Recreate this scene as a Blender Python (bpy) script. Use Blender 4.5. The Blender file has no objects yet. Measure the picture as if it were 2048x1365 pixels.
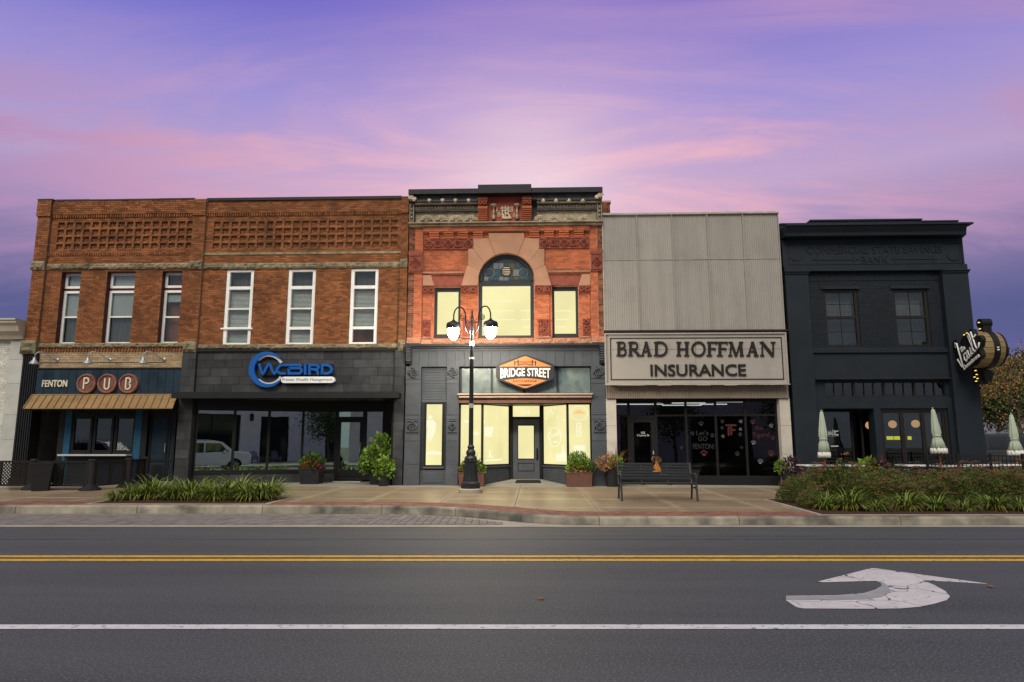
import bpy, bmesh, math, random
from mathutils import Vector, Matrix
random.seed(7)
R = math.radians
SC = bpy.context.scene
COL = SC.collection
# ------------------------------------------------------------------ camera
FPX = 2048 * 24 / 36.0
CXP, CYP = 1024.0, 682.5
YAW = R(1.97)
PITCH = math.atan(208 / FPX)
CAM = Vector((0, -23, 1.6))
cd = bpy.data.cameras.new('camera')
cd.sensor_width = 36
cd.sensor_fit = 'HORIZONTAL'
cd.lens = 24
cd.clip_end = 2000
cam = bpy.data.objects.new('camera', cd)
cam.location = CAM
cam.rotation_euler = (math.pi / 2 + PITCH, 0, YAW)
COL.objects.link(cam)
SC.camera = cam


def lin(r, g, b):
    def c(v):
        v = v / 255.0
        return v / 12.92 if v <= 0.04045 else ((v + 0.055) / 1.055) ** 2.4
    return (c(r), c(g), c(b), 1)


# ------------------------------------------------------------------ dusk sky
SUN_ELEV, SUN_AZ = 46, -14          # soft light from above and behind the camera
w = bpy.data.worlds.new('World')
SC.world = w
w.use_nodes = True
nt = w.node_tree
nt.nodes.clear()


def nn(t, kind, **kw):
    n = t.nodes.new(kind)
    for k, v in kw.items():
        setattr(n, k, v)
    return n


def ramp(t, stops, interp='LINEAR'):
    n = t.nodes.new('ShaderNodeValToRGB')
    n.color_ramp.interpolation = interp
    el = n.color_ramp.elements
    while len(el) < len(stops):
        el.new(0.5)
    for e, (p, c) in zip(el, stops):
        e.position = p
        e.color = c if len(c) == 4 else (*c, 1)
    return n


tc = nn(nt, 'ShaderNodeTexCoord')
sep = nn(nt, 'ShaderNodeSeparateXYZ')
nt.links.new(tc.outputs['Generated'], sep.inputs[0])


def wmath(op, a, b=None, clamp=False):
    n = nn(nt, 'ShaderNodeMath', operation=op, use_clamp=clamp)
    for i, v in enumerate((a, b)):
        if v is None:
            continue
        if isinstance(v, (int, float)):
            n.inputs[i].default_value = v
        else:
            nt.links.new(v, n.inputs[i])
    return n.outputs[0]


def wmix(fac, a, b, mode='MIX'):
    n = nn(nt, 'ShaderNodeMix', data_type='RGBA', blend_type=mode)
    for i, v in ((0, fac), (6, a), (7, b)):
        if isinstance(v, (int, float)):
            n.inputs[i].default_value = v
        elif isinstance(v, tuple):
            n.inputs[i].default_value = v
        else:
            nt.links.new(v, n.inputs[i])
    return n.outputs[2]


zc = wmath('MAXIMUM', sep.outputs[2], 0.0)
base = ramp(nt, [(0.0, lin(88, 100, 148)), (0.17, lin(92, 96, 146)), (0.26, lin(142, 128, 172)), (0.35, lin(188, 166, 208)),
                 (0.45, lin(152, 146, 218)), (0.56, lin(106, 104, 204)), (1.0, lin(96, 98, 172))])
nt.links.new(zc, base.inputs[0])
# high cloud sheet seen in perspective: broad banks broken into fine diagonal streaks
den = wmath('ADD', zc, 0.12)
cxn = wmath('DIVIDE', sep.outputs[0], den)
cyn = wmath('DIVIDE', sep.outputs[1], den)
comb = nn(nt, 'ShaderNodeCombineXYZ')
nt.links.new(cxn, comb.inputs[0])
nt.links.new(cyn, comb.inputs[1])


def cloud(scale, rot, stretch, loc, detail, dist, lo, hi):
    mp = nn(nt, 'ShaderNodeMapping')
    mp.inputs['Rotation'].default_value = (0, 0, R(rot))
    mp.inputs['Scale'].default_value = (*stretch, 1)
    mp.inputs['Location'].default_value = (*loc, 0)
    nt.links.new(comb.outputs[0], mp.inputs[0])
    n1 = nn(nt, 'ShaderNodeTexNoise')
    n1.inputs['Scale'].default_value = scale
    n1.inputs['Detail'].default_value = detail
    n1.inputs['Roughness'].default_value = 0.58
    n1.inputs['Distortion'].default_value = dist
    nt.links.new(mp.outputs[0], n1.inputs['Vector'])
    c_ = ramp(nt, [(lo, (0, 0, 0)), (hi, (1, 1, 1))], 'EASE')
    nt.links.new(n1.outputs['Fac'], c_.inputs[0])
    return c_.outputs[0]


bank_ = cloud(0.7, -30, (0.5, 0.9), (3.9, 1.6), 4, 0.5, 0.37, 0.60)
streak = cloud(2.6, -38, (0.4, 1.3), (1.7, 4.2), 10, 0.9, 0.38, 0.65)
thin = nn(nt, 'ShaderNodeMapRange', interpolation_type='SMOOTHSTEP')   # cloud thins out low down
thin.inputs['From Min'].default_value = 0.12
thin.inputs['From Max'].default_value = 0.40
thin.inputs['To Min'].default_value = 0.25
nt.links.new(zc, thin.inputs[0])
cloudf = wmath('MULTIPLY', wmath('MULTIPLY', bank_, thin.outputs[0]), wmath('ADD', wmath('MULTIPLY', streak, 0.95), 0.10))
# sunset side: warm glow round the sun that has just gone down behind the buildings
gd = Vector((-0.01, 1, 0.355)).normalized()
dot = nn(nt, 'ShaderNodeVectorMath', operation='DOT_PRODUCT')
dot.inputs[1].default_value = gd
nt.links.new(tc.outputs['Generated'], dot.inputs[0])
dpos = wmath('MAXIMUM', dot.outputs['Value'], 0.0)
wide = wmath('POWER', dpos, 7.0)
mid = wmath('POWER', dpos, 26.0)
tight = wmath('POWER', dpos, 150.0)
cloudcol = wmix(wide, lin(166, 134, 186), lin(248, 190, 204))
sky1 = wmix(cloudf, base.outputs[0], cloudcol)
sky2 = wmix(wmath('MULTIPLY', mid, 0.54), sky1, lin(234, 190, 210))
sky3 = wmix(wmath('MULTIPLY', tight, 0.66), sky2, lin(252, 230, 236))
# away from the sunset the same sky turns to plain grey dusk cloud
away = nn(nt, 'ShaderNodeMapRange', interpolation_type='SMOOTHSTEP')
away.inputs['From Min'].default_value = 0.30
away.inputs['From Max'].default_value = -0.55
nt.links.new(sep.outputs[1], away.inputs[0])
greys = wmix(cloudf, lin(150, 156, 168), lin(186, 188, 196))
sky3 = wmix(away.outputs[0], sky3, greys)
bg = nn(nt, 'ShaderNodeBackground')
bg.inputs['Strength'].default_value = 0.45
nt.links.new(sky3, bg.inputs[0])
wo = nn(nt, 'ShaderNodeOutputWorld')
nt.links.new(bg.outputs[0], wo.inputs[0])
# ------------------------------------------------------------------ soft overcast key
sd = bpy.data.lights.new('sun', 'SUN')
sd.energy = 1.5
sd.angle = R(38)
sd.color = (1.0, 0.92, 0.74)
sun = bpy.data.objects.new('sun', sd)
sun.rotation_euler = (R(90 - SUN_ELEV), 0, R(SUN_AZ))
COL.objects.link(sun)
vs = SC.view_settings
vs.view_transform = 'Standard'
vs.look = 'None'
vs.gamma = 1
vs.exposure = 1.1
SC.render.engine = 'CYCLES'

# ------------------------------------------------------------------ photo pixel -> place
FW = Vector((-math.sin(YAW) * math.cos(PITCH), math.cos(YAW) * math.cos(PITCH), math.sin(PITCH)))
RT = Vector((math.cos(YAW), math.sin(YAW), 0))
UP = RT.cross(FW)


def ray(px, py):
    return FW * FPX + RT * (px - CXP) - UP * (py - CYP)


def P(px, py, Y=0.0):               # on an upright plane parallel to the facades
    d = ray(px, py)
    p = CAM + d * ((Y - CAM.y) / d.y)
    return p.x, p.z


def X(px, py, Y=0.0):
    return P(px, py, Y)[0]


def Z(px, py, Y=0.0):
    return P(px, py, Y)[1]


def RC(px0, px1, py0, py1, Y=0.0):  # rectangle: x0, x1, z0, z1 (py0 upper)
    ym, xm = (py0 + py1) / 2, (px0 + px1) / 2
    return X(px0, ym, Y), X(px1, ym, Y), Z(xm, py1, Y), Z(xm, py0, Y)


SW0, SWS = 0.28, 0.0135             # pavement height at the facades and its fall to the kerb


def zs(y):
    return SW0 + SWS * y


def GS(px, py):                     # on the pavement
    d = ray(px, py)
    t = (SW0 + SWS * CAM.y - CAM.z) / (d.z - SWS * d.y)
    p = CAM + d * t
    return p.x, p.y, p.z


def G(px, py, z=0.0):
    d = ray(px, py)
    p = CAM + d * ((z - CAM.z) / d.z)
    return p.x, p.y


# ------------------------------------------------------------------ materials
def mat(name, col, rough=0.7, var=0.18, scale=3.0, bump=0.0, bscale=40, metal=0.0, spec=0.28, island=0.0,
        objrnd=0.0, stain=0.0, stretch=(1, 1, 1), coat=0.0, tint=None):
    m = bpy.data.materials.new(name)
    m.use_nodes = True
    t = m.node_tree
    b = t.nodes['Principled BSDF']
    b.inputs['Roughness'].default_value = rough
    b.inputs['Metallic'].default_value = metal
    b.inputs['Specular IOR Level'].default_value = spec
    b.inputs['Coat Weight'].default_value = coat
    geo = nn(t, 'ShaderNodeNewGeometry')
    mpn = nn(t, 'ShaderNodeMapping')
    mpn.inputs['Scale'].default_value = stretch
    t.links.new(geo.outputs['Position'], mpn.inputs[0])
    nz = nn(t, 'ShaderNodeTexNoise')
    nz.inputs['Scale'].default_value = scale
    nz.inputs['Detail'].default_value = 6
    nz.inputs['Roughness'].default_value = 0.6
    t.links.new(mpn.outputs[0], nz.inputs['Vector'])
    c = Vector(col[:3])
    lo, hi = c * (1 - var * 1.6), c * (1 + var * 1.3)
    rp = ramp(t, [(0.25, tuple(lo)), (0.75, tuple(hi))])
    t.links.new(nz.outputs['Fac'], rp.inputs[0])
    out = rp.outputs[0]

    def mul(a, facout, lo_, hi_):
        mr = nn(t, 'ShaderNodeMapRange')
        mr.inputs['To Min'].default_value = lo_
        mr.inputs['To Max'].default_value = hi_
        t.links.new(facout, mr.inputs[0])
        vm = nn(t, 'ShaderNodeVectorMath', operation='SCALE')
        t.links.new(a, vm.inputs[0])
        t.links.new(mr.outputs[0], vm.inputs['Scale'])
        return vm.outputs[0]
    if island:
        out = mul(out, geo.outputs['Random Per Island'], 1 - island, 1 + island)
    if objrnd:
        oi = nn(t, 'ShaderNodeObjectInfo')
        out = mul(out, oi.outputs['Random'], 1 - objrnd, 1 + objrnd)
    if tint:
        mx = nn(t, 'ShaderNodeMix', data_type='RGBA')
        n4 = nn(t, 'ShaderNodeTexNoise')
        n4.inputs['Scale'].default_value = tint[1]
        n4.inputs['Detail'].default_value = 5
        t.links.new(geo.outputs['Position'], n4.inputs['Vector'])
        r4 = ramp(t, [(tint[2], (0, 0, 0)), (tint[3], (1, 1, 1))])
        t.links.new(n4.outputs['Fac'], r4.inputs[0])
        t.links.new(r4.outputs[0], mx.inputs[0])
        t.links.new(out, mx.inputs[6])
        mx.inputs[7].default_value = (*tint[0][:3], 1)
        out = mx.outputs[2]
    if stain:
        n3 = nn(t, 'ShaderNodeTexNoise')
        n3.inputs['Scale'].default_value = 1.1
        n3.inputs['Detail'].default_value = 8
        n3.inputs['Roughness'].default_value = 0.7
        t.links.new(geo.outputs['Position'], n3.inputs['Vector'])
        r3 = ramp(t, [(0.5, (0, 0, 0)), (0.72, (1, 1, 1))])
        t.links.new(n3.outputs['Fac'], r3.inputs[0])
        out = mul(out, r3.outputs[0], 1.0, 1 - stain)
    t.links.new(out, b.inputs['Base Color'])
    if bump:
        n2 = nn(t, 'ShaderNodeTexNoise')
        n2.inputs['Scale'].default_value = bscale
        n2.inputs['Detail'].default_value = 4
        t.links.new(mpn.outputs[0], n2.inputs['Vector'])
        bp = nn(t, 'ShaderNodeBump')
        bp.inputs['Strength'].default_value = bump
        bp.inputs['Distance'].default_value = 0.02
        t.links.new(n2.outputs['Fac'], bp.inputs['Height'])
        t.links.new(bp.outputs[0], b.inputs['Normal'])
    return m


def emit(name, col, strength, glossy=0.0, var=0.0, scale=1.5):
    m = bpy.data.materials.new(name)
    m.use_nodes = True
    t = m.node_tree
    b = t.nodes['Principled BSDF']
    b.inputs['Base Color'].default_value = (0.02, 0.02, 0.02, 1)
    b.inputs['Roughness'].default_value = 0.06
    b.inputs['Specular IOR Level'].default_value = glossy
    b.inputs['Emission Strength'].default_value = strength
    if var:
        geo = nn(t, 'ShaderNodeNewGeometry')
        nz = nn(t, 'ShaderNodeTexNoise')
        nz.inputs['Scale'].default_value = scale
        t.links.new(geo.outputs['Position'], nz.inputs['Vector'])
        c = Vector(col[:3])
        rp = ramp(t, [(0.3, tuple(c * (1 - var))), (0.7, tuple(c * (1 + var)))])
        t.links.new(nz.outputs['Fac'], rp.inputs[0])
        t.links.new(rp.outputs[0], b.inputs['Emission Color'])
    else:
        b.inputs['Emission Color'].default_value = (*col[:3], 1)
    return m


def glass(name, refl=0.12, tint=(0.75, 0.8, 0.8), rough=0.0, gcol=(0.92, 0.97, 0.97)):
    m = bpy.data.materials.new(name)
    m.use_nodes = True
    t = m.node_tree
    t.nodes.clear()
    tr = nn(t, 'ShaderNodeBsdfTransparent')
    tr.inputs[0].default_value = (*tint, 1)
    gl = nn(t, 'ShaderNodeBsdfGlossy')
    gl.inputs['Roughness'].default_value = rough
    gl.inputs['Color'].default_value = (*gcol, 1)
    lw = nn(t, 'ShaderNodeLayerWeight')
    lw.inputs['Blend'].default_value = 0.25
    mr = nn(t, 'ShaderNodeMapRange')
    mr.inputs['To Min'].default_value = refl
    mr.inputs['To Max'].default_value = min(1, refl + 0.6)
    t.links.new(lw.outputs['Fresnel'], mr.inputs[0])
    mx = nn(t, 'ShaderNodeMixShader')
    t.links.new(mr.outputs[0], mx.inputs[0])
    t.links.new(tr.outputs[0], mx.inputs[1])
    t.links.new(gl.outputs[0], mx.inputs[2])
    # very slight waviness of real panes
    geo = nn(t, 'ShaderNodeNewGeometry')
    nz = nn(t, 'ShaderNodeTexNoise')
    nz.inputs['Scale'].default_value = 1.6
    t.links.new(geo.outputs['Position'], nz.inputs['Vector'])
    bp = nn(t, 'ShaderNodeBump')
    bp.inputs['Strength'].default_value = 0.02
    bp.inputs['Distance'].default_value = 0.02
    t.links.new(nz.outputs['Fac'], bp.inputs['Height'])
    t.links.new(bp.outputs[0], gl.inputs['Normal'])
    o = nn(t, 'ShaderNodeOutputMaterial')
    t.links.new(mx.outputs[0], o.inputs[0])
    return m


# ------------------------------------------------------------------ mesh helpers
class MB:
    def __init__(s):
        s.v, s.f = [], []

    def add(s, v, f):
        o = len(s.v)
        s.v += [tuple(p) for p in v]
        s.f += [tuple(i + o for i in q) for q in f]
        return s

    def box(s, x0, x1, y0, y1, z0, z1):
        return s.add([(x0, y0, z0), (x1, y0, z0), (x1, y1, z0), (x0, y1, z0), (x0, y0, z1), (x1, y0, z1), (x1, y1, z1), (x0, y1, z1)],
                     [(0, 3, 2, 1), (4, 5, 6, 7), (0, 1, 5, 4), (1, 2, 6, 5), (2, 3, 7, 6), (3, 0, 4, 7)])

    def prism(s, pts, y0, y1):       # outline in x,z pushed along y
        n = len(pts)
        v = [(x, y0, z) for x, z in pts] + [(x, y1, z) for x, z in pts]
        f = [tuple(range(n)), tuple(range(2 * n - 1, n - 1, -1))] + [(i, (i + 1) % n, n + (i + 1) % n, n + i) for i in range(n)]
        return s.add(v, f)

    def flat(s, pts, z0, z1):        # outline in x,y pushed along z
        n = len(pts)
        v = [(x, y, z0) for x, y in pts] + [(x, y, z1) for x, y in pts]
        f = [tuple(range(n)), tuple(range(2 * n - 1, n - 1, -1))] + [(i, (i + 1) % n, n + (i + 1) % n, n + i) for i in range(n)]
        return s.add(v, f)

    def strip(s, a, b, y0, y1, closed=False):   # band between two x,z lines, with thickness
        n = len(a)
        v = [(x, y0, z) for x, z in a] + [(x, y0, z) for x, z in b] + [(x, y1, z) for x, z in a] + [(x, y1, z) for x, z in b]
        f = []
        for i in range(n if closed else n - 1):
            j = (i + 1) % n
            f += [(i, j, n + j, n + i), (2 * n + i, 3 * n + i, 3 * n + j, 2 * n + j), (i, 2 * n + i, 2 * n + j, j), (n + i, n + j, 3 * n + j, 3 * n + i)]
        if not closed:
            f += [(0, n, 3 * n, 2 * n), (n - 1, 3 * n - 1, 4 * n - 1, 2 * n - 1)]
        return s.add(v, f)

    def ribbon(s, pts, wd, y0, y1, closed=False):
        pts = [Vector(p) for p in pts]
        n = len(pts)
        a, b = [], []
        for i, p in enumerate(pts):
            p0 = pts[i - 1] if (i > 0 or closed) else p
            p1 = pts[(i + 1) % n] if (i < n - 1 or closed) else p
            d0 = (p - p0).normalized() if (p - p0).length > 1e-9 else None
            d1 = (p1 - p).normalized() if (p1 - p).length > 1e-9 else None
            if d0 is None:
                d0 = d1
            if d1 is None:
                d1 = d0
            nrm = Vector((-d0.y - d1.y, d0.x + d1.x))
            nrm = nrm.normalized() if nrm.length > 1e-6 else Vector((-d0.y, d0.x))
            k = min(2.0, 1 / max(0.3, nrm.dot(Vector((-d0.y, d0.x)))))
            a.append(p + nrm * wd / 2 * k)
            b.append(p - nrm * wd / 2 * k)
        return s.strip(a, b, y0, y1, closed)

    def tube(s, path, r, n=8, close=False):
        path = [Vector(p) for p in path]
        rs = r if isinstance(r, (list, tuple)) else [r] * len(path)
        up = Vector((0, 0, 1))
        v, f = [], []
        last = None
        for i, p in enumerate(path):
            d = (path[min(i + 1, len(path) - 1)] - path[max(i - 1, 0)]).normalized()
            if last is None:
                u = d.cross(up)
                if u.length < 1e-3:
                    u = d.cross(Vector((0, 1, 0)))
            else:
                u = last - d * last.dot(d)
                if u.length < 1e-4:
                    u = d.cross(up)
            u.normalize()
            last = u
            w_ = d.cross(u)
            for k in range(n):
                a = 2 * math.pi * k / n
                v.append(p + (u * math.cos(a) + w_ * math.sin(a)) * rs[i])
        m = len(path)
        for i in range(m - 1):
            for k in range(n):
                f.append((i * n + k, i * n + (k + 1) % n, (i + 1) * n + (k + 1) % n, (i + 1) * n + k))
        f += [tuple(range(n - 1, -1, -1)), tuple(range((m - 1) * n, m * n))]
        return s.add(v, f)

    def lathe(s, prof, n=16, c=(0, 0, 0), ax='z', pleat=0.0, pk=8):
        v, f = [], []
        for r, h in prof:
            for k in range(n):
                a = 2 * math.pi * k / n
                rr = r * (1 + pleat * math.cos(pk * a))
                if ax == 'z':
                    v.append((c[0] + rr * math.cos(a), c[1] + rr * math.sin(a), c[2] + h))
                elif ax == 'x':
                    v.append((c[0] + h, c[1] + rr * math.cos(a), c[2] + rr * math.sin(a)))
                else:
                    v.append((c[0] + rr * math.cos(a), c[1] + h, c[2] + rr * math.sin(a)))
        m = len(prof)
        for i in range(m - 1):
            for k in range(n):
                f.append((i * n + k, i * n + (k + 1) % n, (i + 1) * n + (k + 1) % n, (i + 1) * n + k))
        f += [tuple(range(n - 1, -1, -1)), tuple(range((m - 1) * n, m * n))]
        return s.add(v, f)

    def ball(s, c, r, n=8, m=5, sy=1.0, sz=1.0):
        prof = [(max(1e-4, r * math.sin(math.pi * i / m)), -r * sz * math.cos(math.pi * i / m)) for i in range(m + 1)]
        o = len(s.v)
        s.lathe(prof, n, c)
        if sy != 1.0:
            for i in range(o, len(s.v)):
                x, y, z = s.v[i]
                s.v[i] = (x, c[1] + (y - c[1]) * sy, z)
        return s

    def rot(s, cx, cy, a):           # turn about an upright axis
        ca, sa = math.cos(a), math.sin(a)
        s.v = [(cx + (x - cx) * ca - (y - cy) * sa, cy + (x - cx) * sa + (y - cy) * ca, z) for x, y, z in s.v]
        return s

    def map(s, fn):
        s.v = [fn(*p) for p in s.v]
        return s

    def mesh(s, name, m, smooth=False):
        me = bpy.data.meshes.new(name)
        me.from_pydata(s.v, [], s.f)
        bm = bmesh.new()
        bm.from_mesh(me)
        bmesh.ops.recalc_face_normals(bm, faces=bm.faces)
        bm.to_mesh(me)
        bm.free()
        if smooth:
            for p in me.polygons:
                p.use_smooth = True
        me.materials.append(m)
        return me

    def build(s, name, m, parent=None, smooth=False, bevel=0.0, kind=None, auto=False):
        return link(name, s.mesh(name, m, smooth), parent, bevel=bevel, kind=kind, auto=auto)


def link(name, me, parent=None, loc=None, bevel=0.0, kind=None, auto=False):
    o = bpy.data.objects.new(name, me)
    COL.objects.link(o)
    base = Vector((0, 0, 0))
    if parent is not None:
        o.parent = parent
        q = parent
        while q is not None:
            base = base + q.location
            q = q.parent
    o.location = Vector(loc or (0, 0, 0)) - base
    if bevel:
        b = o.modifiers.new('bevel', 'BEVEL')
        b.width = bevel
        b.segments = 2
        b.limit_method = 'ANGLE'
    if auto:
        try:
            me.set_sharp_from_angle(angle=R(40))
        except Exception:
            pass
    if kind:
        o['kind'] = kind
    return o


def thing(name, label, cat, loc=(0, 0, 0), group=None, rz=0.0):
    o = bpy.data.objects.new(name, None)
    o.empty_display_size = 0.3
    COL.objects.link(o)
    o.location = loc
    o.rotation_euler = (0, 0, rz)
    return tag(o, label, cat, group)


def tag(o, label, cat, group=None):
    o['label'] = label
    o['category'] = cat
    if group:
        o['group'] = group
    return o


def dup(root, loc, rz=0.0, label=None, scale=None, group=None):
    def cp(o, par):
        c = o.copy()
        COL.objects.link(c)
        c.parent = par
        for ch in o.children:
            cp(ch, c)
        return c
    c = cp(root, None)
    c.location = loc
    c.rotation_euler = (0, 0, rz)
    if scale:
        c.scale = scale if isinstance(scale, tuple) else (scale,) * 3
    if label:
        c['label'] = label
    if group:
        c['group'] = group
    return c


def cut(iv, a, b):                   # interval list minus [a, b]
    o = []
    for p, q in iv:
        if b <= p or a >= q:
            o.append((p, q))
        else:
            if a > p:
                o.append((p, a))
            if b < q:
                o.append((b, q))
    return o


def bricks(mb, x0, x1, z0, z1, y, holes=(), L=0.205, H=0.056, j=0.011, d=0.008, jit=0.003, header=6):
    n = max(1, round((z1 - z0) / (H + j)))
    ph = (z1 - z0) / n
    for r in range(n):
        za, zb = z0 + r * ph + j / 2, z0 + (r + 1) * ph - j / 2
        zm = (za + zb) / 2
        iv = [(x0, x1)]
        for hx0, hx1, hz0, hz1 in holes:
            if hz0 < zm < hz1:
                iv = cut(iv, hx0, hx1)
        ll = L / 2 if header and r % header == header - 1 else L
        off = (r % 2) * (L + j) / 2 + random.uniform(-.01, .01)
        for a, b in iv:
            k = math.floor((a - x0 + off) / (ll + j))
            p = x0 - off + k * (ll + j)
            while p < b:
                bx0, bx1 = max(a + .002, p), min(b - .002, p + ll)
                p += ll + j
                if bx1 - bx0 < 0.025:
                    continue
                yy = y - d - random.uniform(0, jit)
                mb.add([(bx0, yy, za), (bx1, yy, za), (bx1, yy, zb), (bx0, yy, zb), (bx0, y + .01, za), (bx1, y + .01, za), (bx1, y + .01, zb), (bx0, y + .01, zb)],
                       [(0, 1, 2, 3), (0, 4, 5, 1), (1, 5, 6, 2), (2, 6, 7, 3), (3, 7, 4, 0)])
    return mb


def wallcells(mb, x0, x1, z0, z1, y0, y1, holes=()):
    xs = sorted({x0, x1} | {min(max(h[i], x0), x1) for h in holes for i in (0, 1)})
    zz = sorted({z0, z1} | {min(max(h[i], z0), z1) for h in holes for i in (2, 3)})
    for j in range(len(zz) - 1):
        run = None
        for i in range(len(xs) - 1):
            xm, zm = (xs[i] + xs[i + 1]) / 2, (zz[j] + zz[j + 1]) / 2
            solid = not any(h[0] < xm < h[1] and h[2] < zm < h[3] for h in holes)
            if solid:
                run = (run[0], xs[i + 1]) if run else (xs[i], xs[i + 1])
            if run and (not solid or i == len(xs) - 2):
                mb.box(run[0], run[1], y0, y1, zz[j], zz[j + 1])
                run = None
    return mb


def rough_block(x0, x1, y0, y1, z0, z1, amp=0.03, nx=None, nz=4):
    nx = nx or max(3, int((x1 - x0) / 0.07))
    mb = MB()
    v, f = [], []
    for jn in range(nz + 1):
        for i in range(nx + 1):
            e = 0 if i in (0, nx) or jn in (0, nz) else 1
            v.append((x0 + (x1 - x0) * i / nx + (random.uniform(-.2, .2) * (x1 - x0) / nx if e else 0),
                      y0 + (random.uniform(-amp, amp * .3) if e else amp * .6 + random.uniform(0, amp * .5)),
                      z0 + (z1 - z0) * jn / nz + random.uniform(-.006, .006)))
    for jn in range(nz):
        for i in range(nx):
            a = jn * (nx + 1) + i
            f.append((a, a + 1, a + nx + 2, a + nx + 1))
    top = len(v)
    for jn in (0, nz):
        for i in range(nx + 1):
            v.append((x0 + (x1 - x0) * i / nx, y1, z0 + (z1 - z0) * jn / nz))
    for i in range(nx):
        f.append((i, i + 1, top + i + 1, top + i))
        b0, t0 = nz * (nx + 1) + i, top + nx + 1 + i
        f.append((b0, b0 + 1, t0 + 1, t0))
    f.append(tuple([jn * (nx + 1) for jn in range(nz + 1)] + [top + nx + 1, top]))
    f.append(tuple([jn * (nx + 1) + nx for jn in range(nz + 1)] + [top + 2 * nx + 1, top + nx]))
    return mb.add(v, f)


def frame(mb, x0, x1, z0, z1, y0, y1, t, tb=None, tt=None):
    tb = t if tb is None else tb
    tt = t if tt is None else tt
    mb.box(x0, x0 + t, y0, y1, z0, z1)
    mb.box(x1 - t, x1, y0, y1, z0, z1)
    mb.box(x0 + t, x1 - t, y0, y1, z0, z0 + tb)
    mb.box(x0 + t, x1 - t, y0, y1, z1 - tt, z1)
    return mb


# ------------------------------------------------------------------ lettering
def text_data(s, bold=0.0, res=3):
    cu = bpy.data.curves.new('t', 'FONT')
    cu.body = s
    cu.size = 1
    cu.extrude = 0.5
    cu.offset = bold
    cu.resolution_u = res
    o = bpy.data.objects.new('t', cu)
    COL.objects.link(o)
    dg = bpy.context.evaluated_depsgraph_get()
    me = bpy.data.meshes.new_from_object(o.evaluated_get(dg))
    bm = bmesh.new()
    bm.from_mesh(me)
    bmesh.ops.remove_doubles(bm, verts=bm.verts, dist=1e-5)
    v = [tuple(q.co) for q in bm.verts]
    f = [tuple(x.index for x in q.verts) for q in bm.faces]
    bm.free()
    bpy.data.objects.remove(o)
    bpy.data.curves.remove(cu)
    bpy.data.meshes.remove(me)
    return v, f


_T = {}
for key, bold in (('FENTON', .02), ('INSURANCE', .018), ('Private Wealth Management', .0), ('BRIDGE', .022), ('STREET', .022), ('EXCHANGE', .018), ('COMMERCIAL STATE SAVINGS', -.002),
                  ('BANK', -.002), ('The', .012), ('Downtown', .012), ('102', .01), ('S Leroy St', .01), ('104', .0), ('1', .0), ('8', .0), ('6', .0),
                  ("Let's", .0), ('GO', .0), ('FENTON!', .0), ('Go', .0), ('Tigers!', .0)):
    _T[key] = text_data(key, bold)


def letters(s, x0, x1, z0, z1, y, depth, m, parent, name='letter', split=True, fn=None):
    v, f = _T[s]
    mnx, mxx = min(p[0] for p in v), max(p[0] for p in v)
    mny, mxy = min(p[1] for p in v), max(p[1] for p in v)
    fx, fz = (x1 - x0) / (mxx - mnx), (z1 - z0) / (mxy - mny)
    w3 = [(x0 + (p[0] - mnx) * fx, y - depth / 2 - p[2] * depth, z0 + (p[1] - mny) * fz) for p in v]
    if fn:
        w3 = [fn(*p) for p in w3]
    if not split:
        return [MB().add(w3, f).build(name, m, parent)]
    par = list(range(len(v)))

    def find(a):
        while par[a] != a:
            par[a] = par[par[a]]
            a = par[a]
        return a
    for q in f:
        for i in q[1:]:
            par[find(i)] = find(q[0])
    comps = {}
    for q in f:
        comps.setdefault(find(q[0]), []).append(q)
    out = []
    for fs in sorted(comps.values(), key=lambda c: min(v[i][0] for q in c for i in q)):
        ids = sorted({i for q in fs for i in q})
        mp_ = {a: b for b, a in enumerate(ids)}
        out.append(MB().add([w3[i] for i in ids], [tuple(mp_[i] for i in q) for q in fs]).build(name, m, parent))
    return out


def arc(cx, cz, r, a0, a1, n=16, rz=None):
    rz = rz or r
    return [(cx + r * math.cos(R(a0 + (a1 - a0) * i / n)), cz + rz * math.sin(R(a0 + (a1 - a0) * i / n))) for i in range(n + 1)]
# ================================================================== materials
M = {}
M['asphalt'] = mat('asphalt', (0.056, 0.061, 0.062), 0.68, 0.22, 0.8, 0.6, 120, spec=0.35, stretch=(0.12, 1.3, 1), tint=((0.13, 0.135, 0.13), 48, 0.50, 0.68))
M['ground'] = mat('ground', (0.10, 0.095, 0.088), 0.9, 0.2, 0.4, 0.2, 30)
M['concrete'] = mat('concrete', (0.30, 0.27, 0.22), 0.75, 0.16, 1.6, 0.15, 70, stain=0.25)
M['apron'] = mat('apron_concrete', (0.24, 0.225, 0.20), 0.75, 0.2, 2.2, 0.15, 70, stain=0.3)
M['curb'] = mat('curb_concrete', (0.27, 0.245, 0.20), 0.8, 0.25, 2.5, 0.35, 60, stain=0.55, objrnd=0.12, tint=((0.075, 0.073, 0.068), 1.3, 0.48, 0.66))
M['redpave'] = mat('red_paving_brick', (0.20, 0.092, 0.062), 0.8, 0.2, 3, 0.2, 80, island=0.25)
M['paver'] = mat('grey_paver', (0.17, 0.155, 0.145), 0.8, 0.15, 4, 0.2, 80, objrnd=0.16, island=0.1)
M['joint'] = mat('dark_joint', (0.035, 0.032, 0.03), 0.95, 0.1, 5)
M['mulch'] = mat('mulch', (0.05, 0.024, 0.012), 0.95, 0.4, 25, 0.8, 60)
M['yellow'] = mat('yellow_road_paint', (0.58, 0.34, 0.02), 0.65, 0.14, 4, 0.3, 150, tint=((0.12, 0.10, 0.06), 14, 0.58, 0.70))
M['white_paint'] = mat('white_road_paint', (0.56, 0.56, 0.55), 0.65, 0.1, 4, 0.3, 150, tint=((0.16, 0.16, 0.16), 16, 0.57, 0.70))
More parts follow.
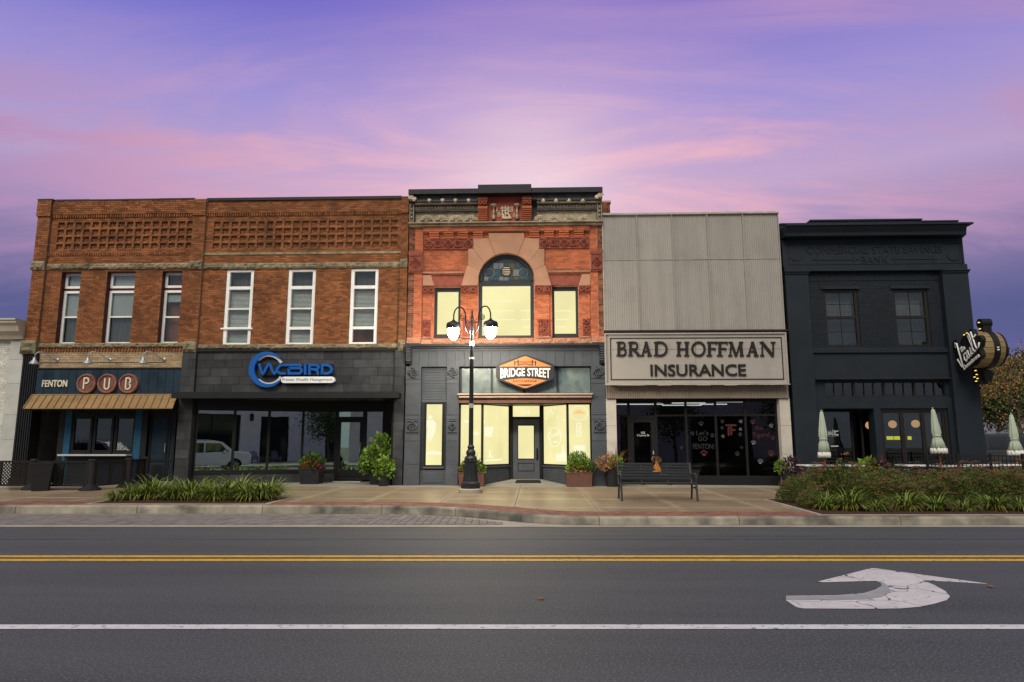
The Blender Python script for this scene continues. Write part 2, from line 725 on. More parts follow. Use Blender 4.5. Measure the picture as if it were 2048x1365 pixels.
M['grey_paint'] = mat('grey_road_paint', (0.28, 0.29, 0.29), 0.65, 0.1, 4, 0.3, 150)


def slab_mat():
    m = mat('tan_slab', (0.262, 0.20, 0.128), 0.32, 0.16, 0.8, 0.10, 90, spec=0.5, objrnd=0.08)
    t = m.node_tree
    b = t.nodes['Principled BSDF']
    src = b.inputs['Base Color'].links[0].from_socket
    tcn = nn(t, 'ShaderNodeTexCoord')
    sp = nn(t, 'ShaderNodeSeparateXYZ')
    t.links.new(tcn.outputs['Generated'], sp.inputs[0])
    edges = []
    nz = nn(t, 'ShaderNodeTexNoise')
    nz.inputs['Scale'].default_value = 2.2
    nz.inputs['Detail'].default_value = 5
    g = nn(t, 'ShaderNodeNewGeometry')
    t.links.new(g.outputs['Position'], nz.inputs['Vector'])
    for k in (0, 1):
        a = nn(t, 'ShaderNodeMath', operation='SUBTRACT')
        t.links.new(sp.outputs[k], a.inputs[0])
        a.inputs[1].default_value = 0.5
        c = nn(t, 'ShaderNodeMath', operation='ABSOLUTE')
        t.links.new(a.outputs[0], c.inputs[0])
        edges.append(c.outputs[0])
    mxm = nn(t, 'ShaderNodeMath', operation='MAXIMUM')
    t.links.new(edges[0], mxm.inputs[0])
    t.links.new(edges[1], mxm.inputs[1])
    ad = nn(t, 'ShaderNodeMath', operation='MULTIPLY_ADD')
    t.links.new(nz.outputs['Fac'], ad.inputs[0])
    ad.inputs[1].default_value = 0.16
    t.links.new(mxm.outputs[0], ad.inputs[2])
    rp = ramp(t, [(0.50, (0, 0, 0)), (0.60, (1, 1, 1))])
    t.links.new(ad.outputs[0], rp.inputs[0])
    mx = nn(t, 'ShaderNodeMix', data_type='RGBA')
    sc = nn(t, 'ShaderNodeMath', operation='MULTIPLY')
    t.links.new(rp.outputs[0], sc.inputs[0])
    sc.inputs[1].default_value = 0.75
    t.links.new(sc.outputs[0], mx.inputs[0])
    t.links.new(src, mx.inputs[6])
    mx.inputs[7].default_value = (0.40, 0.335, 0.24, 1)
    t.links.new(mx.outputs[2], b.inputs['Base Color'])
    return m


M['slab'] = slab_mat()


def cracked_paint():
    m = mat('cracked_white_paint', (0.52, 0.50, 0.49), 0.6, 0.1, 3, 0.2, 120, tint=((0.17, 0.17, 0.17), 13, 0.60, 0.72))
    t = m.node_tree
    b = t.nodes['Principled BSDF']
    src = b.inputs['Base Color'].links[0].from_socket
    g = nn(t, 'ShaderNodeNewGeometry')
    nz = nn(t, 'ShaderNodeTexNoise')
    nz.inputs['Scale'].default_value = 2.5
    t.links.new(g.outputs['Position'], nz.inputs['Vector'])
    ad = nn(t, 'ShaderNodeVectorMath', operation='MULTIPLY_ADD')
    t.links.new(nz.outputs['Color'], ad.inputs[0])
    ad.inputs[1].default_value = (0.5, 0.5, 0.0)
    t.links.new(g.outputs['Position'], ad.inputs[2])
    vo = nn(t, 'ShaderNodeTexVoronoi', feature='DISTANCE_TO_EDGE')
    vo.inputs['Scale'].default_value = 1.5
    t.links.new(ad.outputs[0], vo.inputs['Vector'])
    rp = ramp(t, [(0.006, (1, 1, 1)), (0.014, (0, 0, 0))])
    t.links.new(vo.outputs['Distance'], rp.inputs[0])
    mx = nn(t, 'ShaderNodeMix', data_type='RGBA')
    t.links.new(rp.outputs[0], mx.inputs[0])
    t.links.new(src, mx.inputs[6])
    mx.inputs[7].default_value = (0.05, 0.05, 0.05, 1)
    t.links.new(mx.outputs[2], b.inputs['Base Color'])
    return m


M['cracked'] = cracked_paint()

# ================================================================== ground, road
N2 = Vector((-math.sin(YAW), math.cos(YAW)))
C2 = Vector((CAM.x, CAM.y))
R2 = Vector((RT.x, RT.y))


def UV(u, v):
    p = C2 + R2 * u + N2 * v
    return p.x, p.y


def vrow(py, z=0.0):
    return (Vector(G(1024, py, z)) - C2).dot(N2)


def sheet(name, u0, u1, v0, v1, z, m, parent=None, kind='structure', th=0.0):
    mb = MB()
    q = [UV(u0, v0), UV(u1, v0), UV(u1, v1), UV(u0, v1)]
    if th:
        mb.flat(q, z - th, z)
    else:
        mb.add([(x, y, z) for x, y in q], [(0, 1, 2, 3)])
    return mb.build(name, m, parent, kind=kind)


MB().add([(-400, -400, -0.05), (400, -400, -0.05), (400, 500, -0.05), (-400, 500, -0.05)], [(0, 1, 2, 3)]).build('ground', M['ground'], kind='structure')
VA = vrow(1055)
road = sheet('road', -70, 70, -1.5, VA + 0.25, 0.0, M['asphalt'])
# lane paint: parts of the road
for name, a, b, m in (('yellow_line', 1112.0, 1115.6, 'yellow'), ('yellow_line', 1119.0, 1123.2, 'yellow'), ('white_line', 1250.5, 1259.5, 'white_paint')):
    sheet(name, -69, 69, vrow(b), vrow(a), 0.005, M[m], road, kind=None)
ar = [(270, 345), (650, 341), (850, 325), (940, 298), (985, 268), (975, 247), (940, 231), (490, 243), (905, 138), (945, 140), (1770, 253),
      (1285, 226), (1380, 265), (1460, 310), (1495, 350), (1470, 376), (1380, 402), (1270, 425), (1120, 437), (900, 440), (400, 437), (350, 430), (270, 378)]


def cpx(p):
    return 1500 + p[0] / 3.737, 1100 + p[1] / 3.737


q = [G(*cpx(p), 0.006) for p in ar]
MB().flat(q, 0.0045, 0.0075).build('turn_arrow', M['cracked'], road)
ai = [(268, 347), (650, 343), (850, 327), (940, 300), (987, 268), (977, 247), (960, 236)]
ao = [(272, 374), (650, 374), (860, 371), (985, 350), (1050, 310), (1032, 270), (985, 236)]
mb = MB()
v = [(*G(*cpx(p), 0.009), 0.0105) for p in ai] + [(*G(*cpx(p), 0.009), 0.0105) for p in ao]
n = len(ai)
mb.add(v, [(i, i + 1, n + i + 1, n + i) for i in range(n - 1)])
mb.build('arrow_patch', M['grey_paint'], road)

# long construction seams and a wandering crack in the asphalt
M['seam'] = mat('asphalt_seam', (0.028, 0.029, 0.029), 0.85, 0.2, 3)
rs_ = random.Random(2)
for py_, u0, u1, wd, am in ((1079, -22, 20, .035, .02), (1073, 0.5, 5.5, .022, .03)):
    v0 = vrow(py_)
    k = int((u1 - u0) / .22)
    w_, mb, off = [], MB(), 0
    for i in range(k + 1):
        off = off * .9 + rs_.uniform(-am, am) * .6
        hw = wd / 2 * rs_.uniform(.3, 1.2)
        u = u0 + (u1 - u0) * i / k
        w_ += [(*UV(u, v0 + off - hw), .0032), (*UV(u, v0 + off + hw), .0032)]
    mb.add(w_, [(2 * i, 2 * i + 1, 2 * i + 3, 2 * i + 2) for i in range(k)]).build('road_crack', M['seam'], road)

# ---- kerb line: top front edge
kp = [(0, 1013.5), (300, 1013.5), (600, 1014), (760, 1014.5), (850, 1016), (911, 1018.5), (975, 1023), (1042, 1029), (1100, 1032.3), (1150, 1033.8), (1198, 1034.2), (1478, 1034.2), (2048, 1034.2)]
path = [Vector(G(a, b, 0.168)) for a, b in kp]
path = [path[0] + (path[0] - path[1]).normalized() * 40] + path + [path[-1] + (path[-1] - path[-2]).normalized() * 40]


def curbY(x):
    for a, b in zip(path, path[1:]):
        if a.x <= x <= b.x:
            return a.y + (b.y - a.y) * (x - a.x) / (b.x - a.x)
    return path[0].y if x < path[0].x else path[-1].y


def nrm(x):                         # towards the buildings
    d = Vector((0.3, curbY(x + .15) - curbY(x - .15))).normalized()
    return Vector((-d.y, d.x))


def cpt(x, off):
    p = Vector((x, curbY(x))) + nrm(x) * off
    return p.x, p.y


# gutter pan
mb = MB()
xs = [-45 + i * 0.5 for i in range(181)]
a = [cpt(x, 0.03) for x in xs]
vv = []
for x, y in a:
    u = (Vector((x, y)) - C2).dot(R2)
    vv.append((x, y, 0.006))
    vv.append((*UV(u, VA), 0.006))
mb.add(vv, [(2 * i, 2 * i + 1, 2 * i + 3, 2 * i + 2) for i in range(len(xs) - 1)])
gutter = mb.build('gutter', M['concrete'], kind='structure')
# kerb stones
joints = [-44, -36, -30, -24.5, -19]
joints += [G(px, 1014 if px < 800 else py, 0.168)[0] for px, py in ((27, 1014), (271, 1014), (524, 1014), (765, 1015), (911, 1018), (1042, 1029), (1198, 1034), (1478, 1034), (1800, 1034))]
joints += [joints[-1] + 3.2 * i for i in range(1, 9)]
joints = sorted(joints)
kerb = MB().add([(-44, -6, -.04), (-43, -6, -.04), (-43, -5, -.04)], [(0, 1, 2)]).build('curb', M['joint'], kind='structure')
for ja, jb in zip(joints, joints[1:]):
    mb = MB()
    n = max(2, int((jb - ja) / 0.4))
    prof = [(0.012, -0.03), (0.0, 0.02), (0.006, -0.04 + 1), (0.022, -0.012 + 1), (0.05, 0.001 + 1), (0.165, 0.004 + 1), (0.165, -0.05)]
    v = []
    for i in range(n + 1):
        x = ja + 0.007 + (jb - ja - 0.014) * i / n
        for o, h in prof:
            px_, py_ = cpt(x, o)
            v.append((px_, py_, h if h < 0.5 else zs(curbY(x)) + 0.004 + h - 1))
    k = len(prof)
    f = [(i * k + q_, i * k + q_ + 1, (i + 1) * k + q_ + 1, (i + 1) * k + q_) for i in range(n) for q_ in range(k - 1)]
    f += [tuple(range(k)), tuple(range(n * k + k - 1, n * k - 1, -1))]
    mb.add(v, f).build('curb_stone', M['curb'], kerb)

# ---- pavement
mb = MB()
vv = []
for x in xs:
    vv.append((*cpt(x, 0.1), zs(curbY(x)) - 0.035))
    vv.append((x, 3.0, zs(3.0) - 0.06))
mb.add(vv, [(2 * i, 2 * i + 1, 2 * i + 3, 2 * i + 2) for i in range(len(xs) - 1)])
pave = mb.build('sidewalk', M['joint'], kind='structure')
rows = [-0.72, -2.72, -4.82, -6.95, -9.2]
colx = [-0.50 + 1.87 * i for i in range(-14, 14)]
for ci in range(len(colx) - 1):
    for ri in range(4):
        x0, x1 = colx[ci] + .006, colx[ci + 1] - .006
        yt = rows[ri] - .006
        b0, b1 = max(rows[ri + 1] + .006, curbY(x0) + .5), max(rows[ri + 1] + .006, curbY(x1) + .5)
        if yt - b0 < .05 or yt - b1 < .05:
            continue
        h = random.uniform(-.002, .002)
        q = [(x0, b0), (x1, b1), (x1, yt), (x0, yt)]
        mb = MB().add([(x, y, zs(y) - .05) for x, y in q] + [(x, y, zs(y) + h) for x, y in q],
                      [(0, 1, 2, 3), (4, 5, 6, 7), (0, 1, 5, 4), (1, 2, 6, 5), (2, 3, 7, 6), (3, 0, 4, 7)])
        mb.build('paving_slab', M['slab'], pave, bevel=0.004)
# lighter concrete apron along the facades, in bays
for ci in range(0, len(colx) - 1):
    x0, x1 = colx[ci] + .006, colx[ci + 1] - .006
    q = [(x0, -0.71), (x1, -0.71), (x1, 2.9), (x0, 2.9)]
    MB().add([(x, y, zs(y) - .05) for x, y in q] + [(x, y, zs(y) + .001) for x, y in q],
             [(0, 1, 2, 3), (4, 5, 6, 7), (0, 1, 5, 4), (1, 2, 6, 5), (2, 3, 7, 6), (3, 0, 4, 7)]).build('apron_slab', M['apron'], pave)
# red brick border behind the kerb
mb = MB()
W = 0.82
nr = 8
x = -24.0
k = 0
while x < 24:
    for r in range(nr):
        xo = x + (0.11 if r % 2 else 0)
        o0, o1 = 0.172 + r * W / nr, 0.172 + (r + 1) * W / nr - .009
        hz = random.uniform(.004, .009)
        q = [cpt(xo, o0), cpt(xo + .208, o0), cpt(xo + .208, o1), cpt(xo, o1)]
        mb.add([(a_, b_, zs(b_) + hz) for a_, b_ in q] + [(a_, b_, zs(b_) - .02) for a_, b_ in q], [(0, 1, 2, 3), (0, 4, 5, 1), (1, 5, 6, 2), (2, 6, 7, 3), (3, 7, 4, 0)])
    x += .218
mb.build('brick_border', M['redpave'], pave, kind='stuff')
mb = MB()
vv = []
for x in xs:
    if -24.2 < x < 24.2:
        for o in (0.16, 0.18 + W):
            p = cpt(x, o)
            vv.append((*p, zs(p[1]) + .002))
mb.add(vv, [(2 * i, 2 * i + 1, 2 * i + 3, 2 * i + 2) for i in range(len(vv) // 2 - 1)])
mb.build('border_bed', M['joint'], pave)

# ---- paved parking strip on the left
park = MB()
vp0, vp1 = vrow(1050.5), vrow(1030)
uE = [(-26, vp1), ((Vector(G(800, 1031)) - C2).dot(R2), vp1 - .05), ((Vector(G(900, 1035)) - C2).dot(R2), vrow(1035.5)), ((Vector(G(1008, 1047.5)) - C2).dot(R2), vrow(1047.5))]


def vtop(u):
    for (a, b), (c, d) in zip(uE, uE[1:]):
        if a <= u <= c:
            return b + (d - b) * (u - a) / (c - a)
    return -1


uEnd = uE[-1][0]
us = [-26 + i * .25 for i in range(int((uEnd + 26) / .25) + 1)]
vv = []
for u in us:
    vv += [(*UV(u, vp0), .010), (*UV(u, max(vp0 + .01, vtop(u))), .010)]
park.add(vv, [(2 * i, 2 * i + 2, 2 * i + 3, 2 * i + 1) for i in range(len(us) - 1)])
parking = park.build('parking_strip', M['joint'], kind='structure')
pl = []
PW, PL_ = 0.165, 0.245
u = -18.0
ci = 0
while u < uEnd - .1:
    vv0 = vp0 + (0 if ci % 2 else -PL_ / 2)
    while vv0 < vtop(u + PW / 2) - .04:
        a, b = max(vv0 + .006, vp0), min(vv0 + PL_ - .006, vtop(u + PW / 2))
        if b - a > .04:
            pl.append((u + .006, u + PW - .006, a, b))
        vv0 += PL_
    u += PW
    ci += 1
full = [p for p in pl if abs(p[3] - p[2] - (PL_ - .012)) < .002]
full.sort(key=lambda p: abs(p[0] + 3) + (p[2] - vp0) * 2.0)
chosen = set(full[:290])
pm_ = MB().flat([(-PW / 2 + .006, -PL_ / 2 + .006), (PW / 2 - .006, -PL_ / 2 + .006), (PW / 2 - .006, PL_ / 2 - .006), (-PW / 2 + .006, PL_ / 2 - .006)], -.008, .010).mesh('paver', M['paver'])
rest = MB()
for p in pl:
    if p in chosen:
        c = UV((p[0] + p[1]) / 2, (p[2] + p[3]) / 2)
        o = link('paver', pm_, parking, (c[0], c[1], .012 + random.uniform(-.003, .002)))
        o.rotation_euler = (random.uniform(-.006, .006), random.uniform(-.006, .006), YAW)
    else:
        rest.flat([UV(p[0], p[2]), UV(p[1], p[2]), UV(p[1], p[3]), UV(p[0], p[3])], .008, .021 + random.uniform(-.003, .002))
rest.build('far_pavers', M['paver'], parking, kind='stuff')
# far-side pavement behind the photographer (seen in the shop windows)
sheet('opposite_sidewalk', -70, 70, -13.0, -1.5, 0.14, M['concrete'], th=0.3)
# side street and patio to the right of the bank
MB().add([(14.9, 0.2, .262), (70, 0.2, .262), (70, 60, .262), (14.9, 60, .262)], [(0, 1, 2, 3)]).build('side_yard', M['apron'], kind='structure')
MB().add([(22, curbY(22) + 1.0, .20), (70, curbY(40) + 1.0, .20), (70, 0.3, .26), (22, 0.3, .26)], [(0, 1, 2, 3)]).build('side_pavement', M['apron'], kind='structure')
# ================================================================== building materials
M['brick'] = mat('orange_brown_brick', (0.222, 0.081, 0.031), 0.85, 0.2, 1.2, 0.25, 90, island=0.38, stain=0.5)
M['brick_plain'] = mat('plain_brick', (0.24, 0.09, 0.045), 0.9, 0.25, 2, 0.3, 40)
M['mortar'] = mat('mortar', (0.20, 0.115, 0.07), 0.95, 0.2, 3, stain=0.3)
M['tanbrick'] = mat('tan_brick', (0.36, 0.26, 0.16), 0.85, 0.2, 1.5, 0.25, 90, island=0.22, stain=0.45)
M['tanmortar'] = mat('tan_mortar', (0.25, 0.20, 0.14), 0.95, 0.2, 3)
M['rockstone'] = mat('rock_faced_stone', (0.22, 0.185, 0.12), 0.9, 0.35, 5, 0.5, 30, objrnd=0.2, stain=0.5)
M['coping'] = mat('dark_coping', (0.035, 0.03, 0.028), 0.7, 0.2, 3)
M['metal_dark'] = mat('dark_metal', (0.020, 0.021, 0.024), 0.45, 0.1, 3, metal=0.4)
M['black'] = mat('black_paint', (0.006, 0.006, 0.007), 0.5, 0.15, 4)
M['black_matte'] = mat('black_interior', (0.006, 0.006, 0.006), 0.95, 0.1, 4)
M['pilaster_black'] = mat('black_painted_wood', (0.009, 0.0095, 0.012), 0.55, 0.15, 4, 0.1, 30)
M['navy'] = mat('navy_board', (0.007, 0.024, 0.045), 0.6, 0.2, 4, 0.1, 30, objrnd=0.15)
M['blue'] = mat('blue_paint', (0.012, 0.075, 0.15), 0.55, 0.12, 4)
M['gold_awning'] = mat('copper_gold_metal', (0.36, 0.235, 0.115), 0.42, 0.1, 2, metal=0.35, objrnd=0.06, stain=0.15)
M['winwhite'] = mat('white_window_frame', (0.80, 0.80, 0.80), 0.5, 0.06, 3, stain=0.12)
M['redwood'] = mat('dark_red_reveal', (0.055, 0.012, 0.010), 0.7, 0.2, 4)
M['shade'] = mat('grey_roller_shade', (0.44, 0.47, 0.48), 0.8, 0.06, 2)
M['blind'] = mat('pale_blind', (0.78, 0.82, 0.78), 0.6, 0.06, 3)
M['curtain'] = mat('grey_curtain', (0.11, 0.115, 0.12), 0.9, 0.3, 2, stretch=(9, 1, .4))
M['glass'] = glass('window_glass', 0.045, (0.88, 0.90, 0.90))
M['glass_dark'] = glass('shop_glass', 0.05, (0.6, 0.62, 0.62))
M['glass_mirror'] = glass('reflective_shop_glass', 0.46, (0.45, 0.48, 0.48), gcol=(0.76, 1.0, 0.80))
M['slate'] = mat('slate_tile', (0.032, 0.034, 0.039), 0.6, 0.3, 3.4, 0.3, 40, objrnd=0.34)
M['grout'] = mat('dark_grout', (0.02, 0.02, 0.022), 0.9)
M['galv'] = mat('galvanised_metal', (0.34, 0.36, 0.38), 0.45, 0.12, 5, metal=0.5)
M['cream'] = mat('cream_letter', (0.62, 0.57, 0.46), 0.5, 0.05)
M['copperdisc'] = mat('copper_disc', (0.20, 0.085, 0.065), 0.45, 0.3, 9, 0.2, 30, metal=0.35)
M['copperrim'] = mat('copper_rim', (0.34, 0.16, 0.12), 0.38, 0.15, 5, metal=0.5)
M['counter'] = mat('pale_counter', (0.42, 0.42, 0.42), 0.4, 0.05)
M['step'] = mat('stone_step', (0.20, 0.19, 0.175), 0.85, 0.2, 4, 0.3, 50, stain=0.4)
M['signblue'] = mat('blue_sign_face', (0.004, 0.085, 0.36), 0.35, 0.05, coat=0.2)
M['signsilver'] = mat('silver_sign_face', (0.52, 0.53, 0.56), 0.35, 0.05, metal=0.2)
M['signwhite'] = mat('white_sign_face', (0.75, 0.76, 0.78), 0.4, 0.03)
M['signgrey'] = mat('grey_print', (0.12, 0.13, 0.15), 0.5, 0.03)


def window(root, x0, x1, z0, z1, y, m, t=0.06, bars=(), dep=0.07, gm=None, name='window', gl=None, fill=None, tb=None, tt=None):
    """frame = part, panes = sub-parts; bars = [(z centre, thickness)]"""
    mb = frame(MB(), x0, x1, z0, z1, y, y + dep, t, tb, tt)
    for zc_, th in bars:
        mb.box(x0 + t, x1 - t, y + .006, y + dep - .004, zc_ - th / 2, zc_ + th / 2)
    o = mb.build(name, m, root)
    lv = [z0 + (t if tb is None else tb)]
    for zc_, th in sorted(bars):
        lv += [zc_ - th / 2, zc_ + th / 2]
    lv.append(z1 - (t if tt is None else tt))
    for i in range(0, len(lv), 2):
        MB().box(x0 + t - .005, x1 - t + .005, y + dep * .5, y + dep * .5 + .008, lv[i] - .005, lv[i + 1] + .005).build('pane', gl or M['glass'], o)
    return o


def backing(root, x0, x1, z0, z1, y, m, name='window_backing'):
    return MB().box(x0, x1, y, y + .03, z0, z1).build(name, m, root)


def belt(root, xs_, y, z0, z1, m, amp=.03, dep=.25):
    for a_, b_ in zip(xs_, xs_[1:]):
        rough_block(a_ + .004, b_ - .004, y, y + dep, z0, z1, amp).build('stone_block', m, root)


def dentils(x0, x1, z0, z1, y, pitch, fill=.6, dep=.05):
    mb = MB()
    n = int((x1 - x0) / pitch)
    for i in range(n):
        a_ = x0 + (x1 - x0) * i / n
        mb.box(a_, a_ + (x1 - x0) / n * fill, y, y + dep, z0, z1)
    return mb


def frieze(root, cols, rows_, y, bm):
    """square sunk coffers; returns hole rectangles. cols/rows_ = list of (a, b)"""
    holes = [(a, b, c, d) for a, b in cols for c, d in rows_]
    wv, hv = cols[0][1] - cols[0][0], rows_[0][1] - rows_[0][0]
    mb = MB()
    mb.box(-wv / 2 - .01, wv / 2 + .01, .075, .13, -hv / 2 - .01, hv / 2 + .01)
    bricks(mb, -wv / 2, wv / 2, -hv / 2, hv / 2, .075, L=wv * .62, H=.05, header=0, jit=.004)
    me = mb.mesh('coffer', bm)
    for a, b, c, d in holes:
        link('coffer', me, root, ((a + b) / 2, y, (c + d) / 2))
    return holes


def spans(c0, c1, n, fill):
    p = (c1 - c0) / n
    return [(c0 + i * p, c0 + i * p + p * fill) for i in range(n)]


# ================================================================== pub building
xL, xR = X(62, 600), -12.12
zz = lambda py: Z(230, py)
pub = thing('pub_building', 'orange brick building over a navy pub front with gold metal awning', 'building', ((xL + xR) / 2, 0, zs(0)))
zTop, zDent, zBelt1, zBelt0, zSill1, zSill0 = zz(403), zz(434), zz(528), zz(539), zz(687), zz(696)
wins = []
for a, b in ((126, 164.5), (217, 273), (327, 367)):
    wins.append((X(a, 616, .22), X(b, 616, .22), zz(687), zz(543)))
pL1, pR0 = X(100, 480), X(388, 480)
cofc = spans(X(115, 470), X(388, 470) + .05, 16, .74)
cofr = [(zz(498), zz(488)), (zz(484), zz(473.5)), (zz(470), zz(459)), (zz(455), zz(444))]
holes = frieze(pub, cofc, cofr, 0, M['brick'])
mb = wallcells(MB(), xL, xR, zSill0 - .1, zTop - .05, 0, .14, wins + holes)
wallcells(mb, xL, xR, zSill0 - .1, zTop - .05, .1402, .45, wins)
mb.build('wall', M['mortar'], pub)
mb = bricks(MB(), pL1, pR0, zBelt1, zDent, 0, holes)
bricks(mb, pL1, pR0, zSill1, zBelt0, 0, wins)
bricks(mb, pL1 - .02, pR0 + .02, zDent + .08, zTop, -.06, jit=.012)
mb.build('brickwork', M['brick'], pub, kind='stuff')
mb = MB().box(pL1 - .02, pR0 + .02, -.06, 0, zDent + .07, zTop - .05)
mb.build('upper_band', M['mortar'], pub)
dentils(pL1, pR0, zDent - .03, zDent + .07, -.055, .085).build('dentil_course', M['brick'], pub, kind='stuff')
dentils(pL1, pR0, zz(511), zz(506), -.035, .085, .55).build('dentil_course', M['brick'], pub, kind='stuff')
# piers
for a, b, nm in ((xL, pL1, 'corner_pier'),):
    p = MB().box(a, b, -.10, -.0005, zSill1, zTop - .02).build(nm, M['mortar'], pub)
    mb = bricks(MB(), a, b, zSill1, zBelt0, -.10)
    bricks(mb, a, b, zBelt1, zDent, -.10)
    mb.build('pier_brickwork', M['brick'], p, kind='stuff')
    c = MB().box(a - .03, b + .03, -.15, -.1005, zDent, zTop + .02).build('pier_cap', M['mortar'], p)
    bricks(MB(), a - .03, b + .03, zDent, zTop + .02, -.15).build('cap_brickwork', M['brick'], p, kind='stuff')
mb = MB()
for a, b in spans(xL + .55, xR, 4, .995):
    mb.box(a, b, -.09, .5, zTop, zTop + .05 + random.uniform(-.01, .01))
mb.box(xL - .03, xL + .53, -.17, .5, zTop + .02, zTop + .06)
mb.build('coping', M['coping'], pub)
xsb = [pL1] + [pL1 + (pR0 - pL1) * t for t in (.11, .3, .44, .67, .82)] + [pR0 + .02]
belt(pub, xsb, -.07, zBelt0, zBelt1, M['rockstone'])
belt(pub, [xL - .05, pL1], -.18, zBelt0 - .03, zBelt1 + .08, M['rockstone'], .05)
belt(pub, [pL1] + [pL1 + (pR0 - pL1) * t for t in (.3, .62)] + [pR0], -.08, zSill0, zSill1, M['rockstone'], .03)
belt(pub, [xL - .08, pL1 + .02], -.22, zSill0 - .22, zSill1 + .10, M['rockstone'], .06)
# windows
for i, (a, b, c, d) in enumerate(wins):
    tz1, tz0 = zz(574.5), zz(579)
    MB().box(a, a + .004, .0, .22, c, d).build('window_reveal', M['redwood'], pub)
    MB().box(a, b, .0, .22, d - .02, d - .001).build('window_head', M['redwood'], pub)
    backing(pub, a - .05, b + .05, c - .05, d + .05, .75, M['black_matte'])
    window(pub, a + .006, b - .004, tz1, d - .022, .2, M['winwhite'], .085, name='transom_window')
    MB().box(a + .006, b - .004, .19, .28, tz0, tz1).build('mullion', M['redwood'], pub)
    w_ = window(pub, a + .006, b - .004, c, tz0, .2, M['winwhite'], .09, [(zz(632 if i < 2 else 633), .05)], tb=.07)
    if i < 2:
        MB().box(a + .08, b - .08, .30, .31, zz(632), zz(582)).build('roller_shade', M['shade'], w_)
        MB().box(a + .08, b - .08, .36, .38, c + .05, zz(632)).build('curtain', M['curtain'], w_)
        MB().box(a + .05, b - .05, .32, .335, tz1, d - .05).build('roller_shade', M['shade'], pub)
    else:
        MB().box(a + .09, b - .09, .30, .31, zz(602), zz(588)).build('roller_shade', M['shade'], w_)
        MB().box(a + .03, b - .03, .55, .56, c + .05, d - .1).build('curtain', M['curtain'], w_)
# tan brick band, orange dentils
zT0 = zz(738)
dentils(pL1, pR0 - .02, zz(703.5), zSill0, -.03, .105, .62, .12).build('dentil_course', M['brick'], pub, kind='stuff')
MB().box(pL1, xR, .02, .45, zT0 - .05, zz(695)).build('band_wall', M['tanmortar'], pub)
bricks(MB(), pL1, xR - .01, zT0, zz(703.5), .02).build('tan_brickwork', M['tanbrick'], pub, kind='stuff')
# fluted black pilaster at the left
mb = MB().box(xL, xL + .52, -.08, .4, zs(0) - .05, zSill0 - .2)
for i in range(6):
    a = xL + .045 + i * .078
    mb.box(a, a + .04, -.115, -.0801, zs(0) + .25, zSill0 - .3)
mb.box(xL - .02, xL + .54, -.13, -.08, zs(0) - .05, zs(0) + .2)
mb.build('fluted_pilaster', M['pilaster_black'], pub)
# navy board fascia
fz0, fz1 = zz(791), zz(739)
n = 18
fx0, fx1 = xL + .53, xR
for i in range(n):
    a, b = fx0 + (fx1 - fx0) * i / n, fx0 + (fx1 - fx0) * (i + 1) / n
    MB().box(a + .006, b - .006, -.05, .02, fz0, fz1).build('fascia_board', M['navy'], pub)
MB().box(fx0, fx1, -.03, .4, fz0 - .03, fz1 - .005).build('fascia_backing', M['black'], pub)
MB().box(fx0, fx1, -.075, .02, fz1, fz1 + .05).build('fascia_trim', M['black'], pub)
# standing-seam awning
az0, az1 = zz(819), zz(791)
AW = -.85
awx0, awx1 = X(46, 818, AW), X(345, 818, AW)
zt, zb = az1, Z(200, 818, AW)
tx0, tx1 = X(64, 791, -.06), X(355, 791, -.06)
na = 20
awn = MB().add([(tx0 + .02, -.04, zt - .03), (tx1 - .02, -.04, zt - .03), (awx1 - .02, AW + .05, zb - .02), (awx0 + .02, AW + .05, zb - .02)], [(0, 1, 2, 3)])
awn.tube([(awx0 + .05, AW + .05, zb - .02), (awx1 - .05, AW + .05, zb - .02)], .022, 6)
for t in (.04, .35, .65, .96):
    awn.tube([(awx0 + (awx1 - awx0) * t, AW + .06, zb - .02), (awx0 + (awx1 - awx0) * t, -.02, zb - .12)], .016, 6)
awn = awn.build('awning', M['black'], pub)
for i in range(na):
    s0, s1 = i / na, (i + 1) / na
    def pt(s, t):
        return (tx0 + (tx1 - tx0) * s) * (1 - t) + (awx0 + (awx1 - awx0) * s) * t, -.05 * (1 - t) + AW * t, zt * (1 - t) + zb * t
    A, B, C_, D = pt(s0, 0), pt(s1, 0), pt(s1, 1), pt(s0, 1)
    mb = MB()
    up = lambda p, h: (p[0], p[1] - h * .4, p[2] + h)
    mb.add([A, B, C_, D, up(A, .012), up(B, .012), up(C_, .012), up(D, .012)], [(0, 3, 2, 1), (4, 5, 6, 7), (0, 1, 5, 4), (1, 2, 6, 5), (2, 3, 7, 6), (3, 0, 4, 7)])
    A2, D2 = up(A, .012), up(D, .012)
    wdt = .025
    mb.add([A2, (A2[0] + wdt, A2[1], A2[2]), (D2[0] + wdt, D2[1], D2[2]), D2, up(A2, .035), up((A2[0] + wdt, A2[1], A2[2]), .035), up((D2[0] + wdt, D2[1], D2[2]), .035), up(D2, .035)],
           [(0, 3, 2, 1), (4, 5, 6, 7), (0, 1, 5, 4), (1, 2, 6, 5), (2, 3, 7, 6), (3, 0, 4, 7)])
    mb.build('awning_panel', M['gold_awning'], awn)
MB().box(tx0 - .02, tx1 + .02, -.10, -.02, zt - .01, zt + .035).build('awning_flashing', M['gold_awning'], pub)
# shop front under the awning
zg = zs(0) - .04
zh = zz(822)
yb = .45
MB().box(fx0, fx1, yb + 2.2, yb + 2.25, zg, fz0).build('back_wall', M['black_matte'], pub)
MB().box(fx0, fx1, -.02, yb + 2.2, zh + .35, fz0 - .031).build('soffit', M['black'], pub)
MB().box(xR - .01, xR + .03, .0, yb + 2.2, zg, fz0).build('side_return', M['black'], pub)
bx = lambda px: X(px, 880, .25)
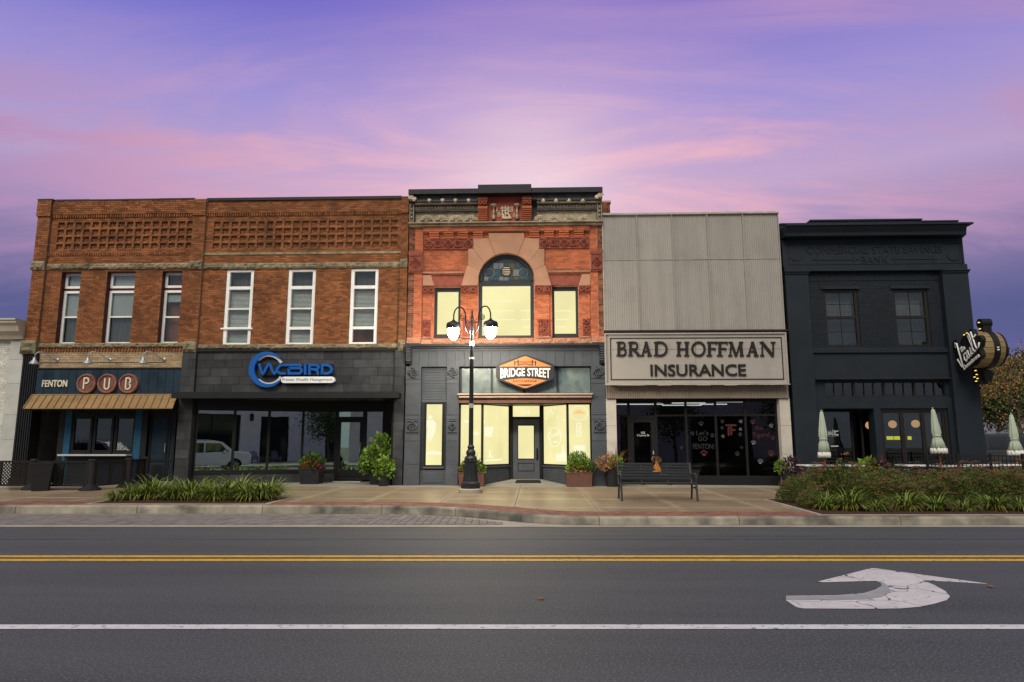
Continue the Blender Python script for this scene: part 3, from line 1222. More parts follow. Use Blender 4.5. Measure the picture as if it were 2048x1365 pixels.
# recessed left doorway with a dark door
MB().box(fx0, bx(117), 1.5, 1.56, zg, zh + .35).build('door', M['pilaster_black'], pub)
for a, b, m_, nm in ((116, 128, 'pilaster_black', 'post'), (128, 141, 'blue', 'blue_post'), (268, 282, 'blue', 'blue_post'), (282, 294, 'pilaster_black', 'post')):
    MB().box(bx(a), bx(b) - .004, .22, .5, zg, zh + .35).build(nm, M[m_], pub, bevel=.008)
MB().box(bx(141), bx(268), .24, .45, zg, zz(909)).build('stall_riser', M['navy'], pub)
MB().box(bx(132), bx(264) + .05, -.12, .24, zz(912.5), zz(909)).build('counter', M['counter'], pub, bevel=.006)
MB().box(bx(141), bx(268), .26, .42, zz(832), zh + .35).build('window_header', M['pilaster_black'], pub)
for a, b in ((141, 181.5), (184, 224), (226.5, 268)):
    window(pub, bx(a), bx(b), zz(909) + .005, zz(832) - .004, .28, M['pilaster_black'], .085, gl=M['glass_dark'], name='bifold_window', tb=.13, dep=.08)
# right double door
zd1 = zz(830)
for a, b in ((297, 334), (335, 349)):
    x0, x1 = X(a, 890, .35), min(X(b, 890, .35), xR - .012)
    mb = frame(MB(), x0, x1, zs(0) + .10, zd1, .35, .41, .07, .12, .10)
    zr = zz(921)
    mb.box(x0 + .07, x1 - .07, .352, .408, zr - .05, zr + .05)
    d_ = mb.build('door', M['pilaster_black'], pub)
    MB().box(x0 + .07, x1 - .07, .38, .40, zs(0) + .22, zr - .05).build('door_panel', M['navy'], d_)
    MB().box(x0 + .12, x1 - .12, .365, .3795, zs(0) + .3, zr - .14).build('raised_panel', M['pilaster_black'], d_, bevel=.01)
    MB().box(x0 + .07, x1 - .07, .38, .39, zr + .05, zd1 - .10).build('pane', M['navy'], d_)
MB().box(X(330, 890, .3), X(330, 890, .3) + .02, .28, .34, zz(905), zz(888)).build('door_handle', M['galv'], pub)
MB().box(bx(294), xR, .30, .42, zd1, zh + .35).build('door_header', M['pilaster_black'], pub)
MB().box(bx(294), xR - .005, .02, .6, zg, zs(0) + .10).build('door_step', M['step'], pub)
MB().box(xL, xR, 2.72, 11, zs(0) - .05, zz(700) - .002).build('ground_floor_body', M['brick_plain'], pub)
MB().box(xL, xR, .46, 11, zz(700), zTop - .3).build('rear_body', M['brick_plain'], pub)
# ---- pub lettering
sg = thing('wall_sign', 'cream FENTON letters on the navy boards', 'sign', (X(112, 768, -.07), -.06, zz(768)))
letters('FENTON', X(88, 768), X(138, 768), zz(774.5), zz(760.5), -.05, .05, M['cream'], sg)
for i, (cpx_, ch) in enumerate(((172.5, 'P'), (214, 'U'), (256.5, 'B'))):
    cxw, czw = X(cpx_, 767.5, -.12), Z(cpx_, 767.5, -.12)
    r = 19.8 / FPX * 23.3
    d_ = thing('round_letter_sign', 'round copper disc sign with a cream letter %s above the gold awning' % ch, 'sign', (cxw, -.05, czw), 'copper letter discs on the pub fascia')
    MB().lathe([(r * .84, 0.001), (r * .84, -.06), (.001, -.06)], 32, (cxw, -.05, czw), 'y').build('disc', M['copperdisc'], d_)
    MB().lathe([(r * .80, -.02), (r * .80, -.085), (r * .86, -.11), (r * .94, -.11), (r, -.085), (r, .0), (r * .80, .0)], 36, (cxw, -.05, czw), 'y').build('rim', M['copperrim'], d_, smooth=True, auto=True)
    h, wd = r * .56, r * .24
    st = {'P': [[(-wd, -h), (-wd, h), (0, h)] + arc(0, h * .52, wd, 90, -90, 8, h * .48) + [(-wd + .03, .02)]],
          'U': [[(-wd, h)] + arc(0, -h + wd, wd, 180, 360, 8) + [(wd, h)]],
          'B': [[(-wd, -h), (-wd, h), (0, h)] + arc(0, h * .5, wd * .9, 90, -90, 6, h * .5) + arc(0, -h * .5, wd, 90, -90, 6, h * .5) + [(-wd, -h)]]}[ch]
    for s_ in st:
        MB().ribbon([(cxw + a, czw + b) for a, b in s_], .045, -.135, -.1105 + 0).build('letter', M['cream'], d_)
# ---- gooseneck lamps on the tan band
g0 = None
for i, px_ in enumerate((87, 192, 300)):
    zy = zz(720)
    xb = X(px_ + 28, 720, -.02)
    gn = thing('gooseneck_lamp', 'galvanised gooseneck barn lamp on the tan brick band above ' + ('the FENTON letters', 'the copper letter discs', 'bare navy boards')[i], 'wall lamp', (xb, .0, zy), 'gooseneck lamps above the pub fascia')
    xe = xb - .42
    MB().lathe([(.06, .01), (.06, -.03), (.02, -.05)], 12, (xb, 0, zy), 'y').build('wall_plate', M['galv'], gn, smooth=True, auto=True)
    MB().tube([(xb, -.04, zy), (xb - .06, -.15, zy + .03), (xb - .16, -.3, zy + .14), (xb - .26, -.42, zy + .22), (xb - .36, -.5, zy + .21), (xe, -.54, zy + .12), (xe, -.55, zy + .0)], .016, 8).build('arm', M['galv'], gn, smooth=True)
    MB().lathe([(.02, .04), (.045, .03), (.05, -.05), (.11, -.12), (.16, -.20), (.155, -.20), (.10, -.125), (.03, -.06)], 16, (xe, -.55, zy)).build('shade', M['galv'], gn, smooth=True, auto=True)
MB().tube([(X(75, 725, -.01), -.01, zz(724)), (X(325, 725, -.01), -.01, zz(724))], .011, 6).build('conduit', M['galv'], pub)

# ================================================================== wealth-management building
wxL, wxR = -12.12, -4.42
zz = lambda py: Z(600, py)
wcb = thing('brick_office_building', 'orange brick building with white windows above a dark slate shop front', 'building', ((wxL + wxR) / 2, 0, zs(0)))
zTop, zDent, zBelt1, zBelt0, zSill1, zSill0 = zz(402), zz(430), zz(526.5), zz(537.5), zz(689), zz(698)
pL1, pR0 = X(411, 480), X(803, 480)
pL0 = wxL + .005
wins = []
for a, b in ((450.5, 505.7), (575, 630), (700.5, 756)):
    wins.append((X(a, 614, .06), X(b, 614, .06), zz(689), zz(539)))
cofc = spans(X(427, 470), X(795, 470) + .08, 21, .74)
cofr = [(zz(496), zz(485.5)), (zz(481), zz(471)), (zz(467), zz(456.5)), (zz(452.5), zz(442))]
holes = frieze(wcb, cofc, cofr, 0, M['brick'])
mb = wallcells(MB(), pL0, wxR, zSill0 - .1, zTop - .02, 0, .14, wins + holes)
wallcells(mb, pL0, wxR, zSill0 - .1, zTop - .02, .1402, .45, wins)
mb.build('wall', M['mortar'], wcb)
mb = bricks(MB(), pL1, pR0, zBelt1, zDent, 0, holes)
bricks(mb, pL1, pR0, zSill1, zBelt0, 0, wins)
bricks(mb, pL1 - .02, pR0 + .02, zDent + .08, zTop, -.06)
mb.build('brickwork', M['brick'], wcb, kind='stuff')
MB().box(pL1 - .02, pR0 + .02, -.06, 0, zDent + .07, zTop).build('upper_band', M['mortar'], wcb)
dentils(pL1, pR0, zDent - .03, zDent + .07, -.055, .085).build('dentil_course', M['brick'], wcb, kind='stuff')
MB().box(pL1, pR0, -.03, 0, zz(509), zz(504.5)).build('string_course', M['rockstone'], wcb)
for a, b in ((pL0, pL1), (pR0, wxR)):
    p = MB().box(a, b, -.10, -.0005, zSill1, zTop - .02).build('pier', M['mortar'], wcb)
    mb = bricks(MB(), a, b, zSill1, zBelt0, -.10)
    bricks(mb, a, b, zBelt1, zDent, -.10)
    mb.build('pier_brickwork', M['brick'], p, kind='stuff')
    MB().box(a, b, -.15, -.1005, zDent - .02, zTop + .06).build('pier_cap', M['mortar'], p)
    bricks(MB(), a, b, zDent - .02, zTop + .06, -.15).build('cap_brickwork', M['brick'], p, kind='stuff')
    belt(wcb, [a - .0, b + .01], -.20, zBelt0 - .02, zBelt1 + .08, M['rockstone'], .05)
    belt(wcb, [a - .0, b + .01], -.22, zSill0 - .12, zSill1 + .10, M['rockstone'], .06)
MB().box(pL1 + .01, pR0 - .01, -.12, .4, zTop, zTop + .10).build('metal_coping', M['metal_dark'], wcb)
belt(wcb, [pL1 + (pR0 - pL1) * t for t in (0, .1, .27, .42, .58, .72, .9, 1)], -.07, zBelt0, zBelt1, M['rockstone'])
belt(wcb, [pL1 + (pR0 - pL1) * t for t in (0, .3, .55, .8, 1)], -.08, zSill0, zSill1, M['rockstone'])
for i, (a, b, c, d) in enumerate(wins):
    backing(wcb, a - .02, b + .02, c - .02, d + .02, .6, M['black_matte'])
    bars = [(zz(575), .11), (zz(617), .045), (zz(656.5), .09)]
    w_ = window(wcb, a + .002, b - .002, c + .002, d - .004, .03, M['winwhite'], .11, bars, dep=.14, tb=.06, tt=.07)
    if i == 0:
        MB().box(a - .08, b + .06, -.03, .03, zz(658.5), zz(655.5)).build('ledge', M['winwhite'], w_)
    def blind(z0, z1):
        mb_ = MB()
        k = int((z1 - z0) / .045)
        for q_ in range(k):
            zc_ = z0 + (z1 - z0) * (q_ + .5) / k
            mb_.add([(a + .1, .20, zc_ - .016), (b - .1, .20, zc_ - .016), (b - .1, .225, zc_ + .018), (a + .1, .225, zc_ + .018)], [(0, 1, 2, 3)])
        mb_.build('blind', M['blind'], w_, kind='stuff')
    blind(zz(655), zz(580))
    if i < 2:
        blind(c + .05, zz(660))
    MB().box(a + .1, b - .1, .3, .32, zz(572), d - .05).build('curtain', M['curtain'], w_)
# slate-tiled shop front
tz1, tz0 = zz(703.5), zz(786)
MB().box(wxL + .4, wxR - .4, -.13, .3, tz1, tz1 + .07).build('metal_cap', M['metal_dark'], wcb)
MB().box(wxL, wxR, -.02, .44, tz0 - .1, zSill0 - .101).build('fascia_backing', M['grout'], wcb)


def tiles(root, x0, x1, z0, z1, y, tw, th, dep=.03, start=0):
    nrow = max(1, round((z1 - z0) / th))
    hh = (z1 - z0) / nrow
    for r_ in range(nrow):
        p = x0 - ((r_ + start) % 2) * tw / 2 - (r_ % 3) * .07
        while p < x1:
            a_, b_ = max(p, x0), min(p + tw, x1)
            p += tw
            if b_ - a_ > .03:
                MB().box(a_ + .004, b_ - .004, y + random.uniform(0, .006), y + dep, z0 + r_ * hh + .004, z0 + (r_ + 1) * hh - .004).build('slate_tile', M['slate'], root)


plx1, prx0 = X(390, 745, -.14), X(789.5, 745, -.14)
tiles(wcb, plx1, prx0, tz0, tz1, -.06, .64, .28)
for a, b in ((wxL + .0, plx1), (prx0, wxR)):
    MB().box(a + .004, b - .004, -.115, .44, zg, tz1 + .02).build('pier_core', M['grout'], wcb)
    tiles(wcb, a, b, zg + .0, tz1 + .04, -.145, .9, .30)
MB().box(wxL + .02, wxR - .1, -.62, -.03, zz(797), zz(788)).build('canopy', M['black'], wcb, bevel=.012)
MB().box(wxL + .0, wxR - .08, -.66, -.61, zz(798) - .02, zz(788) + .02).build('canopy_fascia', M['metal_dark'], wcb)
# angled glass front
gx0, gy0 = plx1 + .03, .12
dx1 = X(672, 880, 1.65)
gy1 = 1.65
ang = math.atan2(gy1 - gy0, dx1 - gx0)
LEN = math.hypot(gy1 - gy0, dx1 - gx0)
gz1, gz0 = Z(391, 818, gy0), Z(391, 946, gy0)
MB().box(plx1, prx0, -.03, 2.6, gz1 + .32, tz0 - .101).build('soffit', M['black'], wcb)


def angled(mb):
    return mb.rot(gx0, gy0, ang)


angled(MB().box(gx0, gx0 + LEN, gy0 - .02, gy0 + .12, gz1, gz1 + .33)).build('glass_header', M['black'], wcb)
pos = [0, .262, .505, .752, 1.0]
for i in range(4):
    a, b = gx0 + LEN * pos[i], gx0 + LEN * pos[i + 1]
    fr = angled(frame(MB(), a + .001, b - .001, gz0, gz1, gy0, gy0 + .09, .045, .07, .05)).build('shop_window', M['black'], wcb)
    angled(MB().box(a + .04, b - .04, gy0 + .04, gy0 + .05, gz0 + .065, gz1 - .045)).build('pane', M['glass_mirror'], fr)
angled(MB().box(gx0, gx0 + LEN, gy0 + .02, gy0 + .14, zs(0) - .05, gz0 - .06)).build('stall_riser', M['grout'], wcb)
angled(MB().box(gx0, gx0 + LEN, gy0 - .03, gy0 + .13, gz0 - .06, gz0 - .001)).build('sill', M['black'], wcb)
n = 8
for i in range(n):
    a, b = gx0 + LEN * i / n, gx0 + LEN * (i + 1) / n
    angled(MB().box(a + .003, b - .003, gy0 - .01, gy0 + .02, zs(0) - .03, gz0 - .065)).build('slate_tile', M['slate'], wcb)
# door bay
dz0, dz1 = Z(700, 955, 1.65), Z(700, 824, 1.65)
x0, x1 = dx1, X(728, 890, 1.65)
fr = frame(MB(), x0, x1, dz0 - .1, dz1 + .33, 1.62, 1.74, .06, .12, .33)
tzb = Z(700, 834, 1.65)
fr.box(x0 + .06, x1 - .06, 1.63, 1.73, tzb - .09, tzb)
d_ = fr.build('door_frame', M['black'], wcb)
MB().box(x0 + .055, x1 - .055, 1.68, 1.69, tzb, dz1 + .005).build('transom_pane', M['glass_mirror'], d_)
dd = frame(MB(), x0 + .065, x1 - .065, dz0 + .03, tzb - .10, 1.64, 1.70, .10, .22, .10).build('door', M['black'], wcb)
MB().box(x0 + .16, x1 - .16, 1.665, 1.673, dz0 + .24, tzb - .19).build('pane', M['glass_mirror'], dd)
MB().tube([(x1 - .13, 1.60, dz0 + .85), (x1 - .13, 1.60, dz0 + 1.25)], .014, 6).build('door_handle', M['galv'], dd)
x2 = X(768, 890, 1.65)
fr = frame(MB(), x1 + .002, x2, dz0 - .1, dz1 + .33, 1.62, 1.74, .07, .25, .33).build('side_light', M['black'], wcb)
MB().box(x1 + .06, x2 - .06, 1.68, 1.69, dz0 + .14, dz1 + .005).build('pane', M['glass_mirror'], fr)
MB().box(x1 + .16, x1 + .28, 1.672, 1.679, Z(741, 884, 1.65), Z(741, 874, 1.65)).build('notice', M['signwhite'], fr)
# return glass on the right of the recess
mb = MB().box(prx0 - .10, prx0 - .02, .05, 1.75, gz0, gz0 + .06).box(prx0 - .10, prx0 - .02, .05, 1.75, gz1 - .05, gz1 + .33)
for yy in (.05, .85, 1.69):
    mb.box(prx0 - .10, prx0 - .02, yy, yy + .06, gz0 + .06, gz1 - .05)
fr = mb.build('return_window', M['black'], wcb)
MB().box(prx0 - .065, prx0 - .055, .1, 1.7, gz0 + .05, gz1 - .04).build('pane', M['glass_mirror'], fr)
MB().box(prx0 - .10, prx0 - .02, .05, 1.75, zs(0) - .05, gz0 - .001).build('return_riser', M['slate'], wcb)
MB().box(x2 + .002, prx0 - .02, 1.64, 1.74, zs(0) - .05, gz1 + .33).build('recess_wall', M['black'], wcb)
MB().box(plx1, prx0, 4.4, 4.45, zg, tz0).build('interior_wall', M['black_matte'], wcb)
MB().box(plx1 - .02, plx1, .46, 4.4, zg, tz0).build('interior_side', M['black_matte'], wcb)
MB().box(prx0 + .002, prx0 + .03, .46, 4.4, zg, tz0).build('interior_side', M['black_matte'], wcb)
MB().box(plx1, prx0, 2.601, 4.4, gz1 + .2, gz1 + .32).build('interior_ceiling', M['black_matte'], wcb)
MB().box(x0 + .02, x1 - .02, 1.35, 1.62, zs(1.4) - .03, zs(1.5) + .03).build('door_sill', M['counter'], wcb)
MB().box(wxL + .002, wxR, 4.47, 12, zs(0) - .05, zz(700) - .002).build('ground_floor_body', M['brick_plain'], wcb)
MB().box(wxL + .002, wxR, .46, 12, zz(700), zTop - .3).build('rear_body', M['brick_plain'], wcb)

# ---- wealth sign: blue crescent with silver inner crescent, techno letters, white plate
ox, oz, sc_ = 490.0, 690.0, 10.24


def sp(p, Y=-.2):                   # zoomed sign pixel -> place
    return P(ox + p[0] / sc_, oz + p[1] / sc_, Y)


ws = thing('wall_sign', 'blue WCBIRD sign with crescent ring and white Private Wealth Management plate', 'sign', (X(585, 740), -.06, zz(740)))


def cres(c, ro, ci, ri, a0, a1, n=40):
    oa, ob = [], []
    for i in range(n + 1):
        a = R(a0 + (a1 - a0) * i / n)
        oa.append((c[0] + ro * math.cos(a), c[1] - ro * math.sin(a)))
        # matching inner point on the same ray from the outer centre
        dx, dy = math.cos(a), -math.sin(a)
        ex, ey = c[0] - ci[0], c[1] - ci[1]
        bq = ex * dx + ey * dy
        cq = ex * ex + ey * ey - ri * ri
        t = -bq + math.sqrt(max(0, bq * bq - cq))
        ob.append((c[0] + dx * min(t, ro - 2), c[1] + dy * min(t, ro - 2)))
    return oa, ob


oa, ob = cres((452, 508), 366, (500, 505), 300, 42, 318)
MB().strip([sp(p) for p in oa], [sp(p) for p in ob], -.24, -.10).build('blue_crescent', M['signblue'], ws)
oa, ob = cres((500, 508), 302, (478, 508), 268, 30, 140)
MB().strip([sp(p) for p in oa], [sp(p) for p in ob], -.20, -.10).build('silver_crescent', M['signsilver'], ws)
oa, ob = cres((500, 508), 302, (478, 508), 268, 222, 328)
MB().strip([sp(p) for p in oa], [sp(p) for p in ob], -.20, -.10).build('silver_crescent', M['signsilver'], ws)
mb = MB().box(*(lambda a, b: (a[0], b[0], -.18, -.03, b[1], a[1]))(sp((330, 400)), sp((1780, 620))))
mb.build('letter_shadow', M['black'], ws)  # black slab behind the strokes stands in for the shadow around the letters
SW = 62 / sc_ / FPX * 23
strokes = [
    [(300, 388), (352, 560), (378, 592), (405, 560), (478, 420), (505, 408), (530, 430), (585, 565), (612, 592), (640, 565), (690, 470), (730, 425), (790, 418), (1110, 418), (1155, 432), (1165, 455)],
    [(848, 590), (745, 590), (700, 572), (712, 540)],
    [(910, 482), (1120, 482), (1160, 500), (1172, 540), (1150, 578), (1120, 590), (910, 590), (910, 482)],
    [(1243, 395), (1243, 616)],
    [(1330, 616), (1330, 420), (1480, 420), (1520, 445), (1515, 480), (1470, 505), (1350, 505)],
    [(1440, 510), (1500, 545), (1505, 616)],
    [(1590, 610), (1590, 420), (1700, 420), (1770, 460), (1785, 510), (1765, 560), (1700, 590), (1600, 590)],
]
for i, s_ in enumerate(strokes):
    MB().ribbon([sp(p) for p in s_], SW * .80, -.26 - .0015 * i, -.181).build('letter', M['signblue'], ws)
pa, pb = sp((745, 655)), sp((1830, 780))
h = (pa[1] - pb[1]) / 2
plate = arc(pb[0] - h, pa[1] - h, h, 90, -90, 8) + arc(pa[0] + h, pa[1] - h, h, 270, 90, 8)
MB().prism(plate, -.22, -.05).build('plate', M['signwhite'], ws)
a, b = sp((772, 685)), sp((1790, 752))
letters('Private Wealth Management', a[0], b[0], b[1] - .01, a[1], -.22, .006, M['signgrey'], ws, name='plate_lettering', split=False)
# ================================================================== centre building
M['brick_red'] = mat('red_orange_brick', (0.44, 0.125, 0.055), 0.8, 0.18, 1.4, 0.25, 90, island=0.26, stain=0.3)
M['mortar_red'] = mat('pinkish_mortar', (0.42, 0.23, 0.16), 0.95, 0.15, 3)
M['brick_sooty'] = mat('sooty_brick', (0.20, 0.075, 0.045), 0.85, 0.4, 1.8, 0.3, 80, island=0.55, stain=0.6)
M['terracotta'] = mat('carved_terracotta', (0.26, 0.07, 0.045), 0.7, 0.22, 6, 0.2, 60, stain=0.25)
M['sandstone'] = mat('smooth_sandstone', (0.42, 0.225, 0.145), 0.8, 0.10, 1.6, 0.1, 60, objrnd=0.05, stain=0.18)
M['sillstone'] = mat('red_rough_stone', (0.40, 0.20, 0.13), 0.9, 0.25, 5, 0.4, 40, objrnd=0.1, stain=0.3)
M['cornice_tan'] = mat('weathered_tan_metal', (0.36, 0.29, 0.20), 0.7, 0.3, 4, 0.2, 40, stain=0.5, tint=((0.22, 0.09, 0.03), 5, 0.60, 0.72))
M['cornice_dark'] = mat('weathered_dark_metal', (0.055, 0.055, 0.055), 0.65, 0.4, 5, 0.2, 40, stain=0.4)
M['rosette'] = mat('weathered_cream_metal', (0.50, 0.43, 0.32), 0.7, 0.25, 8, stain=0.4)
M['panel_red'] = mat('red_painted_panel', (0.28, 0.06, 0.04), 0.7, 0.15, 4)
M['shop_grey'] = mat('charcoal_blue_paint', (0.060, 0.069, 0.084), 0.55, 0.12, 3, 0.15, 50, objrnd=0.06)
M['shop_dark'] = mat('dark_charcoal_paint', (0.022, 0.026, 0.032), 0.5, 0.12, 3)
M['beam_brown'] = mat('brown_beam', (0.13, 0.065, 0.045), 0.6, 0.15, 4)
M['beam_light'] = mat('pale_brown_ledge', (0.36, 0.27, 0.22), 0.6, 0.12, 4)
M['transom_teal'] = mat('old_teal_glass', (0.13, 0.165, 0.16), 0.25, 0.35, 2.2, 0.15, 14, spec=0.6, tint=((0.09, 0.14, 0.17), 3, 0.5, 0.65))
M['lit'] = emit('lit_window', (0.86, 0.785, 0.39), 0.49, 0.25, 0.09, 0.7)
M['litwhite'] = emit('lit_window_white', (0.95, 0.91, 0.64), 0.48, 0.2)
M['litorange'] = emit('lit_window_orange', (0.95, 0.62, 0.24), 0.45, 0.2)
M['mat'] = mat('rubber_mat', (0.012, 0.012, 0.012), 0.9)
M['orange'] = mat('orange_sign_face', (0.58, 0.185, 0.05), 0.5, 0.05)
M['signblack'] = mat('charcoal_sign_face', (0.020, 0.021, 0.024), 0.5, 0.05)
M['letterwhite'] = mat('white_letter', (0.66, 0.66, 0.65), 0.5, 0.02)
sgl = [mat('stained_glass_%s' % n_, c_, 0.2, 0.3, 12, 0.1, 30, spec=0.6) for n_, c_ in (('blue', (0.03, 0.045, 0.06)), ('pale', (0.15, 0.16, 0.175)), ('amber', (0.11, 0.07, 0.025)), ('teal', (0.035, 0.065, 0.08)))]

bxL, bxR = -4.38, 2.345
zz = lambda py: Z(1013, py)
xx = lambda px, py=560, Y=0: X(px, py, Y)
brg = thing('victorian_building', 'red brick building with arched window, carved panels and 1886 cornice', 'building', ((bxL + bxR) / 2, 0, zs(0)))


def carve(x0, x1, z0, z1, y, seed, n=None, m='terracotta', name='carved_panel', root=None, rim=True, r=.014):
    """panel with raised scrollwork"""
    rnd = random.Random(seed)
    w_, h_ = x1 - x0, z1 - z0
    p = MB().box(x0, x1, y, y + .08, z0, z1)
    if rim:
        frame(p, x0, x1, z0, z1, y - .03, y - .0005, min(w_, h_) * .08)
    p = p.build(name, M[m], root)
    mb = MB()
    s = min(w_, h_)
    nx, nz = max(1, round(w_ / s)), max(1, round(h_ / s))
    for i in range(nx):
        for k in range(nz):
            cx_, cz_ = x0 + w_ * (i + .5) / nx, z0 + h_ * (k + .5) / nz
            rr = s * .36
            sg_ = 1 if (i + k) % 2 else -1
            for q_ in range(4):
                a0 = q_ * math.pi / 2 + .4
                pts = []
                for t in range(9):
                    f_ = t / 8
                    aa = a0 + sg_ * f_ * 2.6
                    d = rr * (1.12 - .75 * f_)
                    pts.append((cx_ + d * math.cos(aa), y - .02 - .03 * math.sin(math.pi * f_), cz_ + d * math.sin(aa)))
                mb.tube(pts, [r * (1.7 - .7 * t / 8) for t in range(9)], 5)
            for q_ in range(6):
                aa = q_ * math.pi / 3 + rnd.random()
                mb.ball((cx_ + rr * .34 * math.cos(aa), y - .012, cz_ + rr * .34 * math.sin(aa)), rr * .16, 6, 4)
            mb.ball((cx_, y - .02, cz_), rr * .17, 6, 4)
            for q_ in range(5):
                mb.ball((x0 + w_ * (i + rnd.uniform(.1, .9)) / nx, y - .004, z0 + h_ * (k + rnd.uniform(.08, .92)) / nz), rr * rnd.uniform(.08, .15), 6, 4)
    mb.build('scrollwork', M[m], p, smooth=True, kind='stuff')
    return p


# openings
zS = zz(677.5)
big = (xx(957.5, 600, .1), xx(1067.7, 600, .1), zS, zz(506))
smL = (xx(869, 626, .1), xx(921.5, 626, .1), zS, zz(574))
smR = (xx(1104.3, 626, .1), xx(1156.3, 626, .1), zS, zz(574))
opens = [big, smL, smR]
zC = zz(456)
mb = wallcells(MB(), bxL, bxR, zz(700), zz(392), 0, .42, opens)
mb.build('wall', M['mortar_red'], brg)
pil0, pil1 = xx(845, 580), xx(1181, 580)
mb = bricks(MB(), pil0, pil1, zz(688), zC, 0, opens, jit=.002)
mb.build('brickwork', M['brick_red'], brg, kind='stuff')
# outer pilasters
for a, b, s_ in ((bxL, pil0, -1), (pil1, bxR, 1)):
    p = MB().box(a, b, -.10, -.0005, zz(688), zC).build('pilaster', M['mortar_red'], brg)
    mid = (a + b) / 2
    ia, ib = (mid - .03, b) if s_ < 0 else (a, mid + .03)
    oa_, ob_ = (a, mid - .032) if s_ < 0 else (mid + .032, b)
    mb = bricks(MB(), ia, ib, zz(676), zz(545), -.10)
    bricks(mb, ia, ib, zz(507), zC, -.10)
    mb.build('pier_brickwork', M['brick_red'], p, kind='stuff')
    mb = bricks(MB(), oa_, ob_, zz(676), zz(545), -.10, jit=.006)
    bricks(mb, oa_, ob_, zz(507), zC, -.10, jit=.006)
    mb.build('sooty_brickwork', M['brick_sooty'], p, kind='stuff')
    carve(a + .02, b - .02, zz(543), zz(511), -.17, 5, root=brg, name='carved_capital')
    MB().box(a - .0, b + .0, -.20, -.1, zz(511), zz(504.5)).build('capital_cap', M['terracotta'], p, bevel=.015)
    MB().box(a, b, -.17, -.1, zz(546), zz(543)).build('capital_base', M['terracotta'], p)
    MB().box(a - .0, b + .0, -.18, -.1, zz(684), zz(676)).build('pilaster_base', M['sillstone'], p, bevel=.02)
    MB().box(a - .0, b + .0, -.22, -.1, zz(688), zz(684) - .002).build('pilaster_base', M['sillstone'], p, bevel=.01)
# corbel course
zc1, zc0 = zz(464.5), zz(477)
bandb = MB().box(pil0, pil1, -.15, 0, zc1, zC - .001).build('corbel_band', M['mortar_red'], brg)
bricks(MB(), pil0, pil1, zc1, zC - .002, -.15, header=0).build('band_brickwork', M['brick_red'], bandb, kind='stuff')
c5 = lambda v: 800 + v / 4.763
for a, b in ((280, 370), (415, 510), (555, 650), (697, 790), (1235, 1325), (1375, 1465), (1515, 1610), (1657, 1750)):
    x0, x1 = xx(c5(a), 470, -.1), xx(c5(b), 470, -.1)
    mb = MB()
    for k in range(3):
        mb.box(x0, x1, -.14 + .035 * k, 0, zc1 - (zc1 - zc0) * (k + 1) / 3 + .012, zc1 - (zc1 - zc0) * k / 3 - .002)
    mb.box(x0 + .01, x1 - .01, -.03, 0, zc0, zc1 - .003)
    mb.build('corbel', M['brick_red'], brg)
# carved frieze panels
for a, b, sd_ in ((228, 700, 3), (1330, 1800, 4)):
    carve(xx(c5(a), 488), xx(c5(b), 488), zz(498.5), zz(477.5), -.04, sd_, root=brg, name='carved_panel', r=.018)
# arch stones
ccx, ccz = P(1012.8, 562.5)
rr = 57.5 / FPX * 23.2


def pc(px_, py_):
    return P(px_, py_)


def onarc(px_, py_):
    x_, z_ = P(px_, py_)
    a_ = math.atan2(z_ - ccz, x_ - ccx)
    return math.degrees(a_)


def vouss(outer, a0, a1, m='sandstone', y=-.07):
    pts = [pc(*p) for p in outer] + arc(ccx, ccz, rr, a0, a1, 8)
    # pull in slightly so that the joints show
    cx_ = sum(p[0] for p in pts) / len(pts)
    cz_ = sum(p[1] for p in pts) / len(pts)
    pts = [(cx_ + (p[0] - cx_) * .992, cz_ + (p[1] - cz_) * .992) for p in pts]
    return MB().prism(pts, y, .15).build('voussoir', M[m], brg, bevel=.006)


kl, kr = onarc(989, 509.6), onarc(1036.6, 509.6)
v2l, v3l = onarc(967.5, 526), onarc(958.5, 541)
v2r, v3r = 180 - v2l, 180 - v3l
mx_ = lambda p: 2025.6 - p
vouss([(1049, 478), (1049, 467.5), (977, 467.5), (978, 478)], kl, kr, y=-.09)
for s_ in (0, 1):
    f_ = (lambda p: (p[0], p[1])) if s_ == 0 else (lambda p: (mx_(p[0]), p[1]))
    def vv_(outer, a0, a1):
        o_ = [f_(p) for p in outer]
        if s_:
            a0, a1 = 180 - a0, 180 - a1
        vouss(o_, a0, a1)
    vv_([(978, 478), (947, 478), (947, 499)], v2l, kl)
    vv_([(947, 499), (936.5, 499), (936.5, 531)], v3l, v2l)
    vv_([(936.5, 531), (934, 533), (922.5, 572.5), (955.2, 572.5)], 181, v3l)
# small stones beside the lintels, lintels, string course
for a, b, c, d in ((846, 862, 868.5, 846), (1180, 1163.5, 1157, 1180)):
    MB().prism([pc(a, 549.5), pc(b, 549.5), pc(c, 572.5), pc(d, 572.5)], -.06, .1).build('springer_stone', M['sandstone'], brg, bevel=.006)
for a, b, c, d in ((863, 928.5, 922, 869.5), (1097, 1162.5, 1156, 1103.5)):
    MB().prism([pc(a, 552), pc(b, 552), pc(c, 572.5), pc(d, 572.5)], -.02, .1).build('lintel', M['terracotta'], brg)
    n_ = 16
    mb = MB()
    for k in range(n_):
        mb.ball((X(d, 573) + (X(c, 573) - X(d, 573)) * (k + .5) / n_, -.02, zz(572)), .028, 6, 4)
    mb.build('bead_course', M['terracotta'], brg, kind='stuff')
for a, b in ((845.5, 930), (1095.5, 1180.5)):
    MB().box(xx(a, 547), xx(b, 547), -.10, -.01, zz(547.5), zz(543.5)).build('string_course', M['sillstone'], brg, bevel=.01)
    MB().box(xx(a, 547), xx(b, 547), -.06, -.01, zz(550.5), zz(547.5) - .002).build('string_course', M['terracotta'], brg, bevel=.008)
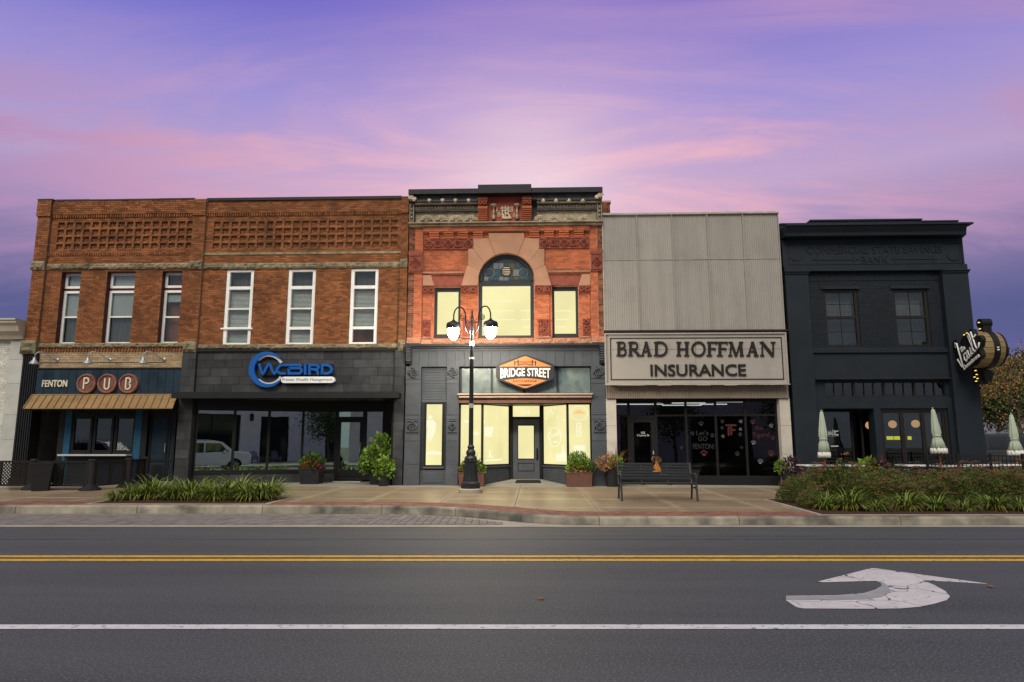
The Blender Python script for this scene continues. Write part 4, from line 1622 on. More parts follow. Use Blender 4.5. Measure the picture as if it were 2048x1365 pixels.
for i, (a, b) in enumerate(((846, 869), (922, 955.5), (1070, 1103.5), (1157.5, 1180.5))):
    carve(xx(a, 580), xx(b, 580), zz(587.5), zz(574), -.08, 10 + i, root=brg, name='carved_impost', r=.016)
for i, (a, b) in enumerate(((846, 861.5), (926, 951), (1076, 1098.5), (1165.5, 1179))):
    carve(xx(a, 657), xx(b, 657), zz(674.5), zz(640), -.05, 20 + i, root=brg, name='carved_panel', r=.013)
# jamb piers between windows stand slightly proud
for a, b in ((846, 863), (925, 952), (1075, 1099), (1163.5, 1180)):
    x0, x1 = xx(a, 613), xx(b, 613)
    p = MB().box(x0, x1, -.035, -.0005, zz(640) + .002, zz(587.5)).build('jamb_pier', M['mortar_red'], brg)
    bricks(MB(), x0, x1, zz(640) + .002, zz(587.5), -.035).build('pier_brickwork', M['brick_red'], p, kind='stuff')
sx = [pil0, xx(866), xx(905), xx(923), xx(958), xx(1000), xx(1040), xx(1068), xx(1104), xx(1130), xx(1160), pil1]
belt(brg, sx, -.10, zz(688), zz(678.5), M['sillstone'], .025)
for a, b in ((846, 866), (923, 956), (1070, 1103), (1160, 1180)):
    rough_block(xx(a, 676), xx(b, 676), -.12, 0, zz(678), zz(674.5), .02).build('stone_block', M['sillstone'], brg)
# windows with light on
x0, x1, z0, z1 = big
zsp = zz(562.5)
yw = .10
fr = MB().box(x0, x0 + .12, yw, yw + .12, z0, zsp).box(x1 - .12, x1, yw, yw + .12, z0, zsp).box(x0 + .12, x1 - .12, yw, yw + .12, z0, zz(670.5)).box(x0 + .1201, x1 - .1201, yw - .02, yw + .12, zz(571), zsp + .03)
wcx = (x0 + x1) / 2
ro = (x1 - x0) / 2 + .02
fr.strip(arc(wcx, zsp + .03, ro, 0, 180, 32), arc(wcx, zsp + .03, ro - .15, 0, 180, 32), yw, yw + .12)
bw = fr.build('arched_window', M['shop_dark'], brg)
LZ0, LZ1 = zz(670.5), zz(571)
MB().box(x0 + .12, x1 - .12, yw + .06, yw + .07, LZ0, LZ1).build('pane', M['lit'], bw)
for py_, a, b in ((574, 963, 1061), (600, 964, 1026), (600.2, 1036, 1040), (620, 982, 1028), (620.2, 1040, 1061), (638, 976, 1030), (638.2, 1042, 1061), (653, 1046, 1061)):
    MB().box(max(xx(a, py_, .16), x0 + .13), min(xx(b, py_, .16), x1 - .13), yw + .054, yw + .0595, zz(py_ + 1), zz(py_ - .3)).build('ceiling_tube', M['litwhite'], bw)
# stained glass lunette: wedges and square quarries with lead lines
ri = ro - .155
lead = MB()
gz = zsp + .04
cells = []
ys_ = [gz, gz + ri * .20, gz + ri * .52, gz + ri * .80]
def chord(z_):
    return math.sqrt(max(0, ri * ri - (z_ - zsp - .03) ** 2))
MB().prism(arc(wcx, zsp + .03, ri, 0, 180, 24), yw + .07, yw + .075).build('stained_glass', sgl[0], bw)
rq = random.Random(3)
for k, (za, zb_, cnt) in enumerate(((ys_[0], ys_[1], 9), (ys_[1], ys_[2], 6), (ys_[2], ys_[3], 5))):
    hw = chord(zb_) - .01
    for i in range(cnt):
        a, b = wcx - hw + 2 * hw * i / cnt, wcx - hw + 2 * hw * (i + 1) / cnt
        MB().box(a + .012, b - .012, yw + .056, yw + .0695, za + .012, zb_ - .012).build('glass_quarry', sgl[rq.choice((0, 1, 1, 2, 3, 3))], bw)
mb = MB()
rad = ri * .24
mb.lathe([(rad, 0), (rad, -.02), (rad * .82, -.022), (rad * .82, 0)], 20, (wcx, yw + .05, gz + ri * .42), 'y')
mb.build('medallion_ring', M['shop_dark'], bw)
for k in range(5):
    zc_ = gz + ri * .42 + (k - 2) * rad * .32
    MB().box(wcx - rad * .7, wcx + rad * .7, yw + .03, yw + .04, zc_ - .018, zc_ + .012).build('medallion_bar', M['rosette'], bw)
mb = MB()
for s_ in (-1, 1):
    mb.ribbon([(wcx + s_ * (ri * .72) + ri * .2 * math.cos(R(t)), gz + ri * .34 + ri * .2 * math.sin(R(t))) for t in range(0, 360, 24)], .02, yw + .04, yw + .054, closed=True)
mb.build('lead_scroll', sgl[1], bw)
for (x0, x1, z0, z1), (ga, gb) in ((smL, (874.5, 916.5)), (smR, (1109, 1151.5))):
    yw = .10
    ax, bx_ = x0 + .002, x1 - .002
    zg1, zg0 = zz(582), zz(667.5)
    fr = MB().box(ax, xx(ga, 625, .1), yw, yw + .1, z0, z1).box(xx(gb, 625, .1), bx_, yw, yw + .1, z0, z1).box(xx(ga, 625, .1), xx(gb, 625, .1), yw, yw + .1, zg1, z1).box(xx(ga, 625, .1), xx(gb, 625, .1), yw, yw + .1, z0, zg0).build('window', M['shop_dark'], brg)
    MB().box(xx(ga, 625, .1), xx(gb, 625, .1), yw + .05, yw + .06, zg0, zg1).build('pane', M['lit'], fr)
    for py_, a, b in (((621, 1111, 1142), (638, 1112, 1136), (653, 1111, 1132)) if ga > 1000 else ((586, 905, 911),)):
        MB().box(xx(a, py_, .1), xx(b, py_, .1), yw + .044, yw + .0495, zz(py_ + 1), zz(py_ - .3)).build('ceiling_tube', M['litwhite'], fr)
# ---- metal cornice
MB().box(bxL, bxR, -.03, 0, zz(449), zz(397)).build('cornice_back', M['cornice_dark'], brg)
MB().box(bxL - .02, bxR + .02, -.32, 0, zz(451), zz(448.5)).build('cornice_ledge', M['cornice_tan'], brg, bevel=.015)
MB().box(bxL, bxR, -.24, 0, zz(455.5), zz(451) - .002).build('cornice_moulding', M['cornice_tan'], brg, bevel=.03)
cpL, cpR = xx(958, 420), xx(1063, 420)
for a, b in ((bxL, cpL), (cpR, bxR)):
    MB().box(a, b, -.46, .5, zz(396), zz(386)).build('metal_coping', M['metal_dark'], brg, bevel=.008)
    MB().box(a + .02, b - .0, -.30, 0, zz(406), zz(396) - .002).build('frieze_board', M['cornice_dark'], brg)
    MB().box(a + .2, b - .02, -.36, 0, zz(409.5), zz(406) - .002).build('moulding', M['cornice_dark'], brg, bevel=.02)
    MB().box(a + .2, b - .02, -.30, 0, zz(412.5), zz(409.5) - .002).build('moulding', M['cornice_tan'], brg, bevel=.01)
    MB().box(a + .2, b - .02, -.20, 0, zz(425.5), zz(412.5) - .002).build('ornament_band', M['cornice_dark'], brg)
    MB().box(a + .2, b - .02, -.10, 0, zz(448.5) + .002, zz(425.5) - .002).build('shell_panel', M['cornice_tan'], brg)
    mb = MB()
    k = int((b - a - .25) / .11)
    for i in range(k):
        cx_ = a + .25 + .11 * i
        zc_ = zz(419)
        mb.tube([(cx_ - .05, -.205, zc_ - .05), (cx_, -.225, zc_ + .03), (cx_ + .05, -.205, zc_ - .05)], .012, 5)
        mb.ball((cx_, -.21, zc_ - .05), .02, 6, 4)
    mb.build('wave_ornament', M['cornice_tan'], brg, smooth=True)
for px_ in (859, 885, 911, 937.5, 1086.6, 1112, 1138, 1165.7):
    cx_, zc_ = xx(px_, 402, -.3), Z(px_, 402, -.3)
    mb = MB().lathe([(.085, 0), (.08, -.03), (.05, -.06), (.001, -.075)], 10, (cx_, -.30, zc_), 'y')
    mb.build('rosette', M['rosette'], brg, smooth=True)
for px_ in (853.5, 883, 912.7, 942, 1079.6, 1109.7, 1139, 1168.5):
    cx_, zc_ = xx(px_, 442, -.1), Z(px_, 442.5, -.1)
    r = .195
    sh = MB().prism(arc(cx_, zc_, r, 0, 180, 14), -.112, -.1).build('shell', M['cornice_dark'], brg)
    mb = MB()
    mb.strip(arc(cx_, zc_, r + .02, 0, 180, 14), arc(cx_, zc_, r - .012, 0, 180, 14), -.13, -.1)
    for k in range(7):
        a = R(14 + 152 * k / 6)
        mb.tube([(cx_ + .05 * math.cos(a), -.12, zc_ + .05 * math.sin(a)), (cx_ + r * .74 * math.cos(a), -.135, zc_ + r * .74 * math.sin(a))], [.010, .022], 6)
        mb.ball((cx_ + r * .78 * math.cos(a), -.125, zc_ + r * .78 * math.sin(a)), .034, 7, 5)
    mb.ball((cx_, -.12, zc_ + .0), .045, 8, 5)
    mb.build('shell_petals', M['rosette'], sh, smooth=True)
for a, b, s_ in ((bxL, bxL + .19, 1), (bxR - .19, bxR, -1)):
    br = MB().box(a, b, -.22, 0, zz(449) + .02, zz(409)).build('end_bracket', M['cornice_dark'], brg)
    mb = MB()
    for k in range(4):
        mb.ball(((a + b) / 2, -.225, zz(445) + (zz(413) - zz(445)) * k / 4), .04, 7, 5)
    frame(mb, a + .02, b - .02, zz(447), zz(411), -.245, -.2205, .025)
    mb.build('bracket_beads', M['cornice_tan'], br)
    for cx_, cz_, r in (((a + b) / 2 - .02 * s_, zz(401), .095), ((a + b) / 2 + .10 * s_, zz(405), .075)):
        mb = MB()
        pts = [(cx_ + r * (1 - t / 26) * math.cos(t * .55), -.40, cz_ + r * (1 - t / 26) * math.sin(t * .55)) for t in range(24)]
        mb.tube(pts, .022, 6)
        mb.ball((cx_, -.40, cz_), .035, 7, 5)
        mb.build('scroll', M['rosette'], br, smooth=True)
    MB().box(a + .03, b - .03, -.40, -.2, zz(408.5), zz(398)).build('scroll_block', M['cornice_dark'], br)
# raised centre panel
MB().box(cpL, cpR, -.52, .5, zz(397), zz(380)).build('metal_coping', M['metal_dark'], brg, bevel=.008)
MB().box(cpL + .002, cpR - .002, -.16, 0, zz(448.5) + .002, zz(397) - .002).build('date_panel', M['panel_red'], brg)
for a, b in ((cpL, xx(976, 420)), (xx(1045, 420), cpR)):
    ztop_, zbot_ = zz(398), zz(448)
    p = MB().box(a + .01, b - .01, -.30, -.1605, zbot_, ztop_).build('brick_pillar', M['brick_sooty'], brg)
    for k in range(6):
        z_a = zbot_ + (zz(425) - zbot_) * k / 6
        MB().box(a - .01, b + .01, -.34, -.1605, z_a + .02, z_a + (zz(425) - zbot_) / 6 - .012).build('brick_course', M['brick_red'], p, bevel=.012)
    carve(a, b, zz(417), zz(407), -.33, int(a * 10), root=brg, name='carved_block', rim=False)
    MB().box(a - .01, b + .01, -.35, -.1605, zz(406), zz(402)).build('brick_course', M['brick_red'], p, bevel=.01)
    MB().box(a - .01, b + .01, -.34, -.1605, zz(424), zz(418.5)).build('brick_course', M['brick_red'], p, bevel=.01)
for px_ in (987.5, 1034):
    cx_ = xx(px_, 428, -.2)
    zb_, zt_ = zz(443), zz(414.5)
    H_ = zt_ - zb_
    mb = MB().lathe([(.085, 0), (.06, .03), (.045, .05), (.075, .12), (.035, .14), (.03, H_ * .42), (.055, H_ * .46), (.03, H_ * .52), (.03, H_ * .80), (.05, H_ * .84), (.09, H_ * .90), (.11, H_ * .94), (.11, H_)], 10, (cx_, -.24, zb_))
    mb.build('column', M['cornice_tan'], brg, smooth=True)
# monogram and date
mg = MB()
X0 = lambda v_: xx(c5(v_), 428, -.2)
Zc = lambda v_: zz(370 + v_ / 4.763)
yl = -.175
segs = [[(975, 222), (975, 335)], [(1003, 215), (1003, 342)], [(1030, 222), (1030, 300)], [(962, 262), (1045, 262)], [(985, 335), (1060, 335)],
        [(1003, 250), (1035, 250), (1042, 268), (1032, 285), (1003, 287)], [(1010, 290), (1040, 300), (1036, 325), (990, 327)], [(1025, 292), (1060, 337)], [(958, 240), (1048, 240)], [(960, 300), (985, 300), (985, 340)]]
for k, s_ in enumerate(segs):
    mg.ribbon([(X0(a), Zc(b)) for a, b in s_], .036, yl - .02 - .0012 * k, -.1605)
mg.build('monogram', M['rosette'], brg)
for ch, a, b, c, d in (('1', 915, 928, 225, 270), ('8', 928, 955, 272, 322), ('8', 1052, 1078, 222, 275), ('6', 1074, 1100, 283, 328)):
    letters(ch, X0(a), X0(b), Zc(d), Zc(c), -.1605, .025, M['rosette'], brg, name='date_numeral', split=False)
MB().box(bxL + .01, bxR, 2.27, 12, zs(0) - .05, zz(700) - .002).build('ground_floor_body', M['brick_plain'], brg)
MB().box(bxL + .01, bxR + .22, .45, 12, zz(700), zz(398)).build('rear_body', M['brick_plain'], brg)
# chimney-like brick stub rising behind the right parapet
stx0, stx1 = X(1199, 410, .6), X(1220, 410, .6)
bricks(MB().box(stx0, stx1, .6, 2.0, zz(440), zz(397)), stx0, stx1, zz(440), zz(397), .6, L=.3).build('parapet_stub', M['brick_sooty'], brg)
MB().box(stx0 - .03, stx1 + .03, .55, 2.05, zz(397) + .001, zz(393)).build('stub_cap', M['cornice_tan'], brg)

# ---- shop front
zf = lambda py: Z(1013, py)
c7x = lambda v_: 800 + v_ / 4.265
c7y = lambda v_: 680 + v_ / 4.265
zg = zs(0) - .04
MB().box(bxL + .12, bxR - .12, -.34, .4, zf(695), zf(690.5)).build('shop_cornice', M['shop_dark'], brg, bevel=.01)
MB().box(bxL + .14, bxR - .14, -.27, .4, zf(699), zf(695) - .002).build('shop_cornice', M['shop_dark'], brg, bevel=.015)
MB().box(bxL + .15, bxR - .15, -.18, .4, zf(702.5), zf(699) - .002).build('shop_cornice', M['shop_grey'], brg)
bz1, bz0 = zf(702.5) - .002, zf(734)
nb = 21
f0, f1 = bxL + .13, bxR - .13
for i in range(nb):
    a, b = f0 + (f1 - f0) * i / nb, f0 + (f1 - f0) * (i + 1) / nb
    MB().box(a + .004, b - .004, -.12, -.06, bz0, bz1).build('fascia_board', M['shop_grey'], brg)
MB().box(f0, f1, -.06, .4, bz0 + .01, bz1).build('fascia_backing', M['shop_dark'], brg)
for a, b in ((bxL, bxL + .20), (bxR - .20, bxR)):
    prof = [(-.36, zf(690)), (-.36, zf(697)), (-.28, zf(704)), (-.24, zf(714)), (-.26, zf(722)), (-.20, zf(729)), (-.12, zf(730)), (-.05, zf(730)), (-.05, zf(690))]
    mb = MB()
    v_ = [(a, y_, z_) for y_, z_ in prof] + [(b, y_, z_) for y_, z_ in prof]
    k = len(prof)
    mb.add(v_, [tuple(range(k)), tuple(range(2 * k - 1, k - 1, -1))] + [(i, (i + 1) % k, k + (i + 1) % k, k + i) for i in range(k)])
    br = mb.build('bracket', M['shop_dark'], brg)
    mb = MB()
    for i in range(6):
        z_ = zf(700) - i * .075
        mb.box(a + .03, b - .03, -.375 + .02 * i, -.2, z_ - .025, z_ + .012)
    mb.build('bracket_rib', M['shop_grey'], br)
pxs = ((bxL, xx(841.5, 850)), (xx(893.5, 850), xx(917.5, 850)), (xx(1183.5, 850), bxR))
zk1, zk0 = zf(733.5), zf(758.5)
for i, (a, b) in enumerate(pxs):
    top = bz0 - .001
    p = MB().box(a, b, -.10, .4, zg, zf(760)).build('shop_pilaster', M['shop_grey'], brg)
    MB().box(a + .005, b - .005, -.08, .4, zf(760) + .001, top).build('pilaster_head', M['shop_grey'], p)
    carve(a, b, zk0, zk1, -.15, 30 + i, root=p, m='shop_grey', name='carved_capital', rim=False, r=.018)
    carve(a + .05, b - .05, zf(865), zf(841), -.115, 40 + i, root=p, m='shop_grey', name='carved_tile', r=.014)
    for py0, py1, o_ in ((768, 759, .025), (830, 828, .02), (839, 837, .015), (868, 866, .015), (882, 880, .02), (929, 926.5, .035), (935, 929.2, .025)):
        MB().box(a - .0, b + .0, -.10 - o_, -.1, zf(py0), zf(py1)).build('pilaster_band', M['shop_grey'], p)
    MB().box(a - .0, b + .0, -.14, -.1, zg, zf(935) - .002).build('pilaster_base', M['shop_grey'], p)
    # thin painted brick joints
    mb = MB()
    z_ = zf(826)
    while z_ < zf(769):
        mb.box(a + .006, b - .006, -.106, -.1, z_, z_ + .058)
        z_ += .07
    z_ = zf(925)
    while z_ < zf(883):
        mb.box(a + .006, b - .006, -.106, -.1, z_, z_ + .058)
        z_ += .07
    mb.build('painted_brickwork', M['shop_grey'], p, kind='stuff')
# left bay: horizontal boards over a lit window
a, b = pxs[0][1], pxs[1][0]
nbd = 13
z1_, z0_ = bz0 - .001, zf(805)
MB().box(a, b, .06, .4, zg, z1_).build('bay_wall', M['shop_dark'], brg)
for k in range(nbd):
    MB().box(a + .002, b - .002, .03, .0595, z0_ + (z1_ - z0_) * k / nbd + .004, z0_ + (z1_ - z0_) * (k + 1) / nbd - .004).build('siding_board', M['shop_grey'], brg, bevel=.006)
wx0, wx1 = xx(849, 870), xx(887, 870)
fr = frame(MB(), wx0, wx1, zf(934), zf(805.5), .0, .0595, .055).build('window', M['black'], brg)
MB().box(wx0 + .05, wx1 - .05, .03, .04, zf(934) + .05, zf(805.5) - .05).build('pane', M['lit'], fr)
# torso emblem, dash and drip in white on the pane
mb = MB()
cxm, czm = xx(860, 870), zf(866)
mb.ball((cxm, .026, czm + .52), .07, 10, 6, .06)
mb.prism([(cxm - .17, czm + .36), (cxm - .1, czm + .43), (cxm + .1, czm + .43), (cxm + .2, czm + .3), (cxm + .17, czm + .02), (cxm + .02, czm - .3), (cxm - .12, czm - .12), (cxm - .06, czm + .15), (cxm - .17, czm + .2)], .0245, .0285)
mb.build('window_emblem', M['litwhite'], fr)
MB().prism([(wx0 + .06, zf(910)), (wx1 - .06, zf(910)), (wx1 - .06, zf(905)), (cxm + .1, zf(902)), (wx0 + .06, zf(905))], .0245, .0285).build('window_emblem', M['litwhite'], fr)
MB().box(wx0 - .03, wx1 + .03, -.04, .06, zf(938), zf(934) - .002).build('window_sill', M['shop_grey'], brg, bevel=.008)
MB().box(a + .002, b - .002, .0, .0595, zg, zf(941)).build('apron_panel', M['shop_grey'], brg)
MB().box(a + .10, b - .10, -.02, -.0005, zg + .12, zf(946)).build('raised_panel', M['shop_grey'], brg, bevel=.012)
# old glass transoms
tx0, tx1 = pxs[1][1], pxs[2][0]
tzt, tzb = bz0 - .001, zf(788)
MB().box(tx0, tx1, .12, .4, tzb, tzt).build('transom_backing', M['shop_dark'], brg)
cuts = [tx0 + .08, xx(985, 760), xx(1050, 760), xx(1116.5, 760), tx1 - .02]
for i in range(4):
    a, b = cuts[i], cuts[i + 1]
    fr = frame(MB(), a - .03 + .001, b + .03 - .001 if i == 3 else b - .03, tzb, tzt, .03, .12, .035).build('transom_frame', M['shop_dark'], brg)
    MB().box(a + .005, b - .065 if i < 3 else b - .005, .075, .085, tzb + .03, tzt - .03).build('transom_pane', M['transom_teal'], fr)
MB().box(xx(915, 790, -.25), xx(1185.8, 790, -.25), -.28, .3, zf(791.5), zf(788) - .002).build('beam_ledge', M['beam_light'], brg, bevel=.012)
MB().box(xx(917, 790, -.2), xx(1184, 790, -.2), -.22, .3, zf(797), zf(791.5) - .002).build('beam_ledge', M['beam_light'], brg, bevel=.02)
MB().box(tx0 + .01, tx1 - .01, -.10, .3, zf(806.5), zf(797) - .002).build('beam', M['beam_brown'], brg)
# windows: two on the street, two slanting to the door
YD = 1.35
sz1, sz0 = zf(806.5) - .003, zf(933)
xa, xb = xx(965, 870, .12), xx(1135, 870, .12)
dxa, dxb = X(1023.5, 890, YD), X(1081.5, 890, YD)


def litpane(p0, p1, z0, z1, nm='display_window', ft=.05):
    """frame + lit pane standing between two plan points"""
    L = math.hypot(p1[0] - p0[0], p1[1] - p0[1])
    an = math.atan2(p1[1] - p0[1], p1[0] - p0[0])
    mv = lambda m_: m_.map(lambda x_, y_, z_: (p0[0] + x_ * math.cos(an) - y_ * math.sin(an), p0[1] + x_ * math.sin(an) + y_ * math.cos(an), z_))
    o = mv(frame(MB(), 0, L, z0, z1, 0, .08, ft)).build(nm, M['black'], brg)
    mv(MB().box(ft - .003, L - ft + .003, .03, .04, z0 + ft - .003, z1 - ft + .003)).build('pane', M['lit'], o)
    return o, mv, L


segs_ = (((tx0 + .005, .12), (xa, .12)), ((xa + .005, .125), (dxa - .06, YD)), ((dxb + .06, YD), (xb - .005, .125)), ((xb, .12), (tx1 - .005, .12)))
fw = []
for p0, p1 in segs_:
    fw.append(litpane(p0, p1, sz0, sz1))
    L = math.hypot(p1[0] - p0[0], p1[1] - p0[1])
    an = math.atan2(p1[1] - p0[1], p1[0] - p0[0])
    mv = fw[-1][1]
    rs = mv(MB().box(0, L, .03, .2, zs(0) - .05, sz0 - .05)).build('stall_riser', M['shop_dark'], brg)
    mv(bricks(MB(), .0, L, zs(0) - .02, sz0 - .05, .03, header=0)).build('painted_brickwork', M['shop_grey'], rs, kind='stuff')
    mv(MB().box(0.004, L - .004, -.02, .1, sz0 - .049, sz0 - .002)).build('sill', M['shop_grey'], brg)
MB().box(xa - .04, xa + .03, .06, .2, zs(0) - .03, sz1).build('corner_post', M['black'], brg)
MB().box(xb - .03, xb + .04, .06, .2, zs(0) - .03, sz1).build('corner_post', M['black'], brg)
# soft shapes on the lit glass (wares, lamps, stickers)
def deco(i, poly, m='litwhite', y=.022):
    o, mv, L = fw[i]
    mv(MB().prism([(L * a, sz0 + (sz1 - sz0) * b) for a, b in poly], y, y + .005)).build('window_graphic', M[m], o)
def ell(cx_, cz_, rx, rz, n=14):
    return [(cx_ + rx * math.cos(2 * math.pi * k / n), cz_ + rz * math.sin(2 * math.pi * k / n)) for k in range(n)]
deco(0, ell(.30, .71, .11, .027)); deco(0, ell(.72, .52, .13, .03))
deco(1, ell(.06, .71, .05, .025)); deco(1, [(.1, .47), (.34, .46), (.40, .63), (.08, .62)]); deco(1, [(.1, .08), (.72, .08), (.72, .11), (.1, .10)]); deco(1, [(.16, .13), (.42, .13), (.32, .17), (.29, .25), (.25, .25), (.24, .16)])
deco(2, [(.52, .08), (.96, .08), (.96, .2), (.9, .2), (.9, .23), (.84, .23), (.84, .34), (.77, .34), (.77, .2), (.52, .19)])
for a, b in ((.15, .77), (.35, .9), (.5, .94), (.62, .8), (.85, .73), (.44, .86)):
    deco(2, ell(a, b, .04, .013))
deco(3, [(.24, .14), (.74, .14), (.74, .33), (.24, .33)])
o, mv, L = fw[2]
H = sz1 - sz0
mv(MB().ribbon([(L * (.48 + .24 * math.cos(R(t))), sz0 + H * (.46 + .16 * math.sin(R(t)))) for t in range(0, 360, 15)], .026, .020, .026, closed=True)).build('round_graphic', M['litwhite'], o)
scr = [[(.30, .44), (.24, .44), (.22, .50), (.27, .54), (.33, .51), (.32, .45), (.28, .43), (.35, .41)], [(.37, .52), (.37, .47), (.41, .47), (.42, .53), (.43, .47)], [(.52, .53), (.47, .51), (.48, .47), (.52, .49), (.53, .54), (.54, .48)], [(.56, .48), (.60, .60), (.58, .48)], [(.62, .54), (.63, .49)], [(.66, .60), (.67, .49)], [(.63, .55), (.71, .57)], [(.71, .55), (.73, .50), (.77, .57), (.74, .44), (.70, .42)]]
for k, s_ in enumerate(scr):
    mv(MB().ribbon([(L * a, sz0 + H * b) for a, b in s_], .024, .0185 - .0012 * k, .019)).build('script_lettering', M['litwhite'], o)
mv(MB().box(L * .42, L * .60, .020, .026, sz0 + H * .37, sz0 + H * .40)).build('round_graphic', M['litwhite'], o)
o, mv, L = fw[3]
mv(MB().ribbon([(L * (.5 + .36 * math.cos(R(t))), sz0 + H * (.84 + .115 * math.sin(R(t)))) for t in range(0, 360, 15)], .02, .020, .026, closed=True)).build('round_graphic', M['litwhite'], o)
mv(MB().prism([(L * .2, sz0 + H * .83), (L * .5, sz0 + H * .90), (L * .8, sz0 + H * .83)], .021, .026)).build('round_graphic', M['litorange'], o)
mv(MB().ribbon([(L * .40, sz0 + H * .48), (L * .40, sz0 + H * .68), (L * .56, sz0 + H * .68), (L * .56, sz0 + H * .48)], .03, .020, .026, closed=True)).build('badge_graphic', M['litwhite'], o)
mv(MB().ribbon([(L * .45, sz0 + H * .64), (L * .52, sz0 + H * .60), (L * .45, sz0 + H * .56), (L * .52, sz0 + H * .52)], .03, .020, .026)).build('badge_graphic', M['litwhite'], o)
# recess ceiling and door
MB().add([(xa - .03, .2, sz1 - .02), (xb + .03, .2, sz1 - .02), (dxb + .1, YD + .1, sz1 - .02), (dxa - .1, YD + .1, sz1 - .02)], [(0, 1, 2, 3)]).build('recess_ceiling', M['shop_dark'], brg)
dz0, dz1 = Z(1053, 958.5, YD), Z(1053, 839, YD)
dfz = Z(1053, 807, YD)
fr = MB().box(dxa - .06, dxa + .04, YD - .02, YD + .1, zs(YD) - .05, sz1).box(dxb - .04, dxb + .06, YD - .02, YD + .1, zs(YD) - .05, sz1).box(dxa + .04, dxb - .04, YD - .02, YD + .1, dz1, dz1 + .09)
fr.box(dxa + .04, dxb - .04, YD - .01, YD + .1, zs(YD) - .05, dz0)
fr = fr.build('door_frame', M['black'], brg)
MB().box(dxa + .04, dxb - .04, YD + .04, YD + .05, dz1 + .09, sz1 - .02).build('transom_pane', M['lit'], fr)
letters('104', X(1044, 826, YD), X(1059, 826, YD), Z(1050, 829.5, YD), Z(1050, 821, YD), YD + .039, .006, M['litwhite'], fr, name='street_number', split=False)
da, db = dxa + .045, dxb - .045
ga, gb = X(1036.5, 880, YD), X(1067.5, 880, YD)
gz1, gz0 = Z(1052, 852, YD), Z(1052, 917.5, YD)
dr = MB().box(da, ga, YD, YD + .05, dz0 + .005, dz1 - .004).box(gb, db, YD, YD + .05, dz0 + .005, dz1 - .004).box(ga, gb, YD, YD + .05, dz0 + .005, gz0).box(ga, gb, YD, YD + .05, gz1, dz1 - .004)
dr = dr.build('door', M['shop_grey'], brg)
MB().box(ga, gb, YD + .02, YD + .03, gz0, gz1).build('pane', M['lit'], dr)
frame(MB(), ga - .03, gb + .03, gz0 - .03, gz1 + .03, YD - .012, YD - .0005, .028).build('glazing_bead', M['shop_dark'], dr)
frame(MB(), ga - .02, gb + .02, Z(1052, 943, YD), Z(1052, 926, YD), YD - .012, YD - .0005, .03).build('door_panel', M['shop_dark'], dr)
mb = MB().box(db - .11, db - .05, YD - .02, YD - .0005, Z(1075, 921, YD), Z(1075, 897, YD))
mb.tube([(db - .08, YD - .02, Z(1075, 900, YD)), (db - .08, YD - .07, Z(1075, 903, YD)), (db - .08, YD - .07, Z(1075, 915, YD)), (db - .08, YD - .02, Z(1075, 918, YD))], .014, 6)
mb.build('door_handle', M['black'], dr)
MB().box(dxa - .04, dxb + .04, YD - .10, YD - .02, zs(YD) - .04, dz0 - .004).build('threshold', M['apron'], brg)
ramp_ = lambda y_: zs(0) + .004 + (dz0 - .02 - zs(0)) * max(0, (y_ - .05)) / (YD - .05)
MB().flat([(xa, .05), (xb, .05), (dxb + .05, YD), (dxa - .05, YD)], 0, .06).map(lambda x_, y_, z_: (x_, y_, ramp_(y_) + z_ - .06)).build('entry_ramp', M['apron'], brg)
MB().box(tx0, tx1, 2.2, 2.25, zg, sz1).build('interior_wall', M['black_matte'], brg)
mt = MB().flat([(X(1030, 966, .5), .5), (X(1083, 966, .5), .5), (X(1080, 961, 1.15), 1.15), (X(1033, 961, 1.15), 1.15)], 0, .014)
mt.map(lambda x_, y_, z_: (x_, y_, z_ + ramp_(y_) + .001))
tag(mt.build('door_mat', M['mat']), 'black rubber mat on the ground before the charcoal glazed door', 'door mat')

# ---- hanging hexagon sign
s0 = lambda p, Y=-.25: P(980 + p[0] / 13.653, 700 + p[1] / 13.653, Y)
hs = thing('hexagon_sign', 'orange and black hexagon sign reading BRIDGE STREET EXCHANGE above the lit shop', 'sign', (*P(1050, 745)[:1], -.12, zf(745)))


def rounded(pts, r_=.12, n=5):
    out = []
    k = len(pts)
    for i in range(k):
        p, a, b = Vector(pts[i]), Vector(pts[i - 1]), Vector(pts[(i + 1) % k])
        da_, db_ = (a - p).normalized(), (b - p).normalized()
        ra = min(r_, (a - p).length * .45, (b - p).length * .45)
        A, B = p + da_ * ra, p + db_ * ra
        for t in range(n + 1):
            f_ = t / n
            out.append(tuple(A * (1 - f_) ** 2 + p * 2 * f_ * (1 - f_) + B * f_ ** 2))
    return out


body = rounded([s0(p) for p in ((960, 130), (1750, 400), (1755, 800), (960, 1090), (165, 800), (165, 420))], .13)
MB().prism(body, -.30, -.06).build('sign_body', M['signblack'], hs)
up_ = rounded([s0(p) for p in ((230, 462), (960, 175), (1695, 462))], .06)
MB().prism(up_, -.306, -.301).build('orange_field', M['orange'], hs)
lowtop = [(390 + (1540 - 390) * t / 12, 838 - 52 * math.sin(math.pi * t / 12)) for t in range(13)]
low = [s0(p) for p in lowtop] + rounded([s0((1540, 840)), s0((960, 1060)), s0((390, 840))], .1)[6:12]
MB().prism(low, -.306, -.301).build('orange_field', M['orange'], hs)
lens = [s0((730 + 460 * t / 10, 945)) for t in range(11)] + [s0((1190 - 460 * t / 10, 945 + 55 * math.sin(math.pi * t / 10))) for t in range(1, 10)]
MB().prism(lens, -.309, -.3065).build('black_crescent', M['signblack'], hs)
k = 0
